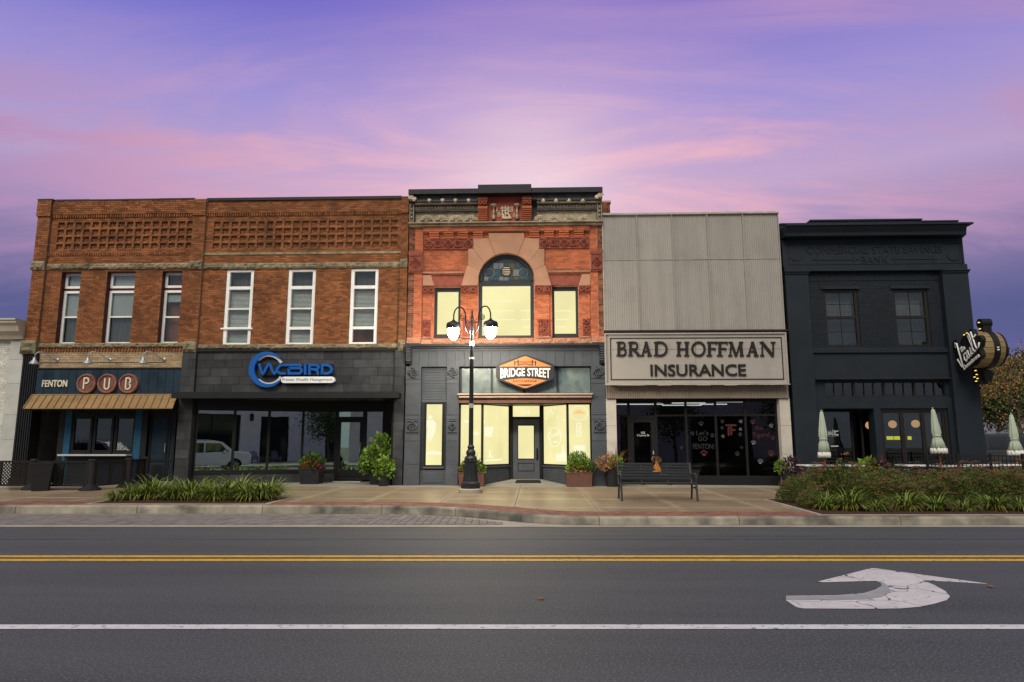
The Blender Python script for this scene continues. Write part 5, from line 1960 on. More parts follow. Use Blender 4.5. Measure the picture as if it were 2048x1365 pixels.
for s_, wd in (([(678, 310), (678, 440)], 34), ([(768, 275), (768, 440)], 36), ([(1155, 275), (1155, 440)], 36), ([(1242, 310), (1242, 440)], 34), ([(660, 340), (1260, 340)], 26), ([(785, 425), (870, 398), (960, 390), (1050, 398), (1135, 425)], 26)):
    MB().ribbon([s0(p) for p in s_], wd / 13.653 / FPX * 22.8, -.3100 - .0008 * k, -.3065).build('bridge_emblem', M['signblack'], hs)
    k += 1


def arch_fn(x_, y_, z_):            # lower edge of the lettering is bowed
    zt_ = s0((960, 505))[1]
    zb_ = s0((960, 795))[1]
    f_ = (zt_ - z_) / (zt_ - zb_)
    cx_ = s0((960, 600))[0]
    hw_ = s0((1650, 600))[0] - cx_
    u_ = (x_ - cx_) / hw_
    bow = (1 - u_ * u_) * (zt_ - zb_) * .24
    return x_, y_, z_ + f_ * bow


a, b = s0((285, 505)), s0((955, 795))
letters('BRIDGE', a[0], b[0], b[1], a[1], -.301, .02, M['letterwhite'], hs, fn=arch_fn)
a, b = s0((1020, 505)), s0((1645, 795))
letters('STREET', a[0], b[0], b[1], a[1], -.301, .02, M['letterwhite'], hs, fn=arch_fn)
a, b = s0((630, 825)), s0((1285, 890))
letters('EXCHANGE', a[0], b[0], b[1], a[1], -.3062, .004, M['signblack'], hs)
# ================================================================== insurance building
M['siding'] = mat('taupe_metal_siding', (0.30, 0.282, 0.265), 0.5, 0.07, 1.2, objrnd=0.06, stain=0.16, metal=0.1, stretch=(3, 1, .25))
M['siding_low'] = mat('taupe_metal_band', (0.23, 0.19, 0.155), 0.5, 0.1, 1.2, stain=0.15)
M['sidecap'] = mat('pale_metal_trim', (0.40, 0.37, 0.33), 0.5, 0.15, 3, stain=0.2)
M['signtaupe'] = mat('taupe_sign_face', (0.315, 0.29, 0.268), 0.55, 0.05, 1.0, stain=0.1)
M['brownframe'] = mat('dark_brown_frame', (0.014, 0.011, 0.010), 0.5, 0.1)
M['limestone'] = mat('pale_limestone', (0.46, 0.43, 0.385), 0.8, 0.08, 2, 0.1, 50, stain=0.2, objrnd=0.05)
M['bank'] = mat('dark_blue_grey_paint', (0.0090, 0.0145, 0.0225), 0.6, 0.15, 1.5, 0.12, 50, stain=0.25)
M['bankbrick'] = mat('dark_blue_painted_brick', (0.0078, 0.0122, 0.0190), 0.6, 0.15, 2, 0.2, 60, island=0.22)
M['bronze'] = mat('dark_bronze_frame', (0.014, 0.012, 0.011), 0.45, 0.1)
M['tube_white'] = emit('ceiling_light', (1, 0.98, 0.92), 0.75)
M['globe'] = emit('globe_lamp', (1.0, 0.55, 0.22), 0.26)
M['neon'] = emit('yellow_neon', (0.75, 0.75, 0.02), 0.4)
M['room'] = mat('dark_room', (0.03, 0.03, 0.03), 0.9, 0.2, 2)
for n_, c_ in (('paw_white', (0.12, 0.13, 0.14)), ('paw_red', (0.065, 0.016, 0.012)), ('paw_dim', (0.024, 0.027, 0.030)), ('paw_teal', (0.015, 0.05, 0.045))):
    M[n_] = mat('window_paint_' + n_, c_, 0.8, 0.25, 14)
ixL, ixR = 2.352, 8.46
YI = -.16
zz = lambda py: Z(1385, py, YI)
xx = lambda px, py=540: X(px, py, YI)
ins = thing('metal_clad_building', 'building with taupe ribbed metal upper front and dark glass shop front', 'building', ((ixL + ixR) / 2, 0, zs(0)))
ix0, ix1 = X(1207, 545, YI), X(1562, 545, YI)
zt, zm, zb = zz(429.5), zz(519), zz(661.5)
MB().box(ix0 + .03, ix1 - .03, YI + .06, .44, zz(797), zt - .02).build('front_core', M['siding_low'], ins)


def ribbed(x0, x1, z0, z1, y, m, root, name, pitch=.0755, depth=.016):
    n = max(2, round((x1 - x0) / pitch))
    p = (x1 - x0) / n
    prof = []
    for i in range(n):
        a = x0 + i * p
        prof += [(a, y), (a + p * .62, y), (a + p * .70, y + depth), (a + p * .92, y + depth)]
    prof.append((x1, y))
    v = [(x_, y_, z0) for x_, y_ in prof] + [(x_, y_, z1) for x_, y_ in prof]
    k = len(prof)
    f = [(i, i + 1, k + i + 1, k + i) for i in range(k - 1)]
    v += [(x0, y + .05, z0), (x1, y + .05, z0), (x0, y + .05, z1), (x1, y + .05, z1)]
    f += [(0, k, 2 * k + 2, 2 * k), (k - 1, 2 * k - 1, 2 * k + 3, 2 * k + 1), (2 * k, 2 * k + 1, 2 * k + 3, 2 * k + 2)]
    return MB().add(v, f).build(name, m, root)


cx5 = [ix0] + [X(p, 545, YI) for p in (1276, 1347, 1418, 1490)] + [ix1]
for i in range(5):
    ribbed(cx5[i] + .012, cx5[i + 1] - .012, zm + .01, zt, YI + .015, M['siding'], ins, 'siding_panel')
    ribbed(cx5[i] + .012, cx5[i + 1] - .012, zb, zm - .008, YI, M['siding'], ins, 'siding_panel')
    if i:
        MB().box(cx5[i] - .014, cx5[i] + .014, YI - .05, YI + .06, zb, zt).build('joint_trim', M['siding'], ins)
mb = MB()
for k in range(24):
    a, b = ix0 + (ix1 - ix0) * k / 24, ix0 + (ix1 - ix0) * (k + 1) / 24
    o = random.uniform(-.012, .008)
    mb.box(a, b, YI - .012 + random.uniform(-.004, .004), YI + .05, zm - .012 + o * .4, zm + .012 + o * .4)
mb.build('lap_trim', M['siding'], ins)
MB().box(ix0 - .03, ix1 + .03, YI - .06, .45, zt, zt + .07).build('coping', M['sidecap'], ins, bevel=.008)
MB().box(ix0 - .02, ix0 + .01, YI - .02, .3, zb, zt - .001).build('edge_trim', M['sidecap'], ins)
MB().box(ix1 - .01, ix1 + .02, YI - .02, .3, zb, zt - .001).build('edge_trim', M['siding'], ins)
MB().box(ix0 - .03, ix1 + .12, YI - .16, YI + .02, zz(665), zz(661.5) - .002).build('drip_rail', M['brownframe'], ins)
bx0, bx1 = X(1212, 785, YI), X(1577, 785, YI)
ribbed(bx0, bx1, zz(797), zz(770), YI - .02, M['siding_low'], ins, 'lower_siding_panel')
# sign box: thing of its own
YS = -.42
sg = thing('shop_sign', 'large taupe sign panel reading BRAD HOFFMAN INSURANCE in dark raised letters', 'sign', ((ix0 + ix1) / 2, YI, Z(1393, 768, YS)))
sx0, sx1 = X(1211.5, 718, YS), X(1573, 718, YS)
sz1, sz0 = Z(1393, 667.5, YS), Z(1393, 768, YS)
MB().box(sx0, sx1, YS, YI + .03, sz0, sz1).build('sign_box', M['signtaupe'], sg)
frame(MB(), sx0 - .03, sx1 + .03, sz0 - .02, sz1 + .02, YS - .05, YS + .06, .05).build('outer_frame', M['signtaupe'], sg, bevel=.01)
fx0, fx1, fz0, fz1 = X(1220.5, 718, YS), X(1565.5, 718, YS), Z(1393, 760, YS), Z(1393, 675.5, YS)
frame(MB(), fx0, fx1, fz0, fz1, YS - .02, YS - .0005, .028).build('inner_border', M['brownframe'], sg)
mb = MB()
for k in range(14):
    a, b = sx0 - .05 + (sx1 - sx0 + .1) * k / 14, sx0 - .05 + (sx1 - sx0 + .1) * (k + 1) / 14
    mb.box(a, b, YS - .09, YS, sz0 - .05 + random.uniform(-.01, .01), sz0 - .021)
mb.build('bottom_trim', M['sidecap'], sg)
MB().box((sx0 + sx1) / 2 - .004, (sx0 + sx1) / 2 + .004, YS - .003, YS - .0005, fz0 + .03, fz1 - .03).build('panel_seam', M['brownframe'], sg)
MB().box(fx0 + .03, fx1 - .03, YS - .003, YS - .0005, Z(1393, 699.2, YS), Z(1393, 698.7, YS)).build('panel_seam', M['brownframe'], sg)
i8 = lambda p: P(1190 + p[0] / 3.5, 410 + p[1] / 3.5, YS - .04)
LT, LB = 958.0, 1060.0
TH, TN, SE = 20, 11, 9


def serif_letter(ch, x0, x1):
    w_ = x1 - x0
    h_ = LB - LT
    m_ = (LT + LB) / 2
    st = []                         # (points, width)
    def V(x, t=TH):
        st.append(([(x, LT), (x, LB)], t))
    def S(x, y, hw=17):
        st.append(([(x - hw, y), (x + hw, y)], SE))
    T, B_ = LT + SE / 2, LB - SE / 2
    if ch in 'BRDFHN':
        xs_ = x0 + 17
    if ch == 'B':
        V(xs_); S(xs_, T); S(xs_, B_)
        st.append(([(xs_, T), (x0 + w_ * .55, T)] + [(x0 + w_ * .55 + w_ * .28 * math.sin(R(t)), T + (h_ * .45 - T + LT) * (1 - math.cos(R(t))) / 2) for t in range(20, 181, 20)] + [(xs_, LT + h_ * .45)], 13))
        st.append(([(xs_, LT + h_ * .46), (x0 + w_ * .55, LT + h_ * .46)] + [(x0 + w_ * .55 + w_ * .38 * math.sin(R(t)), LT + h_ * .46 + (B_ - LT - h_ * .46) * (1 - math.cos(R(t))) / 2) for t in range(20, 181, 20)] + [(xs_, B_)], 14))
    elif ch == 'R':
        V(xs_); S(xs_, T); S(xs_, B_)
        st.append(([(xs_, T), (x0 + w_ * .45, T)] + [(x0 + w_ * .45 + w_ * .30 * math.sin(R(t)), T + h_ * .24 * (1 - math.cos(R(t)))) for t in range(20, 181, 20)] + [(xs_, LT + h_ * .5)], 13))
        st.append(([(x0 + w_ * .45, LT + h_ * .5), (x0 + w_ * .9, LB - 3)], 17)); S(x1 - 12, B_, 14)
    elif ch == 'A':
        ap = x0 + w_ * .5
        st.append(([(x0 + 12, LB), (ap, LT)], TN)); st.append(([(ap - 2, LT), (x1 - 14, LB)], TH))
        st.append(([(x0 + w_ * .3, LT + h_ * .66), (x0 + w_ * .72, LT + h_ * .66)], 10)); S(x0 + 13, B_, 14); S(x1 - 15, B_, 16)
    elif ch == 'D':
        V(xs_); S(xs_, T); S(xs_, B_)
        st.append(([(xs_, T), (x0 + w_ * .42, T)] + [(x0 + w_ * .42 + w_ * .5 * math.sin(R(t)), m_ - (h_ / 2 - SE / 2) * math.cos(R(t))) for t in range(15, 181, 15)] + [(xs_, B_)], 14))
    elif ch == 'H':
        V(xs_); S(xs_, T); S(xs_, B_); V(x1 - 17); S(x1 - 17, T); S(x1 - 17, B_)
        st.append(([(xs_, m_), (x1 - 17, m_)], 10))
    elif ch == 'O':
        st.append(([(x0 + w_ / 2 + (w_ / 2 - 7) * math.cos(R(t)), m_ + (h_ / 2 - 4) * math.sin(R(t))) for t in range(0, 360, 15)], 15))
    elif ch == 'F':
        V(xs_); S(xs_, T); S(xs_, B_, 20)
        st.append(([(xs_, T), (x1, T), (x1, LT + 20)], 10)); st.append(([(xs_, LT + h_ * .47), (x0 + w_ * .85, LT + h_ * .47), (x0 + w_ * .85, LT + h_ * .58)], 9))
    elif ch == 'M':
        st.append(([(x0 + 12, LB), (x0 + 20, LT)], TN)); st.append(([(x0 + 18, LT), (x0 + w_ * .5, LB)], 17)); st.append(([(x0 + w_ * .5, LB), (x1 - 22, LT)], TN)); st.append(([(x1 - 24, LT), (x1 - 12, LB)], TH))
        S(x0 + 13, B_, 14); S(x1 - 13, B_, 14); S(x0 + 14, T, 12); S(x1 - 16, T, 12)
    elif ch == 'N':
        st.append(([(x0 + 17, LB), (x0 + 17, LT)], TN)); st.append(([(x0 + 12, LT), (x1 - 17, LB)], TH)); st.append(([(x1 - 17, LB), (x1 - 17, LT)], TN)); S(x0 + 17, B_, 14); S(x1 - 17, T, 16); S(x0 + 10, T, 12)
    mb = MB()
    for k, (pts, wd) in enumerate(st):
        mb.ribbon([i8(p) for p in pts], wd / 3.5 / FPX * 22.6, YS - .045 - .0011 * k, YS - .0005, closed=(ch == 'O'))
    return mb.build('letter', M['brownframe'], sg)


for ch, a, b in (('B', 150, 220), ('R', 232, 318), ('A', 318, 398), ('D', 413, 510), ('H', 570, 660), ('O', 675, 775), ('F', 785, 850), ('F', 858, 925), ('M', 935, 1042), ('A', 1062, 1145), ('N', 1155, 1265)):
    serif_letter(ch, a, b)
a, b = i8((387, 1117)), i8((1060, 1198))
letters('INSURANCE', a[0], b[0], b[1], a[1], YS, .045, M['brownframe'], sg)
# stone piers and dark glass front
zg = zs(0) - .04
lp0, lp1 = X(1213, 860, -.1), X(1233.5, 860, -.1)
rp0, rp1 = X(1562, 860, -.1), X(1583, 860, -.1)
zz = lambda py: Z(1400, py, -.1)
for a, b in ((lp0, lp1), (rp0, rp1)):
    lv = [zg, zz(909), zz(852), zz(797) - .002]
    for k in range(3):
        MB().box(a, b, -.1, .4, lv[k] + .003, lv[k + 1] - .003).build('pier_stone', M['limestone'], ins, bevel=.006)
MB().box(lp0 + .02, rp1 - .02, .0, .42, zz(799), zz(797) - .002).build('front_header', M['black'], ins)
# glass front slants back a little towards the door
g0, g1 = (lp1 + .003, .62), (rp0 - .003, .16)
an = math.atan2(g1[1] - g0[1], g1[0] - g0[0])
GL = math.hypot(g1[0] - g0[0], g1[1] - g0[1])
mvi = lambda m_: m_.map(lambda x_, y_, z_: (g0[0] + x_ * math.cos(an) - y_ * math.sin(an), g0[1] + x_ * math.sin(an) + y_ * math.cos(an), z_))


def gu(px, py=880):                 # pixel -> distance along the slanting glass
    d = ray(px, py)
    e = Vector((math.cos(an), math.sin(an)))
    den_ = d.x * e.y - d.y * e.x
    t = ((g0[0] - CAM.x) * e.y - (g0[1] - CAM.y) * e.x) / den_
    return (CAM.x + d.x * t - g0[0]) * e.x + (CAM.y + d.y * t - g0[1]) * e.y


gz1, gz0, gt = Z(1400, 802, .35), Z(1450, 955, .35), Z(1450, 831, .35)
cutp = [0, gu(1257.8, 870), gu(1313, 870), gu(1373.5, 870), gu(1433, 870), gu(1492.5, 870), GL]
mvi(MB().box(0, GL, .0, .12, zs(.2) - .04, gz0)).build('stall_riser', M['black'], ins)
mvi(MB().box(0, GL, .0, .12, gz1, zz(797) + .1)).build('glass_header', M['black'], ins)
shopw = []
for i in range(6):
    a, b = cutp[i] + .001, cutp[i + 1] - .001
    if i == 1:
        fr = mvi(frame(MB(), a, b, zs(.5) + .0, gz1, .0, .10, .05, .05, .05).box(a + .05, b - .05, .01, .09, gt - .1, gt))
        fr = fr.build('door_frame', M['black'], ins)
        mvi(MB().box(a + .045, b - .045, .05, .058, gt - .003, gz1 - .045)).build('transom_pane', M['glass_dark'], fr)
        dr = mvi(frame(MB(), a + .055, b - .055, zs(.5) + .055, gt - .105, .02, .07, .11, .22, .12)).build('door', M['black'], ins)
        mvi(MB().box(a + .16, b - .16, .045, .053, zs(.5) + .27, gt - .22)).build('pane', M['glass_dark'], dr)
        mvi(MB().box(b - .14, b - .10, -.02, .0195, zs(.5) + 1.0, zs(.5) + 1.12)).build('door_handle', M['galv'], dr)
        shopw.append((dr, a, b))
        continue
    fr = mvi(frame(MB(), a, b, gz0 + .001, gz1 - .001, .0, .10, .035, .05, .04).box(a + .035, b - .035, .01, .09, gt - .03, gt + .03)).build('shop_window', M['black'], ins)
    mvi(MB().box(a + .03, b - .03, .05, .058, gt + .025, gz1 - .035)).build('transom_pane', M['glass_dark'], fr)
    mvi(MB().box(a + .03, b - .03, .05, .058, gz0 + .045, gt - .025)).build('pane', M['glass_dark'], fr)
    shopw.append((fr, a, b))
MB().box(lp0 + .05, rp1 - .05, 5.0, 5.05, zg, zz(797)).build('interior_wall', M['room'], ins)
MB().box(lp0 + .02, lp0 + .05, .7, 5.0, zg, zz(797)).build('interior_side', M['room'], ins)
MB().box(rp1 - .05, rp1 - .02, .45, 5.0, zg, zz(797)).build('interior_side', M['room'], ins)
MB().box(lp0 + .05, rp1 - .05, .75, 5.0, zz(797) + .02, zz(797) + .05).build('interior_ceiling', M['room'], ins)
for xa_, ya_, ln in ((2.9, 1.6, 1.6), (3.0, 2.9, 1.8), (5.0, 2.2, 1.2), (4.9, 3.6, 1.5), (6.4, 1.5, 1.0), (6.2, 3.0, 1.0)):
    MB().box(xa_, xa_ + ln, ya_, ya_ + .12, zz(797) - .03, zz(797) + .0).build('ceiling_tube', M['tube_white'], ins)
MB().box(ixL + .03, ixR - .03, 5.07, 12, zs(0) - .05, zz(700) - .002).build('ground_floor_body', M['brick_plain'], ins)
MB().box(ixL + .03, ixR - .03, .46, 12, zz(700), zt - .4).build('rear_body', M['brick_plain'], ins)
# lettering and painted paws on the glass
o, a, b = shopw[1]
def onglass(sx, sy):                # zoomed pixel of the shop front -> glass
    px_, py_ = 1190 + sx / 4.763, 770 + sy / 4.763
    u = gu(px_, py_)
    yq = g0[1] + u * math.sin(an)
    return u, Z(px_, py_, yq)
def gtext(s, x0, x1, y0, y1, m, o_, nm='window_lettering'):
    p, q = onglass(x0, y1), onglass(x1, y0)
    v, f = _T[s]
    mnx, mxx = min(t[0] for t in v), max(t[0] for t in v)
    mny, mxy = min(t[1] for t in v), max(t[1] for t in v)
    vv_ = [(p[0] + (t[0] - mnx) / (mxx - mnx) * (q[0] - p[0]), .040 - t[2] * .004, p[1] + (t[1] - mny) / (mxy - mny) * (q[1] - p[1])) for t in v]
    mvi(MB().add(vv_, f)).build(nm, m, o_)
gtext('102', 440, 477, 447, 467, M['letterwhite'], o)
gtext('S Leroy St', 403, 517, 472, 496, M['letterwhite'], o)
o4, o5, o6 = shopw[3][0], shopw[4][0], shopw[5][0]
gtext("Let's", 968, 1080, 435, 480, M['paw_dim'], o4)
gtext('GO', 985, 1072, 492, 535, M['paw_dim'], o4)
gtext('FENTON!', 935, 1138, 562, 612, M['paw_dim'], o4)
gtext('Go', 1532, 1600, 395, 428, M['paw_red'], o6)
gtext('Tigers!', 1502, 1665, 455, 512, M['paw_red'], o6)
def paw(sx, sy, r, m, o_, rot=0):
    mb = MB()
    u0, z0_ = onglass(sx, sy)
    k = r / 4.763 / FPX * 23
    def el(cx_, cz_, rx, rz):
        ca, sa = math.cos(rot), math.sin(rot)
        px_, pz_ = (cx_ * ca - cz_ * sa) * k, (cx_ * sa + cz_ * ca) * k
        mb.prism([(u0 + px_ + rx * k * math.cos(2 * math.pi * t / 10), z0_ + pz_ + rz * k * math.sin(2 * math.pi * t / 10)) for t in range(10)], .038, .044)
    el(0, -.3, .55, .42); el(-.75, .25, .2, .3); el(-.3, .65, .2, .32); el(.25, .68, .2, .32); el(.72, .3, .2, .3)
    mvi(mb).build('paw_print', M[m], o_)
for sx, sy, r, m, o_, rt_ in ((1012, 372, 26, 'paw_dim', o4, 0), (930, 465, 22, 'paw_dim', o4, .4), (1120, 485, 22, 'paw_dim', o4, -.4), (1040, 655, 34, 'paw_red', o4, 0), (1215, 350, 20, 'paw_dim', o5, 0), (1392, 350, 20, 'paw_white', o5, .3), (1213, 412, 18, 'paw_dim', o5, 0), (1390, 425, 17, 'paw_white', o5, .8), (1222, 492, 17, 'paw_white', o5, .4), (1385, 470, 20, 'paw_teal', o5, 3), (1358, 660, 24, 'paw_dim', o5, 0), (1400, 600, 16, 'paw_dim', o5, 0), (1505, 355, 26, 'paw_red', o6, 0), (1682, 392, 22, 'paw_white', o6, .2), (1697, 508, 22, 'paw_red', o6, 0), (1512, 553, 24, 'paw_white', o6, -.3), (1680, 655, 32, 'paw_red', o6, -.3), (1578, 735, 26, 'paw_white', o6, -.2), (825, 600, 18, 'paw_dim', shopw[2][0], 0)):
    paw(sx, sy, r, m, o_, rt_)
mb = MB()
for k, s_ in enumerate(([(1245, 385), (1350, 385)], [(1300, 385), (1300, 480)], [(1275, 400), (1275, 485)], [(1300, 430), (1340, 430)])):
    mb.ribbon([onglass(*p) for p in s_], .06, .038 + .001 * k, .045)
mvi(mb).build('painted_letter', M['paw_red'], o5)

# ================================================================== bank building
bkL, bkR = 8.49, 14.57
zz = lambda py: Z(1740, py)
xx = lambda px, py=600, Y=0: X(px, py, Y)
bnk = thing('bank_building', 'dark blue painted corner building with engraved COMMERCIAL STATE SAVINGS BANK frieze', 'building', ((bkL + bkR) / 2, 0, zs(0)))
k1x = lambda v_: 1550 + v_ / 4.014
k1y = lambda v_: 420 + v_ / 4.014
zc1, zc0 = zz(456), zz(476)
for a, b, t in ((bkL, xx(1622, 445), 446.5), (xx(1622, 445), xx(1847.5, 445), 440), (xx(1847.5, 445), xx(1920, 445), 444)):
    MB().box(a, b, .10, 1.0, zc1 + .001, zz(t)).build('parapet', M['bank'], bnk)
    MB().box(a - .0, b + .0, .06, 1.05, zz(t) + .001, zz(t) + .05).build('parapet_cap', M['bank'], bnk)
cR = X(1946, 458, -.45)
MB().box(bkL + .0, cR + .0, -.52, .6, zz(459.5), zc1).build('cornice', M['bank'], bnk, bevel=.01)
prof = [(-.48, zz(459.5) - .002), (-.44, zz(464)), (-.36, zz(471)), (-.34, zz(477)), (.3, zz(477)), (.3, zz(459.5) - .002)]
v = [(bkL, y_, z_) for y_, z_ in prof] + [(cR - .06 + y_ * .3, y_, z_) for y_, z_ in prof]
k = len(prof)
MB().add(v, [tuple(range(k)), tuple(range(2 * k - 1, k - 1, -1))] + [(i, (i + 1) % k, k + (i + 1) % k, k + i) for i in range(k)]).build('cornice_moulding', M['bank'], bnk)
zfr1, zfr0 = zz(478), zz(531)
MB().box(bkL, bkR, 0, .5, zfr0, zfr1).build('frieze', M['bank'], bnk)
frame(MB(), bkL + .2, bkR - .05, zfr0 + .03, zz(487), -.025, -.0005, .03).build('frieze_border', M['bank'], bnk)
a, b = P(k1x(255), k1y(355)), P(k1x(1335), k1y(288))
letters('COMMERCIAL STATE SAVINGS', a[0], b[0], a[1], b[1], -.0005, .025, M['bankbrick'], bnk, name='frieze_letter')
a, b = P(k1x(692), k1y(430)), P(k1x(905), k1y(370))
letters('BANK', a[0], b[0], a[1], b[1], -.0005, .025, M['bankbrick'], bnk, name='frieze_letter')
mb = MB()
for a, b in ((300, 670), (925, 1305)):
    z_ = zz(k1y(398))
    mb.box(xx(k1x(a), 518), xx(k1x(b), 518), -.02, -.0005, z_ - .015, z_ + .015)
    for c in (a + 38, b - 35):
        mb.box(xx(k1x(c), 518) - .014, xx(k1x(c), 518) + .014, -.023, -.0005, z_ - .12, z_ + .12)
for c in (168, 1432):
    cx_, cz_ = P(k1x(c), k1y(355))
    mb.strip(arc(cx_, cz_, .24, 180, 360, 12), arc(cx_, cz_, .205, 180, 360, 12), -.02, -.0005)
mb.build('frieze_ornament', M['bankbrick'], bnk)
MB().box(bkL, bkR + .03, -.08, .5, zz(543), zfr0 - .002).build('architrave', M['bank'], bnk, bevel=.01)
# pilasters
pl0, pl1, pr0, pr1 = bkL, xx(1619, 640), xx(1889, 640), bkR
for a, b in ((pl0, pl1), (pr0, pr1)):
    MB().box(a, b, -.12, .5, zs(0) - .05, zz(549)).build('pilaster', M['bank'], bnk)
    MB().box(a - .0, b + .05, -.20, .5, zz(545.5), zz(543) - .002).build('pilaster_cap', M['bank'], bnk, bevel=.008)
    MB().box(a - .0, b + .03, -.16, .5, zz(549) + .001, zz(545.5) - .002).build('pilaster_cap', M['bank'], bnk)
    MB().box(a, b + .03, -.17, -.1205, zs(0) - .05, zs(0) + .45).build('pilaster_base', M['bank'], bnk)
# recessed brick centre
bw = [(xx(1647, 640, .2), xx(1717, 640, .2), zz(694), zz(577)), (xx(1786, 640, .2), xx(1857, 640, .2), zz(694), zz(577))]
zb1, zb0 = zz(543) - .002, zz(696.5)
wallcells(MB(), pl1, pr0, zb0, zb1, .12, .5, bw).build('wall', M['bankbrick'], bnk)
mb = bricks(MB(), pl1, pr0, zb0, zz(561), .12, bw)
bricks(mb, pl1, pr0, zz(561) + .01, zb1, .10, L=.058, H=.2, header=0)
mb.build('brickwork', M['bankbrick'], bnk, kind='stuff')
for a, b, c, d in bw:
    MB().box(a - .07, b + .07, .06, .3, d, d + .09).build('window_head', M['bank'], bnk)
    backing(bnk, a, b, c, d, 1.2, M['black_matte'])
    fr = frame(MB(), a, b, c + .002, d - .002, .16, .28, .10, .09, .10)
    zm_ = zz(633)
    fr.box(a + .10, b - .10, .17, .27, zm_ - .045, zm_ + .045)
    fr = fr.build('window', M['bronze'], bnk)
    for z0_, z1_ in ((c + .09, zm_ - .045), (zm_ + .045, d - .10)):
        xm_, zq = (a + b) / 2, (z0_ + z1_) / 2
        for p, q_ in ((a + .10, xm_), (xm_, b - .10)):
            for r_, s_ in ((z0_, zq), (zq, z1_)):
                MB().box(p + .004, q_ - .004, .21, .218, r_ + .004, s_ - .004).build('pane', M['glass'], fr)
        MB().box(xm_ - .009, xm_ + .009, .20, .225, z0_, z1_).box(a + .10, b - .10, .203, .222, zq - .009, zq + .009).build('muntin', M['bronze'], fr)
    MB().box(a + .08, b - .08, .5, .51, zm_, d - .1).build('roller_shade', M['curtain'], fr)
MB().box(pl1, pr0, -.02, .5, zz(706), zb0 - .002).build('sill_band', M['bank'], bnk, bevel=.01)
MB().box(pl1, pr0, .05, .5, zz(756), zz(706) - .002).build('fascia', M['bank'], bnk)
MB().box(pl1, pr0, -.06, .5, zz(759.5), zz(756) - .002).build('shop_cornice', M['bank'], bnk, bevel=.008)
# transom strip
tz1, tz0 = zz(763), zz(793)
tx0, tx1 = xx(1648, 778, .15), xx(1890, 778, .15)
wallcells(MB(), pl1, pr0, zz(795), zz(759.5) - .002, .12, .5, [(tx0, tx1, tz0, tz1)]).build('transom_surround', M['bank'], bnk)
for i in range(4):
    a, b = tx0 + (tx1 - tx0) * i / 4 + .002, tx0 + (tx1 - tx0) * (i + 1) / 4 - .002
    fr = frame(MB(), a, b, tz0 + .002, tz1 - .002, .15, .25, .035)
    for t in (1, 2):
        xm_ = a + .035 + (b - a - .07) * t / 3
        fr.box(xm_ - .009, xm_ + .009, .16, .24, tz0 + .037, tz1 - .037)
    fr = fr.build('transom_window', M['bronze'], bnk)
    for t in range(3):
        p, q_ = a + .035 + (b - a - .07) * t / 3 + .010, a + .035 + (b - a - .07) * (t + 1) / 3 - .010
        MB().box(p, q_, .20, .208, tz0 + .037, tz1 - .037).build('pane', M['glass_dark'], fr)
# shop openings
zh = zz(817)
ol0, ol1 = xx(1649, 870, .1), xx(1750, 870, .1)
or0, or1 = xx(1763, 870, .1), xx(1899, 870, .1)
MB().box(pl1, pr0, .05, .5, zh, zz(795) - .002).build('shop_header', M['bank'], bnk)
MB().box(pl1, ol0, .05, .5, zs(0) - .05, zh - .001).build('shop_post', M['bank'], bnk)
MB().box(ol1, or0, .05, .5, zs(0) - .05, zh - .001).build('shop_post', M['bank'], bnk)
MB().box(or1, pr0, .05, .5, zs(0) - .05, zh - .001).build('shop_post', M['bank'], bnk)
for t in range(3):
    MB().box(or1 + .03 + t * .07, or1 + .07 + t * .07, .03, .0495, zs(0) + .3, zh - .1).build('post_flute', M['bank'], bnk)
MB().box(or0, or1, .05, .5, zs(0) - .05, zz(938)).build('stall_riser', M['bank'], bnk)
MB().box(or0 + .02, or1, .0, .0495, zs(0) - .05, zz(942)).build('riser_panel', M['bank'], bnk)
fr = frame(MB(), or0 + .002, or1 - .002, zz(938) + .002, zh - .002, .12, .24, .09).build('bifold_frame', M['bronze'], bnk)
for a, b in ((1770, 1803), (1811, 1845), (1853, 1888)):
    p, q_ = xx(a, 880, .15), xx(b, 880, .15)
    wn = frame(MB(), p - .06, q_ + .06, zz(938) + .10, zh - .10, .14, .22, .055).build('bifold_window', M['bronze'], bnk)
    MB().box(p - .008, q_ + .008, .175, .183, zz(938) + .15, zh - .15).build('pane', M['glass_mirror2'] if 'glass_mirror2' in M else M['glass'], wn)
# open entry with a door leaf
fr = frame(MB(), ol0 + .002, ol1 - .002, zs(0) - .02, zh - .002, .9, 1.0, .07).build('entry_frame', M['bronze'], bnk)
xm_ = xx(1706, 880, .9)
MB().box(xm_ - .03, xm_ + .03, .91, .99, zs(0) + .05, zh - .075).build('entry_mullion', M['bronze'], bnk)
MB().box(ol0 + .07, xm_ - .03, .94, .948, zs(0) + .05, zh - .075).build('entry_pane', M['glass_dark'], bnk)
ep = MB().box(xm_ + .03, ol1 - .07, .94, .948, zs(0) + .05, zh - .075).build('entry_pane', M['glass_dark'], bnk)
sc2 = lambda p, Y=.93: P(1560 + p[0] / 4.014, 720 + p[1] / 4.014, Y)
for k, s_ in enumerate(([(388, 575), (392, 600), (402, 598), (404, 576), (406, 602)], [(412, 602), (424, 562), (418, 600), (428, 604)], [(438, 566), (440, 600), (452, 604), (468, 602)], [(430, 578), (468, 572)])):
    MB().ribbon([sc2(p) for p in s_], .045, .918 - .002 * k, .936).build('window_lettering', M['letterwhite'], ep)
MB().box(sc2((388, 614))[0], sc2((458, 614))[0], .930, .936, sc2((0, 618))[1], sc2((0, 611))[1]).build('window_lettering', M['paw_white'], ep)
MB().box(sc2((408, 690))[0], sc2((470, 690))[0], .930, .936, sc2((0, 697))[1], sc2((0, 690))[1]).build('window_lettering', M['letterwhite'], ep)
MB().box(pl1, pr0, 6, 6.05, zs(0) - .05, zh).build('interior_wall', M['room'], bnk)
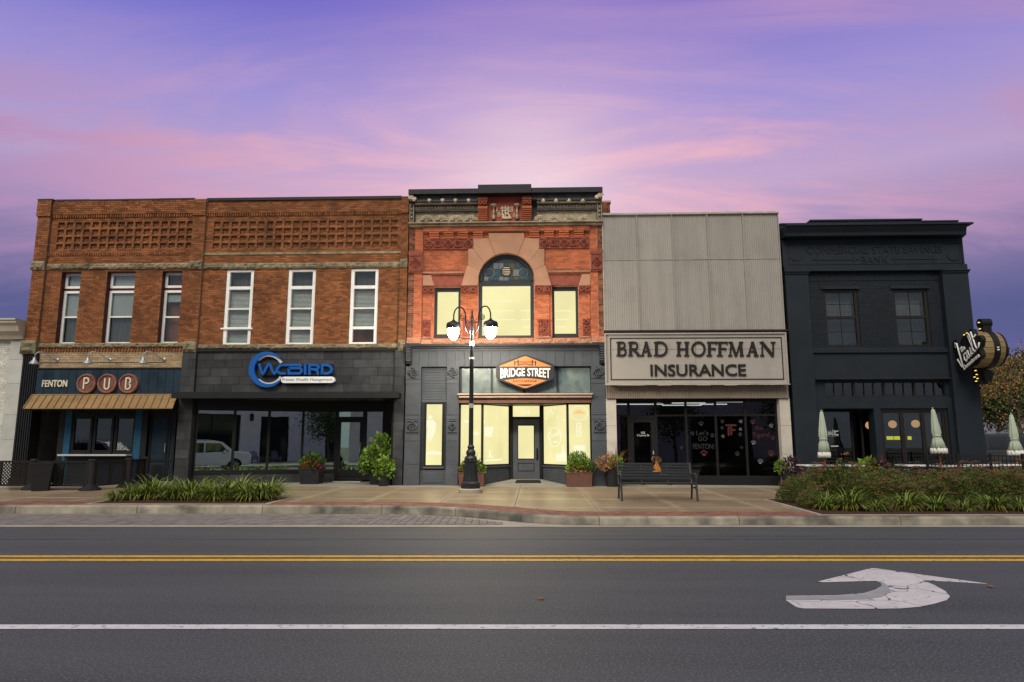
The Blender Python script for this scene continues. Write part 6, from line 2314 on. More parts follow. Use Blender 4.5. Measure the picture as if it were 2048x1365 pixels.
MB().box(pl1 - .03, pl1, .51, 6, zs(0) - .05, zh).build('interior_side', M['room'], bnk)
MB().box(pr0, pr0 + .03, .51, 6, zs(0) - .05, zh).build('interior_side', M['room'], bnk)
MB().box(pl1, pr0, .51, 6, zh + .02, zh + .05).build('interior_ceiling', M['room'], bnk)
for px_, py_, Yq in ((1739, 851, 1.8), (1785, 849, 1.6), (1831, 848, 1.6)):
    cx_, cz_ = P(px_, py_, Yq)
    g_ = MB().ball((cx_, Yq, cz_), .135, 14, 10).build('globe_lamp', M['globe'], bnk, smooth=True)
    MB().tube([(cx_, Yq, cz_ + .15), (cx_, Yq, zh + .02)], .01, 5).build('lamp_cord', M['black'], g_)
for a, b in ((1774, 1787), (1789, 1800), (1816, 1823), (1825, 1833)):
    Yq = 2.6
    x0, x1, z0_, z1_ = RC(a, b, 873, 880, Yq)
    MB().box(x0, x1, Yq, Yq + .03, z0_, z1_).build('neon_panel', M['neon'], bnk)
MB().box(bkL + .001, pr0 + .04, 6.07, 14, zs(0) - .05, zz(760) - .002).build('ground_floor_body', M['bank'], bnk)
MB().box(bkL + .001, bkR, .52, 14, zz(760), zz(447)).build('rear_body', M['bank'], bnk)
MB().box(pr0 + .05, bkR - .001, .52, 14, zs(0) - .05, zz(760) - .002).build('side_wall', M['bank'], bnk)

# ================================================================== neighbour on the left
M['cream_stucco'] = mat('cream_stone', (0.48, 0.43, 0.35), 0.8, 0.1, 2, stain=0.2)
M['grey_stone'] = mat('pale_grey_stone', (0.42, 0.42, 0.41), 0.8, 0.1, 2, 0.1, 50, stain=0.2, objrnd=0.06)
M['white_brick'] = mat('white_painted_brick', (0.55, 0.54, 0.50), 0.8, 0.15, 3, 0.3, 60, island=0.15, stain=0.2)
nb_ = thing('stone_trimmed_building', 'low white brick building with cream cornice and grey stone pier at the pub corner', 'building', (-21, 0, zs(0)))
nx1 = xL - .02
zz = lambda py: Z(25, py)
prof = [(-.55, zz(646)), (-.55, zz(651)), (-.45, zz(656)), (-.38, zz(666)), (-.22, zz(673)), (-.15, zz(680)), (.3, zz(680)), (.3, zz(646))]
v = [(-27, y_, z_) for y_, z_ in prof] + [(nx1, y_, z_) for y_, z_ in prof]
k = len(prof)
MB().add(v, [tuple(range(k)), tuple(range(2 * k - 1, k - 1, -1))] + [(i, (i + 1) % k, k + (i + 1) % k, k + i) for i in range(k)]).build('cornice', M['cream_stucco'], nb_)
MB().box(-27, nx1, -.6, .4, zz(646) + .001, zz(643)).build('cornice_cap', M['cream_stucco'], nb_)
MB().box(-27, nx1 - .5, .05, 10, zs(0) - .05, zz(680) - .002).build('wall', M['white_brick'], nb_)
bricks(MB(), -22, nx1 - .5, zs(0), zz(680) - .01, .05).build('brickwork', M['white_brick'], nb_, kind='stuff')
lv = [zs(0) - .05] + [zz(p) for p in (880, 830, 768, 720, 681)]
for k in range(5):
    MB().box(nx1 - .5, nx1 - .003, -.05, .4, lv[k] + .003, lv[k + 1] - .003).build('pier_stone', M['grey_stone'], nb_, bevel=.005)
MB().box(-27, nx1, .31, 10, zz(680), zz(646)).build('roof_body', M['cream_stucco'], nb_)
# ================================================================== street lamp
M['lamp_black'] = mat('black_cast_iron', (0.024, 0.027, 0.031), 0.45, 0.1, 4, metal=0.3)
M['lampglass'] = emit('lit_lamp_globe', (1.0, 0.87, 0.68), 160.0)
M['sticker'] = mat('grey_sticker', (0.35, 0.35, 0.35), 0.6, 0.3, 20)
lx, ly, lz = GS(941, 986)
lamp = thing('street_lamp', 'black two-armed street lamp with lit acorn lanterns on a fluted base', 'street lamp', (lx, ly, lz))
MB().lathe([(.345, -.02), (.345, .10), (.32, .125), (.001, .125)], 28, (lx, ly, lz)).build('footing', M['concrete'], lamp)
zb = lz + .125
MB().lathe([(0.276, 0), (0.276, 0.147), (0.24, 0.184), (0.228, 0.202)], 8, (lx, ly, zb)).build('plinth', M['lamp_black'], lamp)
MB().lathe([(0.228, 0.202), (0.2, 0.386), (0.18, 0.662), (0.176, 0.736), (0.2, 0.754), (0.204, 0.791), (0.176, 0.81)], 8, (lx, ly, zb)).build('base', M['lamp_black'], lamp)
mb = MB()
for k in range(8):
    a = 2 * math.pi * (k + .5) / 8
    mb.tube([(lx + .192 * math.cos(a), ly + .192 * math.sin(a), zb + .31), (lx + .164 * math.cos(a), ly + .164 * math.sin(a), zb + .68)], .016, 5)
mb.build('base_fluting', M['lamp_black'], lamp)
MB().lathe([(0.176, 0.81), (0.188, 0.846), (0.152, 0.911), (0.12, 0.938), (0.136, 0.975), (0.144, 1.02), (0.112, 1.09), (0.084, 1.11), (0.096, 1.14), (0.104, 1.18), (0.08, 1.22), (0.068, 1.24)], 18, (lx, ly, zb)).build('collar', M['lamp_black'], lamp, smooth=True, auto=True)
ztip = Z(946, 617, ly)
zarm = Z(946, 661, ly)
mb = MB().lathe([(.070, 1.22 + zb), (.055, zarm - .1), (.066, zarm - .08), (.066, zarm), (.048, zarm + .04), (.044, ztip - .35), (.062, ztip - .33), (.042, ztip - .25), (.022, ztip - .18), (.03, ztip - .12), (.012, ztip - .05), (.004, ztip)], 12, (lx, ly, 0))
mb.build('pole', M['lamp_black'], lamp, smooth=True, auto=True)
for py_, h in ((688, .14), (812, .13), (717, .06)):
    z_ = Z(944, py_, ly)
    MB().lathe([(.069, -h / 2), (.069, h / 2)], 12, (lx, ly, z_)).build('sticker', M['sticker'], lamp)
ad = R(8)
for s_ in (-1, 1):
    dx, dy = s_ * math.cos(ad), -s_ * math.sin(ad)
    P3 = lambda r_, h: (lx + dx * r_ * .94, ly + dy * r_ * .94, zarm + h)
    K = 21.0 / FPX
    pts = [(.05, -.10), (.12, -.06), (.19, .04), (.21, .18), (.21, .38), (.225, .52), (.29, .66), (.38, .72), (.48, .71), (.56, .63), (.60, .50), (.605, .30)]
    MB().tube([P3(*p) for p in pts], .022, 8).build('arm', M['lamp_black'], lamp, smooth=True)
    sp_ = [(.33 + .105 * (1 - t / 24) * math.cos(t * .62 + 2.6), .40 + .105 * (1 - t / 24) * math.sin(t * .62 + 2.6)) for t in range(20)]
    mb = MB().tube([P3(*p) for p in sp_], .012, 6)
    mb.tube([P3(.22, .40), P3(.235, .43)], .012, 6)
    mb.tube([P3(.03, .24), P3(.21, .24)], .018, 6)
    mb.build('scroll', M['lamp_black'], lamp, smooth=True)
    cx_, cy_, cz_ = P3(.605, 0)
    MB().lathe([(.03, .34), (.05, .31), (.10, .28), (.19, .24), (.215, .20), (.22, .09), (.20, .06), (.19, .06), (.001, .20)], 20, (cx_, cy_, cz_)).build('lantern_hood', M['lamp_black'], lamp, smooth=True, auto=True)
    MB().lathe([(.17, .06), (.172, .0), (.158, -.11), (.12, -.2), (.07, -.26), (.001, -.28)], 20, (cx_, cy_, cz_)).build('lantern_globe', M['lampglass'], lamp, smooth=True)

# ================================================================== bench with ribbon
M['benchblue'] = mat('black_powder_coat', (0.018, 0.021, 0.027), 0.42, 0.1, 4, spec=0.5)
bl, br_ = GS(1244, 1003), GS(1392, 1002)
bxc, byc = (bl[0] + br_[0]) / 2, (bl[1] + br_[1]) / 2 + .25
BW = (br_[0] - bl[0]) / 2
bz = zs(byc)
bench = thing('park_bench', 'black metal slatted bench on the pavement before the dark insurance shop', 'bench', (bxc, byc, bz), rz=0.0)
# seat slats face the street, back towards the shops
for k in range(6):
    y_ = byc - .28 + k * .085
    MB().box(bxc - BW - .03, bxc + BW + .03, y_, y_ + .07, bz + .425 - k * .006, bz + .45 - k * .006).build('seat_slat', M['benchblue'], bench, bevel=.006)
for k in range(6):
    t = k / 5
    z_ = bz + .50 + .37 * t
    y_ = byc + .26 + .13 * t
    MB().box(bxc - BW - .03, bxc + BW + .03, y_, y_ + .022, z_, z_ + .052).build('back_slat', M['benchblue'], bench, bevel=.005)
for xo in (-.34, .34):
    MB().tube([(bxc + xo, byc + .285, bz + .44), (bxc + xo, byc + .43, bz + .92)], .014, 6).tube([(bxc + xo, byc - .26, bz + .405), (bxc + xo, byc + .24, bz + .375)], .016, 6).build('support_strap', M['benchblue'], bench)
for s_ in (-1, 1):
    x_ = bxc + s_ * BW
    T = lambda pts, r: MB().tube([(x_, byc + a, bz + b) for a, b in pts], r, 8)
    T([(-.34, 0), (-.31, .18), (-.27, .40), (-.26, .44)], .026).build('leg', M['benchblue'], bench)
    T([(.34, 0), (.27, .2), (.24, .40), (.28, .52), (.40, .93)], .026).build('leg', M['benchblue'], bench)
    T([(-.29, .26), (-.1, .33), (.1, .31), (.25, .26)], .018).build('leg_brace', M['benchblue'], bench)
    T([(-.27, .44), (-.30, .55), (-.29, .63), (-.2, .665), (.05, .655), (.30, .62)], .026).build('armrest', M['benchblue'], bench)
    MB().box(x_ - .022, x_ + .022, byc - .28, byc + .26, bz + .385, bz + .42).build('seat_frame', M['benchblue'], bench)
M['ribbon'] = mat('orange_plaid_ribbon', (0.42, 0.15, 0.025), 0.8, 0.4, 30)
M['ribbon2'] = mat('cream_burlap_ribbon', (0.48, 0.36, 0.19), 0.9, 0.3, 30)
rx, rz_ = X(1312, 918, byc + .42), bz + .95
rb = thing('ribbon_bow', 'orange and cream ribbon bow tied to the top of the bench back', 'ribbon bow', (rx, byc + .40, bz + .9))
for k, (a, l_, m_) in enumerate(((-.6, .16, 'ribbon2'), (.6, .16, 'ribbon2'), (-.25, .15, 'ribbon'), (.25, .15, 'ribbon'), (-.95, .15, 'ribbon'), (.95, .15, 'ribbon2'))):
    pts = []
    for t in range(13):
        th = 2 * math.pi * t / 12
        r_ = l_ * (1 - math.cos(th)) / 2
        wv = .05 * math.sin(th)
        pts.append((math.sin(a) * r_ + math.cos(a) * wv, math.cos(a) * r_ - math.sin(a) * wv))
    v = [(rx + p[0], byc + .36 - .01 * k, rz_ + p[1]) for p in pts] + [(rx + p[0], byc + .43 - .01 * k, rz_ + p[1]) for p in pts]
    MB().add(v, [(i, i + 1, 14 + i, 13 + i) for i in range(12)]).build('ribbon_loop', M[m_], rb)
for k, (a, m_) in enumerate(((-.07, 'ribbon'), (0, 'ribbon2'), (.07, 'ribbon'), (.03, 'ribbon'))):
    v = []
    for t in range(6):
        z_ = rz_ - .26 * t / 5
        xo = a * t / 5 * 1.2 + .01 * math.sin(t * 2 + k)
        v += [(rx + xo - .032, byc + .345 - .004 * k, z_), (rx + xo + .032, byc + .335 - .004 * k, z_)]
    MB().add(v, [(2 * i, 2 * i + 1, 2 * i + 3, 2 * i + 2) for i in range(5)]).build('ribbon_tail', M[m_], rb)
MB().ball((rx, byc + .36, rz_), .035, 8, 6).build('ribbon_knot', M['ribbon'], rb)

# ================================================================== planting helpers
M['leaf'] = mat('green_leaf', (0.060, 0.115, 0.022), 0.6, 0.3, 9, island=0.5)
M['leaf_lime'] = mat('lime_leaf', (0.13, 0.22, 0.028), 0.55, 0.25, 9, island=0.4)
M['lily'] = mat('daylily_blade', (0.135, 0.185, 0.028), 0.55, 0.3, 5, island=0.55)
M['lily_dry'] = mat('dry_blade', (0.27, 0.15, 0.045), 0.75, 0.3, 5, island=0.4)
M['spirea'] = mat('dark_shrub_leaf', (0.070, 0.100, 0.020), 0.65, 0.3, 6, island=0.6)
M['spirea_head'] = mat('brown_flower_head', (0.125, 0.058, 0.026), 0.85, 0.3, 9, island=0.5)
M['twig'] = mat('twig', (0.07, 0.04, 0.022), 0.85, 0.2, 9)
M['flower_red'] = mat('red_flower', (0.42, 0.08, 0.03), 0.6, 0.3, 20, island=0.5)
M['flower_white'] = mat('white_flower', (0.62, 0.60, 0.55), 0.6, 0.1, 20)
M['purple'] = mat('purple_leaf', (0.055, 0.018, 0.035), 0.6, 0.3, 9, island=0.5)
M['dried'] = mat('dried_tan_flower', (0.33, 0.16, 0.065), 0.85, 0.3, 12, island=0.4)
M['pot_black'] = mat('black_pot', (0.014, 0.014, 0.016), 0.5, 0.12, 3)
M['pot_brown'] = mat('brown_planter', (0.105, 0.050, 0.038), 0.55, 0.12, 3)
M['bark'] = mat('grey_bark', (0.09, 0.07, 0.055), 0.9, 0.3, 8, 0.5, 30)
M['leaf_orange'] = mat('rust_autumn_leaf', (0.34, 0.155, 0.035), 0.7, 0.3, 6, island=0.5)
M['leaf_tree'] = mat('tree_leaf', (0.060, 0.095, 0.026), 0.65, 0.3, 4, island=0.5)


def leaves(n, fn, size, rnd, up=.3, asp=1.6):
    """fn(rnd) -> centre (and outward direction); pointed four-corner leaves with a fold"""
    mb = MB()
    for _ in range(n):
        c, d = fn(rnd)
        c = Vector(c)
        d = (Vector(d) + Vector((rnd.uniform(-.7, .7), rnd.uniform(-.7, .7), rnd.uniform(-.5, .7) + up))).normalized()
        side = d.cross(Vector((rnd.uniform(-1, 1), rnd.uniform(-1, 1), rnd.uniform(-1, 1))))
        if side.length < .05:
            continue
        side.normalize()
        s = size * rnd.uniform(.6, 1.3)
        w_ = s / asp / 2
        nrm_ = d.cross(side) * s * .12
        mb.add([c, c + d * s * .5 + side * w_ + nrm_, c + d * s, c + d * s * .5 - side * w_ + nrm_], [(0, 1, 2), (0, 2, 3)])
    return mb


def ellip(cx_, cy_, cz_, rx_, ry_, rz2, shell=.55):
    def fn(r):
        while True:
            p = Vector((r.uniform(-1, 1), r.uniform(-1, 1), r.uniform(-1, 1)))
            if shell < p.length < 1:
                break
        return (cx_ + p.x * rx_, cy_ + p.y * ry_, cz_ + p.z * rz2), (p.x, p.y, p.z)
    return fn


def blades(n, rnd, L, base=.12, wd=.018, droop=1.0, lift=1.0):
    mb = MB()
    for _ in range(n):
        a = rnd.uniform(0, 2 * math.pi)
        r0 = base * math.sqrt(rnd.random())
        l_ = L * rnd.uniform(.6, 1.15)
        el = rnd.uniform(.75, 1.45) * lift
        dr = rnd.uniform(.8, 1.6) * droop
        p = Vector((r0 * math.cos(a), r0 * math.sin(a), 0))
        a += rnd.uniform(-.5, .5)
        sd = Vector((-math.sin(a), math.cos(a), 0))
        v = []
        k = 6
        for i in range(k):
            t = i / (k - 1)
            ww = wd * (1 - t ** 2.2) * rnd.uniform(.9, 1.1) + .001
            v += [p + sd * ww / 2, p - sd * ww / 2]
            e = el - dr * t * 1.5
            p = p + Vector((math.cos(a) * math.cos(e), math.sin(a) * math.cos(e), math.sin(e))) * l_ / (k - 1)
        mb.add(v, [(2 * i, 2 * i + 1, 2 * i + 3, 2 * i + 2) for i in range(k - 1)])
    return mb


# ---- mulch beds with concrete edging
def bed(name, label, x0, x1, yb, off, pts=None):
    o0 = [cpt(x0 + (x1 - x0) * i / 10, off) for i in range(11)]
    back = [(x0 + (x1 - x0) * i / 10, yb) for i in range(10, -1, -1)]
    poly = o0 + back
    b_ = MB().flat(poly, 0, .02).map(lambda x_, y_, z_: (x_, y_, zs(y_) + .004 + z_)).build(name, M['mulch'], kind='structure')
    front = [cpt(x0 - .1 + (x1 - x0 + .2) * i / 10, off - .07) for i in range(11)]
    mb_ = MB()
    v = []
    for (a, b), (c, d) in zip(front, [cpt(x0 - .1 + (x1 - x0 + .2) * i / 10, off + .05) for i in range(11)]):
        v += [(a, b, zs(b) + .02), (c, d, zs(d) + .02), (a, b, zs(b) - .03), (c, d, zs(d) - .03)]
    mb_.add(v, [(4 * i, 4 * i + 1, 4 * i + 5, 4 * i + 4) for i in range(10)] + [(4 * i + 2, 4 * i, 4 * i + 4, 4 * i + 6) for i in range(10)] + [(4 * i + 1, 4 * i + 3, 4 * i + 7, 4 * i + 5) for i in range(10)])
    mb_.build('bed_edging', M['concrete'], b_)
    for xe in (x0 - .1, x1):
        ya, yb_ = curbY(xe) + off, yb
        MB().box(xe, xe + .1, ya, yb_, 0, .055).map(lambda x_, y_, z_: (x_, y_, zs(y_) - .03 + z_)).build('bed_edging', M['concrete'], b_)
    return b_


lb0, lb1 = GS(222, 1003)[0], GS(560, 1002)[0]
bed('planting_bed', '', lb0, lb1, curbY(lb0) + 2.0, .32)
rb0 = GS(1625, 1026)[0]
bed('planting_bed', '', rb0, 21.5, curbY(rb0) + 3.7, .32)

rnd = random.Random(11)
protos = []
for k in range(3):
    c = thing('daylily_clump', 'x', 'daylily', (0, 0, -50))
    b = blades(230, rnd, .80, .22, .032, 1.0).build('foliage', M['lily'], c)
    b.location = (0, 0, 0)
    d = blades(34, rnd, .72, .22, .02, 1.25, .9).build('dry_blades', M['lily_dry'], c)
    d.location = (0, 0, 0)
    protos.append(c)


def put_lily(px, py, sc, k, label, group, first=[True, True, True]):
    x_, y_, z_ = GS(px, py)
    if first[k]:
        first[k] = False
        o = protos[k]
        o.location = (x_, y_, z_ + .012)
        o.scale = (sc,) * 3
    else:
        o = dup(protos[k], (x_, y_, z_ + .012), rnd.uniform(0, 6.28), scale=sc)
    o.rotation_euler = (0, 0, rnd.uniform(0, 6.28))
    o['label'] = label
    o['group'] = group


LL = 'green and tan daylily clump in the kerbside bed before the slate shop front'
for px, py, sc in ((232, 1003, .55), (262, 1001, .75), (300, 1000, 1.0), (322, 994, .98), (350, 1002, .85), (378, 1000, 1.0), (402, 994, 1.0), (428, 1003, .85), (455, 1000, .95), (478, 992, 1.05), (500, 1003, .9), (525, 1001, 1.0), (540, 996, .95)):
    put_lily(px, py, sc, rnd.randrange(3), LL, 'daylilies in the left bed')
LR = 'arching daylily clump at the foot of the brown-topped shrubs by the patio'
for px, py, sc in ((1652, 1021, .68), (1700, 1022, .80), (1752, 1024, .55), (1812, 1022, .82), (1872, 1023, .70), (1930, 1024, .58), (1988, 1022, .78), (2045, 1024, .6), (2085, 1023, .7)):
    put_lily(px, py, sc, rnd.randrange(3), LR, 'daylilies in the right bed')
# ---- shrubs
sp_ = []
for k in range(3):
    c = thing('spirea_shrub', 'x', 'shrub', (0, 0, -60))
    def fn(r):
        a = r.uniform(0, 2 * math.pi)
        rr_ = math.sqrt(r.random())
        h = (1 - rr_ ** 2.0 * .7) * r.uniform(.10, 1.0) ** .8
        return (rr_ * .62 * math.cos(a), rr_ * .62 * math.sin(a), h * .86), (math.cos(a) * rr_, math.sin(a) * rr_, .8)
    leaves(3000, fn, .06, rnd, .3, 2.2).build('foliage', M['spirea'], c).location = (0, 0, 0)
    mb = MB()
    tw = MB()
    for _ in range(52):
        a = rnd.uniform(0, 2 * math.pi)
        rr_ = math.sqrt(rnd.random())
        top = Vector((rr_ * .62 * math.cos(a), rr_ * .62 * math.sin(a), .86 * (1 - rr_ ** 2.0 * .7) * rnd.uniform(.84, 1.22)))
        tw.tube([(top.x * .15, top.y * .15, 0), (top.x * .6, top.y * .6, top.z * .55), top], [.006, .004, .002], 3)
        for q_ in range(22):
            o_ = Vector((rnd.gauss(0, .032), rnd.gauss(0, .032), rnd.uniform(-.006, .02)))
            s = rnd.uniform(.010, .02)
            c3 = top + o_
            mb.add([c3 + Vector((s, 0, 0)), c3 + Vector((-s * .5, s * .8, 0)), c3 + Vector((-s * .5, -s * .8, 0)), c3 + Vector((0, 0, s))], [(0, 1, 3), (1, 2, 3), (2, 0, 3)])
    mb.build('flower_heads', M['spirea_head'], c, kind='stuff').location = (0, 0, 0)
    tw.build('stems', M['twig'], c).location = (0, 0, 0)
    sp_.append(c)
LS = 'dark green shrub with brown flower heads in the bed by the patio fence'
used = [False] * 3
for px, py, sc in ((1600, 1008, .85), (1630, 1016, .62), (1640, 1000, 1.05), (1690, 1003, 1.18), (1735, 998, 1.12), (1745, 1008, .95), (1785, 1000, 1.05), (1800, 1010, .85), (1836, 999, .9), (1856, 1008, .85), (1895, 1001, 1.12), (1912, 1010, .9), (1950, 1000, 1.15), (1968, 1010, .95), (2005, 1001, 1.1), (2024, 1010, 1.0), (2052, 1002, 1.1), (2090, 1008, 1.0), (1588, 1000, .5)):
    x_, y_, z_ = GS(px, py)
    k = rnd.randrange(3)
    if not used[k]:
        used[k] = True
        o = sp_[k]
        o.location = (x_, y_, z_ + .01)
    else:
        o = dup(sp_[k], (x_, y_, z_ + .01))
    o.scale = (sc, sc, sc * rnd.uniform(.82, .98))
    o.rotation_euler = (0, 0, rnd.uniform(0, 6.28))
    o['label'] = {1600: 'dark green brown-headed shrub filling the bed end towards the bench', 1588: 'smallest brown-headed shrub beside the pot of purple leaves'}.get(px, 'brown-headed green shrub in the row just behind the right-hand daylilies' if py > 1006 else 'taller brown-headed green shrub in the row next to the patio railing')
    o['group'] = 'brown-headed shrubs in the right bed'
for k in range(3):
    if not used[k]:
        bpy.data.objects.remove(sp_[k])

# ---- planters at the shop doors
def pot_round(root, x_, y_, r0, r1, h, m='pot_black'):
    z_ = zs(y_)
    MB().lathe([(r0, 0), (r1, h), (r1 + .02, h), (r1 + .02, h - .05)][:3] + [(r1 - .03, h), (r1 - .04, h - .06), (.001, h - .06)], 20, (x_, y_, z_)).build('pot', M[m], root, smooth=True, auto=True)
    return z_ + h


def tub(root, x_, y_, w0, w1, d_, h, m):
    z_ = zs(y_)
    mb_ = MB()
    v = [(x_ - w0, y_ - d_, z_), (x_ + w0, y_ - d_, z_), (x_ + w0, y_ + d_, z_), (x_ - w0, y_ + d_, z_), (x_ - w1, y_ - d_ - w1 + w0, z_ + h), (x_ + w1, y_ - d_ - w1 + w0, z_ + h), (x_ + w1, y_ + d_ + w1 - w0, z_ + h), (x_ - w1, y_ + d_ + w1 - w0, z_ + h)]
    mb_.add(v, [(0, 3, 2, 1), (0, 1, 5, 4), (1, 2, 6, 5), (2, 3, 7, 6), (3, 0, 4, 7)])
    mb_.add([(x_ - w1 + .02, y_ - d_ - w1 + w0 + .02, z_ + h - .05), (x_ + w1 - .02, y_ - d_ - w1 + w0 + .02, z_ + h - .05), (x_ + w1 - .02, y_ + d_ + w1 - w0 - .02, z_ + h - .05), (x_ - w1 + .02, y_ + d_ + w1 - w0 - .02, z_ + h - .05)], [(0, 1, 2, 3)])
    frame(MB(), 0, 0, 0, 0, 0, 0, 0)
    mb_.build('tub', M[m], root, bevel=.008)
    rim = MB()
    for a, b, c, d in ((x_ - w1 - .01, x_ + w1 + .01, y_ - d_ - w1 + w0 - .012, y_ - d_ - w1 + w0 + .02), (x_ - w1 - .01, x_ + w1 + .01, y_ + d_ + w1 - w0 - .02, y_ + d_ + w1 - w0 + .012), (x_ - w1 - .01, x_ - w1 + .02, y_ - d_ - w1 + w0 + .0205, y_ + d_ + w1 - w0 - .0205), (x_ + w1 - .02, x_ + w1 + .01, y_ - d_ - w1 + w0 + .0205, y_ + d_ + w1 - w0 - .0205)):
        rim.box(a, b, c, d, z_ + h - .02, z_ + h + .012)
    rim.build('rim', M[m], root)
    return z_ + h


def plant(root, mats):
    for nm, mbq, m_ in mats:
        mbq.build(nm, M[m_], root, kind='stuff')


y_ = .62
x_ = X(624, 940, y_)
t = thing('planter', 'black square tub of greenery and orange flowers before the slate shop window', 'planter', (x_, y_, zs(y_)))
h = tub(t, x_, y_, .30, .36, .28, .52, 'pot_black')
plant(t, [('foliage', leaves(700, ellip(x_, y_, h + .18, .42, .34, .30), .10, rnd), 'leaf'), ('flowers', leaves(160, ellip(x_, y_ - .12, h + .10, .36, .26, .18), .07, rnd, .3, 1.2), 'flower_red'),
          ('trailing_leaves', leaves(160, ellip(x_ + .25, y_ - .2, h - .02, .26, .16, .2), .08, rnd), 'purple'), ('spikes', blades(46, rnd, .62, .14, .03, .35).map(lambda a, b, c: (a + x_, b + y_, c + h)), 'leaf')])
y_ = .35
x_ = X(754, 940, y_)
t = thing('planter', 'tall bushy lime green plant in a black pot beside the slate pier', 'planter', (x_, y_, zs(y_)))
h = pot_round(t, x_, y_, .22, .28, .55)
stem = MB()
for _ in range(14):
    a = rnd.uniform(0, 6.28)
    stem.tube([(x_, y_, h - .05), (x_ + .15 * math.cos(a), y_ + .15 * math.sin(a), h + .4), (x_ + .3 * math.cos(a), y_ + .3 * math.sin(a), h + rnd.uniform(.5, 1.0))], .008, 4)
plant(t, [('stems', stem, 'twig'), ('foliage', leaves(650, ellip(x_ - .02, y_, h + .25, .52, .38, .45, .3), .15, rnd, .2, 1.35), 'leaf_lime'), ('upper_foliage', leaves(230, ellip(x_ + .12, y_, h + .75, .30, .26, .42, .3), .15, rnd, .2, 1.35), 'leaf_lime'), ('trailing_leaves', leaves(120, ellip(x_ - .35, y_ - .15, h + .02, .22, .2, .22), .10, rnd), 'leaf')])
y_ = -.36
x_ = X(768, 960, y_)
t = thing('planter', 'small black pot spilling lime leaves at the foot of the tall bushy plant', 'planter', (x_, y_, zs(y_)))
h = pot_round(t, x_, y_, .17, .215, .33)
plant(t, [('foliage', leaves(420, ellip(x_, y_, h + .22, .32, .26, .34, .3), .13, rnd, .2, 1.35), 'leaf_lime')])
for (px, py), lab, side in (((944, 970), 'brown square planter with spiky grass behind the street lamp', 0), ((1158, 970), 'brown square planter with bright green bush and red flowers right of the lit shop door', 1)):
    y_ = -.36
    x_ = X(px, 955, y_)
    t = thing('planter', lab, 'planter', (x_, y_, zs(y_)))
    h = tub(t, x_, y_, .40, .42, .26, .44, 'pot_brown')
    L_ = [('foliage', leaves(620, ellip(x_, y_, h + .12, .42, .28, .26), .09, rnd), 'leaf_lime' if side else 'leaf'), ('flowers', leaves(130, ellip(x_, y_ - .12, h + .05, .42, .2, .16), .06, rnd, .3, 1.2), 'flower_red'), ('white_flowers', leaves(40, ellip(x_, y_ - .2, h - .02, .2, .1, .1), .05, rnd, .3, 1.1), 'flower_white'),
          ('spikes', blades(70, rnd, .75, .12, .022, .45).map(lambda a, b, c: (a + x_ + (.35 if side else 0), b + y_, c + h)), 'leaf')]
    if side:
        L_.append(('bush', leaves(900, ellip(x_ - .02, y_, h + .36, .34, .26, .30, .3), .07, rnd, .5), 'leaf_lime'))
    else:
        L_.append(('lime_foliage', leaves(300, ellip(x_ + .25, y_ - .1, h + .08, .22, .18, .18), .08, rnd), 'leaf_lime'))
    plant(t, L_)
y_ = -.42
x_ = X(1225, 950, y_)
t = thing('planter', 'black pot of dried tan flowers and grass behind the bench end', 'planter', (x_, y_, zs(y_)))
h = pot_round(t, x_, y_, .20, .27, .62)
plant(t, [('dried_flowers', leaves(420, ellip(x_ - .2, y_ - .1, h + .12, .32, .26, .24), .07, rnd, .2, 1.2), 'dried'), ('foliage', leaves(260, ellip(x_ + .1, y_ - .1, h + .08, .22, .2, .3), .09, rnd), 'leaf_lime'), ('spikes', blades(50, rnd, .8, .1, .02, .5).map(lambda a, b, c: (a + x_ + .1, b + y_, c + h)), 'lily_dry')])
y_ = -.45
x_ = X(1578, 950, y_)
t = thing('planter', 'black pot of purple and lime leaves beside the limestone pier at the blue bank', 'planter', (x_, y_, zs(y_)))
h = pot_round(t, x_, y_, .20, .26, .48)
plant(t, [('purple_leaves', leaves(520, ellip(x_ + .08, y_ - .05, h + .12, .32, .26, .34), .09, rnd), 'purple'), ('foliage', leaves(160, ellip(x_ - .25, y_ - .05, h + .15, .2, .2, .2), .08, rnd), 'leaf_lime'), ('stems', blades(14, rnd, .5, .08, .015, .4).map(lambda a, b, c: (a + x_, b + y_, c + h)), 'leaf')])

# ================================================================== pub patio fence
M['lattice'] = mat('dark_brown_lattice', (0.011, 0.008, 0.007), 0.6, 0.15, 4)
M['postblack'] = mat('black_plastic_post', (0.016, 0.015, 0.016), 0.45, 0.1, 4)
rnd2 = random.Random(5)


def post(px, py, lab):
    x_, y_, z_ = GS(px, py) if py > 0 else (X(px, 960, py), py, zs(py))
    t = thing('fence_post', lab, 'fence post', (x_, y_, z_), 'patio fence posts')
    MB().lathe([(.30, 0), (.30, .04), (.26, .07), (.14, .15), (.10, .18), (.10, .20)], 20, (x_, y_, z_)).build('base', M['postblack'], t, smooth=True, auto=True)
    MB().lathe([(.095, .18), (.095, .85), (.12, .86), (.12, .91), (.10, .93), (.001, .93)], 16, (x_, y_, z_)).build('shaft', M['postblack'], t, smooth=True, auto=True)
    return Vector((x_, y_, z_))


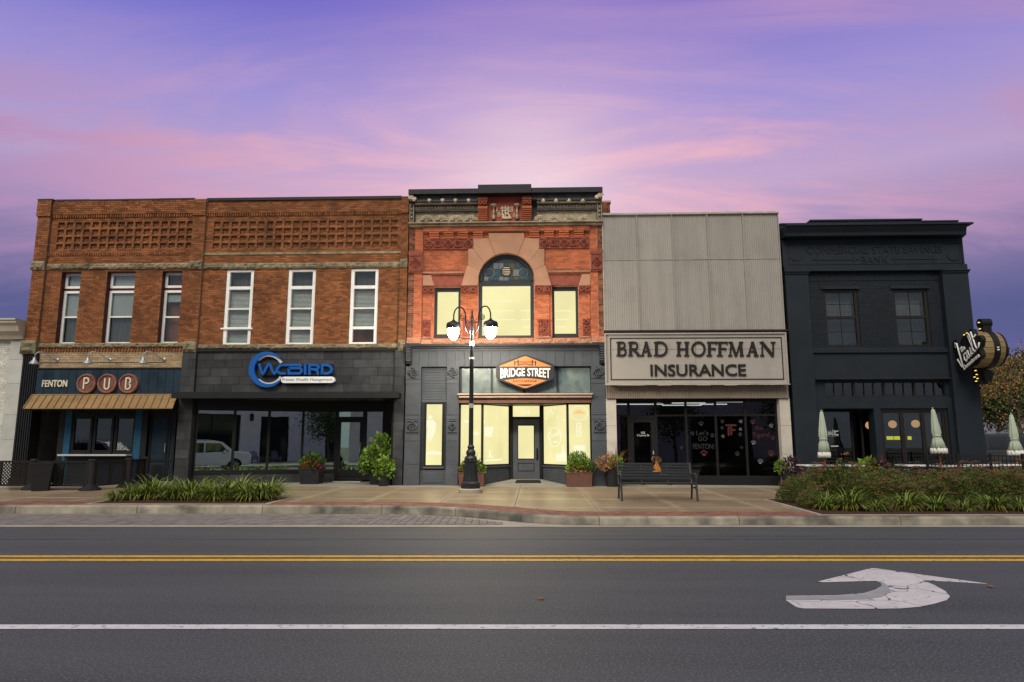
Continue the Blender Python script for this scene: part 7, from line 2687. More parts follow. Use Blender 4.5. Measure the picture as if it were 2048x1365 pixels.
def panel(a, b, lab):
    d = b - a
    L = math.hypot(d.x, d.y)
    an_ = math.atan2(d.y, d.x)
    t = thing('lattice_panel', lab, 'fence panel', tuple(a), 'patio lattice panels')
    mv = lambda m_: m_.map(lambda x_, y_, z_: (a.x + x_ * math.cos(an_) - y_ * math.sin(an_), a.y + x_ * math.sin(an_) + y_ * math.cos(an_), a.z + (b.z - a.z) * x_ / L + z_))
    z0, z1 = .16, .82
    g = .10
    mb = MB().box(g, L - g, -.03, .03, z1, z1 + .055)
    mv(mb).build('top_rail', M['lattice'], t)
    mv(MB().box(g, L - g, -.03, .03, z0 - .05, z0)).build('bottom_rail', M['lattice'], t)
    for q_ in (g, L / 2 - .035, L - g - .07):
        mv(MB().box(q_, q_ + .07, -.025, .025, z0, z1)).build('stile', M['lattice'], t)
    mb = MB()
    st = .10
    for sgn, y_ in ((1, -.010), (-1, .003)):
        c = -(z1 - z0)
        while c < L - 2 * g:
            lo, hi = [], []
            for f_ in (0, 1):
                u = c + (z1 - z0) * f_
                lo.append((u, z0 + (z1 - z0) * f_ if sgn > 0 else z1 - (z1 - z0) * f_))
            (u0, w0), (u1, w1) = lo
            # clip to the panel
            def clip(u):
                f_ = (u - u0) / (u1 - u0)
                return u, w0 + (w1 - w0) * f_
            A = (u0, w0) if u0 >= 0 else clip(0)
            B = (u1, w1) if u1 <= L - 2 * g else clip(L - 2 * g)
            if B[0] - A[0] > .03:
                mb.ribbon([(A[0] + g, A[1]), (B[0] + g, B[1])], .030, y_, y_ + .012)
            c += st
    mv(mb).build('lattice', M['lattice'], t, kind='stuff')
    return t


pA, pB, pC, pD = [post(*q_) for q_ in ((64, 980, 'black fence post with round foot behind the tapered tub by the pub'), (180, 981, 'black fence post with round foot at the lattice fence corner'), (255, -1.2, 'black fence post halfway along the lattice run towards the pub door'), (290, -.15, 'black fence post at the lattice end by the pub door'))]
pZ = Vector((pA.x - (pB.x - pA.x) * 1.15, pA.y - .1, pA.z))
post_z = post(-70, 980, 'black fence post with round foot by the grey stone pier')
panel(post_z, pA, 'dark lattice fence panel by the grey stone pier')
panel(pA, pB, 'dark lattice fence panel between the tapered tub and the corner post')
panel(pB, pC, 'dark lattice fence panel running back from the corner post')
panel(pC, pD, 'short dark lattice fence panel next to the pub door')
x_, y_, _ = GS(81, 982)
t = thing('tapered_planter', 'tall black tapered square tub standing against the pub lattice fence', 'planter', (x_, y_, zs(y_)))
z_ = zs(y_)
rot_ = R(28)
def turn(px_, py_):
    return x_ + px_ * math.cos(rot_) - py_ * math.sin(rot_), y_ + px_ * math.sin(rot_) + py_ * math.cos(rot_)
v = []
for w_, h in ((.20, 0), (.29, .78), (.30, .78), (.30, .82), (.26, .82), (.25, .74)):
    v += [(*turn(a * w_, b * w_), z_ + h) for a, b in ((-1, -1), (1, -1), (1, 1), (-1, 1))]
MB().add(v, [(4 * i + k, 4 * i + (k + 1) % 4, 4 * i + 4 + (k + 1) % 4, 4 * i + 4 + k) for i in range(5) for k in range(4)] + [(0, 3, 2, 1), (20, 21, 22, 23)]).build('tub', M['pot_black'], t)

# ================================================================== bank patio
M['umbrella'] = mat('sage_canvas', (0.36, 0.42, 0.34), 0.85, 0.1, 3, 0.2, 60, stretch=(1, 1, .2))
M['fringe'] = mat('white_fringe', (0.62, 0.62, 0.60), 0.9, 0.1, 20, 0.3, 90)
M['teak'] = mat('varnished_wood', (0.24, 0.085, 0.022), 0.5, 0.2, 8)
M['tabletop'] = mat('white_table_top', (0.62, 0.63, 0.65), 0.45, 0.04)
M['iron'] = mat('black_iron', (0.010, 0.010, 0.012), 0.5, 0.1)


def folded_umbrella(x_, y_, zg_, ztop, zhem, lab, tilt=(0, 0), r1=.18):
    t = thing('folded_umbrella', lab, 'umbrella', (x_, y_, zg_), 'folded patio umbrellas')
    H = ztop - zhem
    sh = lambda m_: m_.map(lambda a, b, c: (a + tilt[0] * (c - zg_), b + tilt[1] * (c - zg_), c))
    sh(MB().lathe([(.03, ztop), (.045, ztop - .03), (.075, ztop - H * .2), (.105, ztop - H * .42), (.115, ztop - H * .52), (.085, ztop - H * .60), (.125, ztop - H * .70), (r1, zhem + .16)], 32, (x_, y_, 0), pleat=.16, pk=8)).build('canopy', M['umbrella'], t, smooth=True)
    sh(MB().lathe([(r1 + .004, zhem + .165), (r1 + .012, zhem + .08), (r1 + .005, zhem), (.03, zhem + .02)], 48, (x_, y_, 0), pleat=.15, pk=12)).build('fringe', M['fringe'], t, smooth=True)
    sh(MB().tube([(x_, y_, zg_ + .05), (x_, y_, ztop + .02)], .022, 8)).build('pole', M['teak'], t)
    sh(MB().lathe([(.012, ztop), (.025, ztop + .03), (.001, ztop + .06)], 8, (x_, y_, 0))).build('finial', M['umbrella'], t)
    MB().lathe([(.24, 0), (.24, .05), (.06, .09), (.04, .3)], 16, (x_, y_, zg_)).build('stand', M['iron'], t)
    sh(MB().lathe([(.118, ztop - H * .585), (.122, ztop - H * .60), (.112, ztop - H * .615)], 16, (x_, y_, 0))).build('tie', M['umbrella'], t)
    return t


for px, pt, ph, lab, Yu, tl, rr_ in ((1650, 824, 916, 'folded sage umbrella with white fringe by the dark bank entry', -2.2, (0, 0), .15), (1885, 819, 908, 'tilted folded sage umbrella with white fringe before the glazed bifold windows', -2.4, (-.055, 0), .185), (2036, 830, 912, 'folded sage umbrella with white fringe in front of the rust-coloured tree', -1.0, (-.02, 0), .19)):
    zg_ = zs(Yu)
    ym_ = (pt + ph) / 2
    x_ = X(px, 930, Yu)
    xm_ = X(px + (3 if tl[0] else 0), ym_, Yu)
    folded_umbrella(x_, Yu, zg_, Z(px, pt, Yu), Z(px, ph, Yu), lab, tl, rr_)
# tables and chairs
def table(x_, y_, w_, d_, lab):
    z_ = zs(y_)
    t = thing('patio_table', lab, 'table', (x_, y_, z_), 'white patio tables')
    MB().box(x_ - w_, x_ + w_, y_ - d_, y_ + d_, z_ + .71, z_ + .75).build('tabletop', M['tabletop'], t, bevel=.006)
    MB().tube([(x_, y_, z_ + .03), (x_, y_, z_ + .71)], .035, 8).build('pedestal', M['iron'], t)
    MB().lathe([(.26, 0), (.26, .02), (.05, .04)], 16, (x_, y_, z_)).build('base', M['iron'], t)


def chair(x_, y_, rz, lab):
    t = thing('patio_chair', lab, 'chair', (x_, y_, zs(y_)), 'black patio chairs', rz)
    def ad_(mb_, nm):
        o = mb_.build(nm, M['iron'], None)
        o.parent = t
        o.location = (0, 0, 0)
    ad_(MB().box(-.22, .22, -.22, .22, .43, .46), 'seat')
    for a in (-.2, .2):
        ad_(MB().tube([(a, -.2, 0), (a, -.2, .44)], .014, 6), 'leg')
        ad_(MB().tube([(a, .22, 0), (a, .2, .45), (a, .26, .86)], .014, 6), 'leg')
    mb_ = MB().tube([(-.2, .26, .86), (.2, .26, .86)], .016, 6)
    for k in range(4):
        mb_.tube([(-.13 + k * .087, .205, .46), (-.13 + k * .087, .26, .86)], .008, 5)
    ad_(mb_, 'backrest')


for px, Yt, hw, lab in ((1632, -1.6, .45, 'white topped patio table beside the bank entry umbrella'), (1715, -1.7, .42, 'white topped patio table under the dark bank entry'), (1832, -1.6, .45, 'white topped patio table before the bifold windows'), (1895, -2.0, .42, 'white topped patio table at the tilted umbrella'), (1958, -1.5, .45, 'white topped patio table behind the black railing'), (2020, -1.2, .45, 'white topped patio table at the railing end by the tree umbrella')):
    table(X(px, 935, Yt), Yt, hw, .38, lab)
for px, Yt, rz, lab in ((1668, -1.4, 1.7, 'black patio chair between the entry umbrella and the bank doorway'), (1695, -1.9, -1.4, 'black patio chair on the street side of the entry table'), (1752, -1.5, -1.6, 'black patio chair by the post between entry and bifold windows'), (1798, -1.5, 1.6, 'black patio chair before the first bifold window'), (1862, -1.5, -1.6, 'black patio chair between the bifold table and the tilted umbrella'), (1925, -1.7, 1.6, 'black patio chair behind the railing at the corner pilaster'), (1988, -1.3, -1.5, 'black patio chair at the railing under the barrel sign')):
    chair(X(px, 940, Yt), Yt, rz, lab)
# centre pot on a table area: purple and lime plants peeping over the shrubs
for px, m_, lab in ((1738, 'leaf_lime', 'lime green leafy plant in a patio pot rising behind the shrubs'), (1757, 'purple', 'dark purple leafy plant in a patio pot rising behind the shrubs')):
    Yq = -3.0
    x_ = X(px, 940, Yq)
    t = thing('potted_plant', lab, 'potted plant', (x_, Yq, zs(Yq)))
    h = pot_round(t, x_, Yq, .16, .2, .45)
    plant(t, [('foliage', leaves(300, ellip(x_, Yq, h + .25, .26, .24, .30), .11, rnd, .3, 1.4), m_)])
# iron railing: panels between posts
ry = -2.75
rxs = [X(1858, 960, ry), X(1920, 960, ry), X(1985, 960, ry), X(2050, 960, ry), X(2120, 960, ry)]
zr = lambda y_: zs(y_)
rail = thing('iron_railing', 'black iron patio railing with thin upright bars in front of the blue corner pilaster', 'railing', (rxs[0], ry, zs(ry)))
rt_ = Z(1950, 912, ry)
for x_ in rxs:
    MB().box(x_ - .03, x_ + .03, ry - .03, ry + .03, zs(ry) - .01, rt_ + .06).build('post', M['iron'], rail)
for a, b in zip(rxs, rxs[1:]):
    for z_ in (rt_, rt_ - .14, zs(ry) + .10):
        MB().box(a + .03, b - .03, ry - .015, ry + .015, z_ - .015, z_ + .015).build('rail', M['iron'], rail)
    n_ = int((b - a) / .105)
    for k in range(1, n_):
        x_ = a + (b - a) * k / n_
        MB().box(x_ - .008, x_ + .008, ry - .008, ry + .008, zs(ry) + .115, rt_ - .0155).build('bar', M['iron'], rail)

# ================================================================== barrel sign on the bank corner
M['barrel'] = mat('gold_wood_stave', (0.22, 0.155, 0.07), 0.5, 0.15, 6, stretch=(.3, 2, 2), objrnd=0.08)
M['bulb'] = emit('yellow_bulb', (1.0, 0.70, 0.12), 0.7)
Yb = -.95
bcx, bcz = X(1966, 699, Yb), Z(1968, 700, Yb)
rad = .60
bs = thing('barrel_sign', 'gold barrel shaped sign reading The Vault Downtown on the blue bank corner', 'sign', (bcx, 0, bcz))
half = .40
prof = [(rad * .90, -half), (rad * .97, -half * .5), (rad, 0), (rad * .97, half * .5), (rad * .90, half)]
ns = 20
for k in range(ns):
    mb = MB()
    v = []
    for r_, h in prof:
        for a in (2 * math.pi * k / ns + .012, 2 * math.pi * (k + 1) / ns - .012):
            v.append((bcx + h, Yb + r_ * math.cos(a), bcz + r_ * math.sin(a)))
            v.append((bcx + h, Yb + (r_ - .05) * math.cos(a), bcz + (r_ - .05) * math.sin(a)))
    f = []
    for i in range(4):
        o = i * 4
        f += [(o, o + 2, o + 6, o + 4), (o + 1, o + 5, o + 7, o + 3), (o, o + 4, o + 5, o + 1), (o + 2, o + 3, o + 7, o + 6)]
    f += [(0, 1, 3, 2), (16, 18, 19, 17)]
    mb.add(v, f).build('stave', M['barrel'], bs, smooth=False)
MB().lathe([(.001, -half + .05), (rad * .88, -half + .05), (rad * .88, -half + .08), (.001, -half + .08)], 30, (bcx, Yb, bcz), 'x').build('barrel_head', M['barrel'], bs)
MB().lathe([(.001, half - .08), (rad * .88, half - .08), (rad * .88, half - .05), (.001, half - .05)], 30, (bcx, Yb, bcz), 'x').build('barrel_head', M['barrel'], bs)
for c_, hw in ((0.06, .09),):
    MB().lathe([(rad + .005, c_ - hw), (rad + .02, c_ - hw), (rad + .02, c_ + hw), (rad + .005, c_ + hw)], 36, (bcx, Yb, bcz), 'x').build('hoop', M['black'], bs)
for c_ in (-half + .02, half - .02):
    MB().lathe([(rad * .90, c_ - .03), (rad * .925, c_ - .03), (rad * .925, c_ + .03), (rad * .90, c_ + .03)], 36, (bcx, Yb, bcz), 'x').build('hoop', M['black'], bs)
MB().box(bcx + .03, bcx + .10, Yb - rad - .024, Yb - rad - .02, bcz - .02, bcz + .01).box(bcx + .03, bcx + .10, Yb - rad - .024, Yb - rad - .02, bcz - .1, bcz - .06).build('hoop_print', M['letterwhite'], bs)
# corkscrew-like black stem above and below, with little bulbs
zt_, zl_ = Z(1974, 639, Yb), Z(1952, 768, Yb)
MB().lathe([(.15, -.16), (.15, .16)], 20, (bcx + .03, Yb - .15, zt_ - .16), 'x').build('top_knob', M['black'], bs)
MB().box(bcx - .10, bcx + .16, Yb - .27, Yb - .03, bcz + rad * .85, zt_ - .22).build('stem', M['black'], bs)
MB().box(bcx - .14, bcx + .12, Yb + .08, Yb + .42, zl_, bcz - rad * .8).build('stem', M['black'], bs)
MB().add([(bcx - .1, Yb - .1, bcz - rad - .05), (bcx + .1, Yb - .1, bcz - rad - .05), (bcx + .1, Yb - .1, bcz - rad - .42), (bcx - .1, Yb - .1, bcz - rad - .42), (bcx, Yb - .40, bcz - rad - .2)], [(0, 1, 2, 3), (0, 1, 4), (1, 2, 4), (2, 3, 4), (3, 0, 4)]).box(bcx - .1, bcx + .1, Yb - .1, Yb + .08, bcz - rad - .3, bcz - rad - .1).build('arrow_tip', M['black'], bs)
MB().lathe([(.30, half), (.30, half + .14), (.24, half + .2), (.001, half + .2)], 20, (bcx, Yb - .08, bcz - .05), 'x').build('end_cap', M['black'], bs)
for k, (yy, z_) in enumerate(((Yb - .15, zt_ - .13), (Yb - .12, zt_ - .33), (Yb + .24, bcz - rad - .04), (Yb + .2, bcz - rad - .17), (Yb + .32, bcz - rad - .24), (Yb + .18, bcz - rad - .30), (Yb + .26, bcz - rad - .38))):
    xo = bcx - .15 if k > 1 else (bcx - .14 if k == 0 else bcx - .11)
    MB().box(xo - .012, xo + .012, yy - .035, yy + .035, z_ - .013, z_ + .013).build('bulb', M['bulb'], bs)
for a in (70, 85, 100, 115):
    MB().box(bcx - half - .03, bcx - half + .01, Yb + rad * .98 * math.cos(R(a)) - .03, Yb + rad * .98 * math.cos(R(a)) + .03, bcz + rad * .92 * math.sin(R(a)) - .012, bcz + rad * .92 * math.sin(R(a)) + .012).build('bulb', M['bulb'], bs)
# name board in front of the head; reads from the building out to the street
bxp = bcx - half - .04
ca, sa = math.cos(R(22)), math.sin(R(22))


def brd(u, w_, dx=0.0):             # board coordinates (u towards the street, w up), tilted
    return (bxp - dx, Yb - (u * ca - w_ * sa), bcz + u * sa + w_ * ca)


def yprism(pts, d0, d1, nm, m_):
    n_ = len(pts)
    v = [brd(a, b, d0) for a, b in pts] + [brd(a, b, d1) for a, b in pts]
    return MB().add(v, [tuple(range(n_)), tuple(range(2 * n_ - 1, n_ - 1, -1))] + [(i, (i + 1) % n_, n_ + (i + 1) % n_, n_ + i) for i in range(n_)]).build(nm, m_, bs)


board = rounded([(-.98, -.62), (.55, -.62), (.62, -.30), (.92, -.02), (.84, .22), (.62, .26), (.60, .66), (.38, .70), (.30, .36), (-.02, .34), (-.12, .52), (-.42, .52), (-.56, .86), (-.84, .80), (-.80, .1), (-1.05, .0)], .1)
board = [(a * .78, b * .78) for a, b in board]
yprism(board, 0, -.14, 'name_board', M['black'])
MB().tube([brd(0, 0, -.13), (bcx - half + .06, Yb, bcz)], .06, 8).build('bracket', M['black'], bs)
MB().tube([(bcx, Yb + rad * .8, bcz + .2), (bcx - .1, -.10, bcz + .2)], .05, 8).tube([(bcx, Yb + rad * .8, bcz - .2), (bcx - .1, -.10, bcz - .2)], .05, 8).build('wall_arm', M['black'], bs)
MB().box(bcx - .25, bcx + .0, -.16, -.1, bcz - .35, bcz + .35).build('wall_plate', M['black'], bs)


def brd_stroke(pts, r_, dx):
    pts = [(a * .78, b * .78) for a, b in pts]
    return MB().tube([brd(a, b, dx) for a, b in pts], r_, 6)


script = [[(-.84, .02), (-.72, -.42), (-.66, -.42), (-.60, .2), (-.55, .62), (-.62, .70), (-.70, .5)],
          [(-.22, -.02), (-.36, .0), (-.42, -.2), (-.34, -.36), (-.22, -.24), (-.18, .0), (-.17, -.30), (-.10, -.30)],
          [(-.08, .02), (-.06, -.28), (.04, -.30), (.10, -.1), (.12, .04), (.12, -.28), (.20, -.26)],
          [(.22, -.2), (.36, .34), (.34, .56), (.26, .50), (.26, -.1), (.32, -.28), (.40, -.24)],
          [(.50, .56), (.46, -.1), (.50, -.24), (.62, -.22), (.74, -.08)],
          [(.36, .22), (.70, .30)]]
for k, s_ in enumerate(script):
    brd_stroke(s_, .024, .012 + .001 * k).build('script_letter', M['letterwhite'], bs, smooth=True)
for s_, a, b, c, d in (('The', -.46, -.16, .12, .34), ('Downtown', -.66, .46, -.58, -.40)):
    v, f = _T[s_]
    mnx, mxx = min(t_[0] for t_ in v), max(t_[0] for t_ in v)
    mny, mxy = min(t_[1] for t_ in v), max(t_[1] for t_ in v)
    MB().add([brd((a + (t_[0] - mnx) / (mxx - mnx) * (b - a)) * .78, (c + (t_[1] - mny) / (mxy - mny) * (d - c)) * .78, .015 + t_[2] * .028) for t_ in v], f).build('board_lettering', M['letterwhite'], bs)
# ================================================================== trees, far houses, and the other side of the street (seen in the glass)
M['housewhite'] = mat('white_siding', (0.55, 0.55, 0.54), 0.8, 0.08, 2)
M['maroon'] = mat('maroon_brick', (0.075, 0.035, 0.032), 0.85, 0.2, 3)
M['roofgrey'] = mat('grey_roof', (0.10, 0.095, 0.09), 0.9, 0.2, 3)
M['carpaint'] = mat('white_car_paint', (0.78, 0.80, 0.78), 0.25, 0.02, coat=0.5)
M['cardark'] = mat('dark_car_paint', (0.03, 0.032, 0.036), 0.25, 0.05, coat=0.5)
M['carglass'] = mat('dark_car_glass', (0.01, 0.012, 0.014), 0.06, 0.05, spec=0.8)
M['tyre'] = mat('tyre_rubber', (0.012, 0.012, 0.012), 0.85, 0.1)
M['rim'] = mat('alloy_rim', (0.45, 0.45, 0.46), 0.3, 0.05, metal=0.8)
M['chair_grey'] = mat('grey_painted_chair', (0.12, 0.13, 0.15), 0.7, 0.1)
M['stucco_white'] = mat('white_render', (0.72, 0.72, 0.66), 0.85, 0.08, 2)


def tree(x_, y_, zg_, H, tr, crown, m_leaf, lab, seed, nleaf, ls, nm='tree', asp=1.5, limbs=9, sparse=.0):
    r = random.Random(seed)
    t = thing(nm, lab, 'tree', (x_, y_, zg_))
    mb = MB()
    top = H * .86
    trunk = [(x_ + r.uniform(-.06, .06) * i, y_ + r.uniform(-.06, .06) * i, zg_ + top * i / 7 - (.1 if i == 0 else 0)) for i in range(8)]
    mb.tube(trunk, [tr * (1 - .85 * i / 7) for i in range(8)], 8)
    tips = []
    cz0, cr, chh = crown
    for k in range(limbs * 3):
        h0 = r.uniform(cz0 * .75, H * .8)
        a = r.uniform(0, 6.28)
        f_ = (h0 - cz0 * .7) / (H - cz0 * .7)
        ln = cr * r.uniform(.55, 1.0) * (1.05 - .62 * f_)
        i = min(6, int(h0 / top * 7))
        p0 = Vector(trunk[i])
        p0.z = zg_ + h0
        p1 = p0 + Vector((math.cos(a) * ln * .5, math.sin(a) * ln * .5, ln * r.uniform(.25, .5)))
        p2 = p0 + Vector((math.cos(a + .2) * ln, math.sin(a + .2) * ln, ln * r.uniform(.5, .95)))
        mb.tube([p0, p1, p2], [tr * .32 * (1.1 - f_), tr * .18, tr * .05], 5)
        tips += [p1 * .5 + p2 * .5, p2, p1]
        for q_ in range(3):
            b = p1.lerp(p2, r.random())
            e = b + Vector((r.uniform(-1, 1), r.uniform(-1, 1), r.uniform(-.2, .9))) * ln * .35
            mb.tube([b, e], [tr * .08, tr * .03], 4)
            tips.append(e)
    mb.build('trunk', M['bark'], t)
    tips.append(Vector(trunk[-1]) + Vector((0, 0, H * .1)))

    def fn(rr_):
        c = rr_.choice(tips)
        s = chh
        o = Vector((rr_.gauss(0, s), rr_.gauss(0, s), rr_.gauss(0, s * .8)))
        return c + o, o * 2
    leaves(nleaf, fn, ls, r, .0, asp).build('crown', M[m_leaf], t)
    return t


def wx(px, Y):
    return X(px, 850, Y)


tree(wx(2034, 3.0), 3.0, .25, Z(2030, 690, 3.0) - .1, .09, (2.0, 2.0, .22), 'leaf_orange', 'young rust-orange autumn tree behind the patio umbrella at the bank corner', 21, 1700, .08, 'autumn_tree')
tree(wx(1992, 17), 17, .25, Z(1990, 738, 17) - .3, .16, (2.6, 2.2, .42), 'leaf_tree', 'green tree beside the bank wall between the blue corner and the rust tree', 22, 6500, .20)
tree(wx(2075, 26), 26, .25, Z(2070, 720, 26), .2, (3, 3.0, .5), 'leaf_tree', 'green tree beyond the white house at the side street', 23, 6000, .26)
tree(wx(2010, 40), 40, .25, Z(2010, 760, 40), .25, (3, 3.6, .7), 'leaf_tree', 'far green tree low behind the white house', 24, 5000, .34)
# white house with flat cornice and dark windows
Yh = 30
hx0, hx1 = X(1990, 800, Yh), X(2160, 800, Yh)
hz1, hz0 = Z(2010, 775, Yh), .2
hs_ = thing('white_house', 'white two-storey house with flat cornice behind the rust tree', 'house', ((hx0 + hx1) / 2, Yh + 3, .25))
MB().box(hx0, hx1, Yh, Yh + 7, hz0, hz1).build('wall', M['housewhite'], hs_)
MB().box(hx0 - .4, hx1 + .4, Yh - .5, Yh + 7.4, hz1 + .001, hz1 + .35).build('roof', M['housewhite'], hs_, bevel=.05)
for px in (2001, 2022, 2043, 2066):
    a = X(px, 800, Yh)
    for zc_ in (hz1 - 1.6, hz1 - 4.2):
        wn = frame(MB(), a - .5, a + .5, zc_ - .8, zc_ + .8, Yh - .08, Yh + .02, .09).build('window', M['housewhite'], hs_)
        MB().box(a - .42, a + .42, Yh - .03, Yh - .02, zc_ - .72, zc_ + .72).build('pane', M['carglass'], wn)
Yw = 17
wl = thing('brick_garden_wall', 'low maroon brick building wall behind the rust tree', 'wall', (X(2010, 890, Yw), Yw, .25))
a, b = X(1966, 890, Yw), X(2130, 890, Yw)
MB().box(a, b, Yw, Yw + .4, .2, Z(2000, 872, Yw)).build('wall_body', M['maroon'], wl)
bricks(MB(), a, b, .25, Z(2000, 872, Yw), Yw, L=.3, H=.09).build('brickwork', M['maroon'], wl, kind='stuff')
MB().box(a - .05, b + .05, Yw - .05, Yw + .45, Z(2000, 872, Yw) + .001, Z(2000, 872, Yw) + .1).build('coping', M['roofgrey'], wl)


def make_car(m_body, name, lab, loc, rz, suv=True):
    t = thing(name, lab, 'car', loc, None, rz)
    W_ = .98
    def ad_(mb_, nm, m_, par=None, **kw):
        o = mb_.build(nm, m_, None, **kw)
        o.parent = par or t
        o.location = (0, 0, 0)
        return o
    hb = [(-2.55, .42), (-2.6, .75), (-2.5, 1.05), (1.6, 1.2), (2.45, 1.14), (2.62, 1.0), (2.58, .45), (2.1, .34), (1.98, .52), (1.62, .62), (1.26, .52), (1.12, .34), (-1.22, .34), (-1.36, .52), (-1.72, .62), (-2.08, .52), (-2.2, .34)]
    body = ad_(MB().prism(hb, -W_, W_), 'body', m_body, bevel=.06)
    cab = [(-2.48, 1.04), (-2.38, 1.78), (-2.1, 1.88), (.35, 1.86), (.85, 1.78), (1.62, 1.16)]
    ad_(MB().prism(cab, -W_ + .07, W_ - .07), 'cabin', m_body, bevel=.05)
    for s_ in (-1, 1):
        y0, y1 = (W_ - .085, W_ - .06) if s_ > 0 else (-W_ + .06, -W_ + .085)
        for pts in ([(-2.3, 1.14), (-2.24, 1.68), (-1.3, 1.72), (-1.3, 1.14)], [(-1.2, 1.14), (-1.2, 1.72), (-.25, 1.72), (-.25, 1.14)], [(-.15, 1.14), (-.15, 1.72), (.66, 1.70), (1.22, 1.2)]):
            ad_(MB().prism(pts, y0, y1), 'side_window', M['carglass'])
        ad_(MB().box(2.42, 2.6, s_ * .62 - .22, s_ * .62 + .22, .78, .95), 'headlight', M['rim'])
        ad_(MB().box(.85, 1.02, s_ * (W_ + .1) - .1, s_ * (W_ + .1) + .1, 1.1, 1.26), 'mirror', m_body, bevel=.03)
        for xw in (1.62, -1.72):
            y_ = s_ * (W_ - .12)
            wh = ad_(MB().lathe([(.25, -.13), (.38, -.12), (.41, -.08), (.41, .08), (.38, .12), (.25, .13)], 24, (xw, y_, .41), 'y'), 'tyre', M['tyre'])
            mb_ = MB().lathe([(.001, .0), (.25, .0), (.26, .02), (.26, -.02)], 20, (xw, y_ + s_ * .10, .41), 'y')
            for q_ in range(6):
                a_ = q_ * math.pi / 3
                mb_.tube([(xw, y_ + s_ * .12, .41), (xw + .23 * math.cos(a_), y_ + s_ * .12, .41 + .23 * math.sin(a_))], .03, 5)
            ad_(mb_, 'rim', M['rim'], wh)
        ad_(MB().tube([(-2.0, s_ * .7, 1.92), (.1, s_ * .7, 1.92)], .02, 6), 'roof_rail', M['rim'])
    ad_(MB().box(2.56, 2.62, -.4, .4, .55, .9), 'grille', M['rim'])
    return t


# opposite kerb: parked white car and the building behind it
make_car(M['carpaint'], 'parked_car', 'white SUV parked on the opposite kerb, mirrored in the slate shop window', (-6.75, -20.6, .0), 0)
make_car(M['carpaint'], 'parked_car', 'white SUV parked further along the opposite kerb, mirrored in the pub window', (-28.5, -20.6, .0), 0)
make_car(M['cardark'], 'parked_car', 'dark SUV parked behind the patio railing by the maroon wall', (X(1998, 905, 12.5), 12.5, .262), .1)
ob = thing('opposite_building', 'white rendered building across the street, mirrored in the slate shop window', 'building', (0, -38, .14))
by = -36.0
ops = [(-7.5, -.6, .1, 4.2), (1.1, 3.6, .1, 4.1), (-14, -9.5, .1, 4.0), (7.0, 12.0, .1, 4.0)]
wallcells(MB(), -17, 15, .1, 6.4, by - .4, by, ops).build('wall', M['stucco_white'], ob)
MB().box(-17, 15, by - 9, by - .5, .1, 6.3).build('rear_body', M['black_matte'], ob)
MB().box(-17.2, 15.2, by - 9, by + .15, 6.401, 6.7).build('roof_edge', M['stucco_white'], ob)
for a, b, c, d in ops:
    wn = frame(MB(), a + .01, b - .01, c + .01, d - .01, by - .3, by - .2, .1)
    for k in (1, 2):
        wn.box(a + (b - a) * k / 3 - .04, a + (b - a) * k / 3 + .04, by - .29, by - .21, c + .1, d - .1)
    wn = wn.build('window', M['black'], ob)
    MB().box(a + .1, b - .1, by - .26, by - .25, c + .1, d - .1).build('pane', M['carglass'], wn)
lt = thing('wall_lantern', 'black wall lantern on the white building across the street', 'wall lamp', (.25, by, 3.9))
MB().box(.1, .4, by + .05, by + .3, 3.7, 4.15).build('lantern_body', M['black'], lt, bevel=.03)
MB().lathe([(.22, 0), (.02, .22)], 6, (.25, by + .17, 4.15)).build('lantern_roof', M['black'], lt)
MB().box(.2, .3, by, by + .06, 3.8, 4.3).build('lantern_bracket', M['black'], lt)
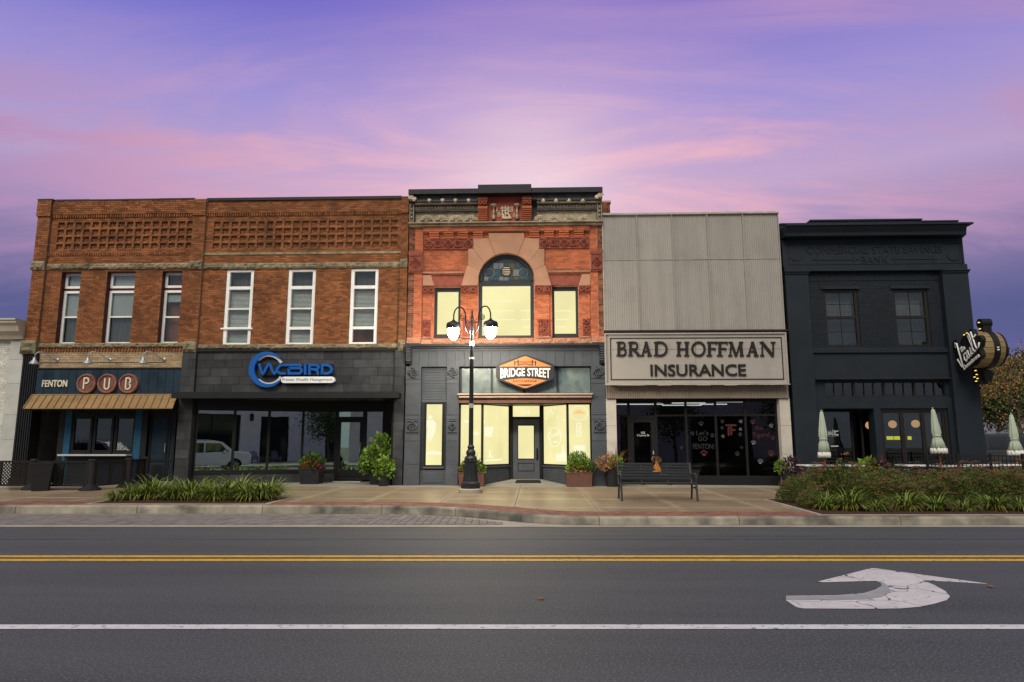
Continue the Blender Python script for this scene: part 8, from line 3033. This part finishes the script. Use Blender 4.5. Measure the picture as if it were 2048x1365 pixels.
for xq, lab in ((.0, 'grey slatted garden chair left of the dark doorway across the street'), (1.7, 'grey slatted garden chair in front of the dark doorway across the street')):
    t = thing('garden_chair', lab, 'chair', (xq, -33.5, .14))
    for k in range(5):
        MB().add([(xq - .26 + k * .105, -33.55, .45), (xq - .17 + k * .105, -33.55, .45), (xq - .17 + k * .105 + (k - 2) * .02, -33.85, 1.12 - .03 * (k - 2) ** 2), (xq - .26 + k * .105 + (k - 2) * .02, -33.85, 1.12 - .03 * (k - 2) ** 2)], [(0, 1, 2, 3)]).build('back_slat', M['chair_grey'], t)
    MB().box(xq - .28, xq + .28, -33.6, -33.05, .38, .42).build('seat', M['chair_grey'], t)
    for s_ in (-1, 1):
        MB().box(xq + s_ * .33 - .07, xq + s_ * .33 + .07, -33.75, -33.0, .62, .65).build('armrest', M['chair_grey'], t)
        MB().box(xq + s_ * .31 - .03, xq + s_ * .31 + .03, -33.1, -33.0, .139, .62).build('leg', M['chair_grey'], t)
        MB().box(xq + s_ * .31 - .03, xq + s_ * .31 + .03, -33.75, -33.65, .139, .62).build('leg', M['chair_grey'], t)
tree(5.6, -31.5, .14, 6.2, .14, (2.4, 1.9, .4), 'leaf_tree', 'green street tree before the white building across the street', 31, 3600, .2)
tree(14.5, -33, .14, 7.5, .16, (2.6, 2.4, .45), 'leaf_tree', 'green street tree at the corner of the white building across the street', 32, 3600, .24)
tree(-19.5, -33, .14, 7.5, .16, (2.6, 2.4, .45), 'leaf_tree', 'green street tree past the end of the white building across the street', 33, 3600, .24)
# a few fallen leaves on the road and pavement
M['fallen'] = mat('fallen_leaf', (0.22, 0.085, 0.02), 0.8, 0.3, 9)
for px, py, lab in ((1980, 1173, 'brown fallen leaf beside the arrow point on the road'), (1083, 1197, 'tan fallen leaf on the road between yellow and white lines')):
    gx, gy = G(px, py, .012)
    a = rnd.uniform(0, 6)
    l_ = .05
    v = [(0, -l_, .0), (l_ * .55, -.01, .012), (.0, l_, .004), (-l_ * .55, .01, .014), (l_ * .8, l_ * .5, .01), (-l_ * .8, l_ * .5, .006)]
    mbq = MB().add([(gx + p[0] * math.cos(a) - p[1] * math.sin(a), gy + p[0] * math.sin(a) + p[1] * math.cos(a), .011 + p[2]) for p in v], [(0, 1, 3), (1, 4, 2), (1, 2, 3), (3, 2, 5)])
    tag(mbq.build('fallen_leaf', M['fallen']), lab, 'leaf')
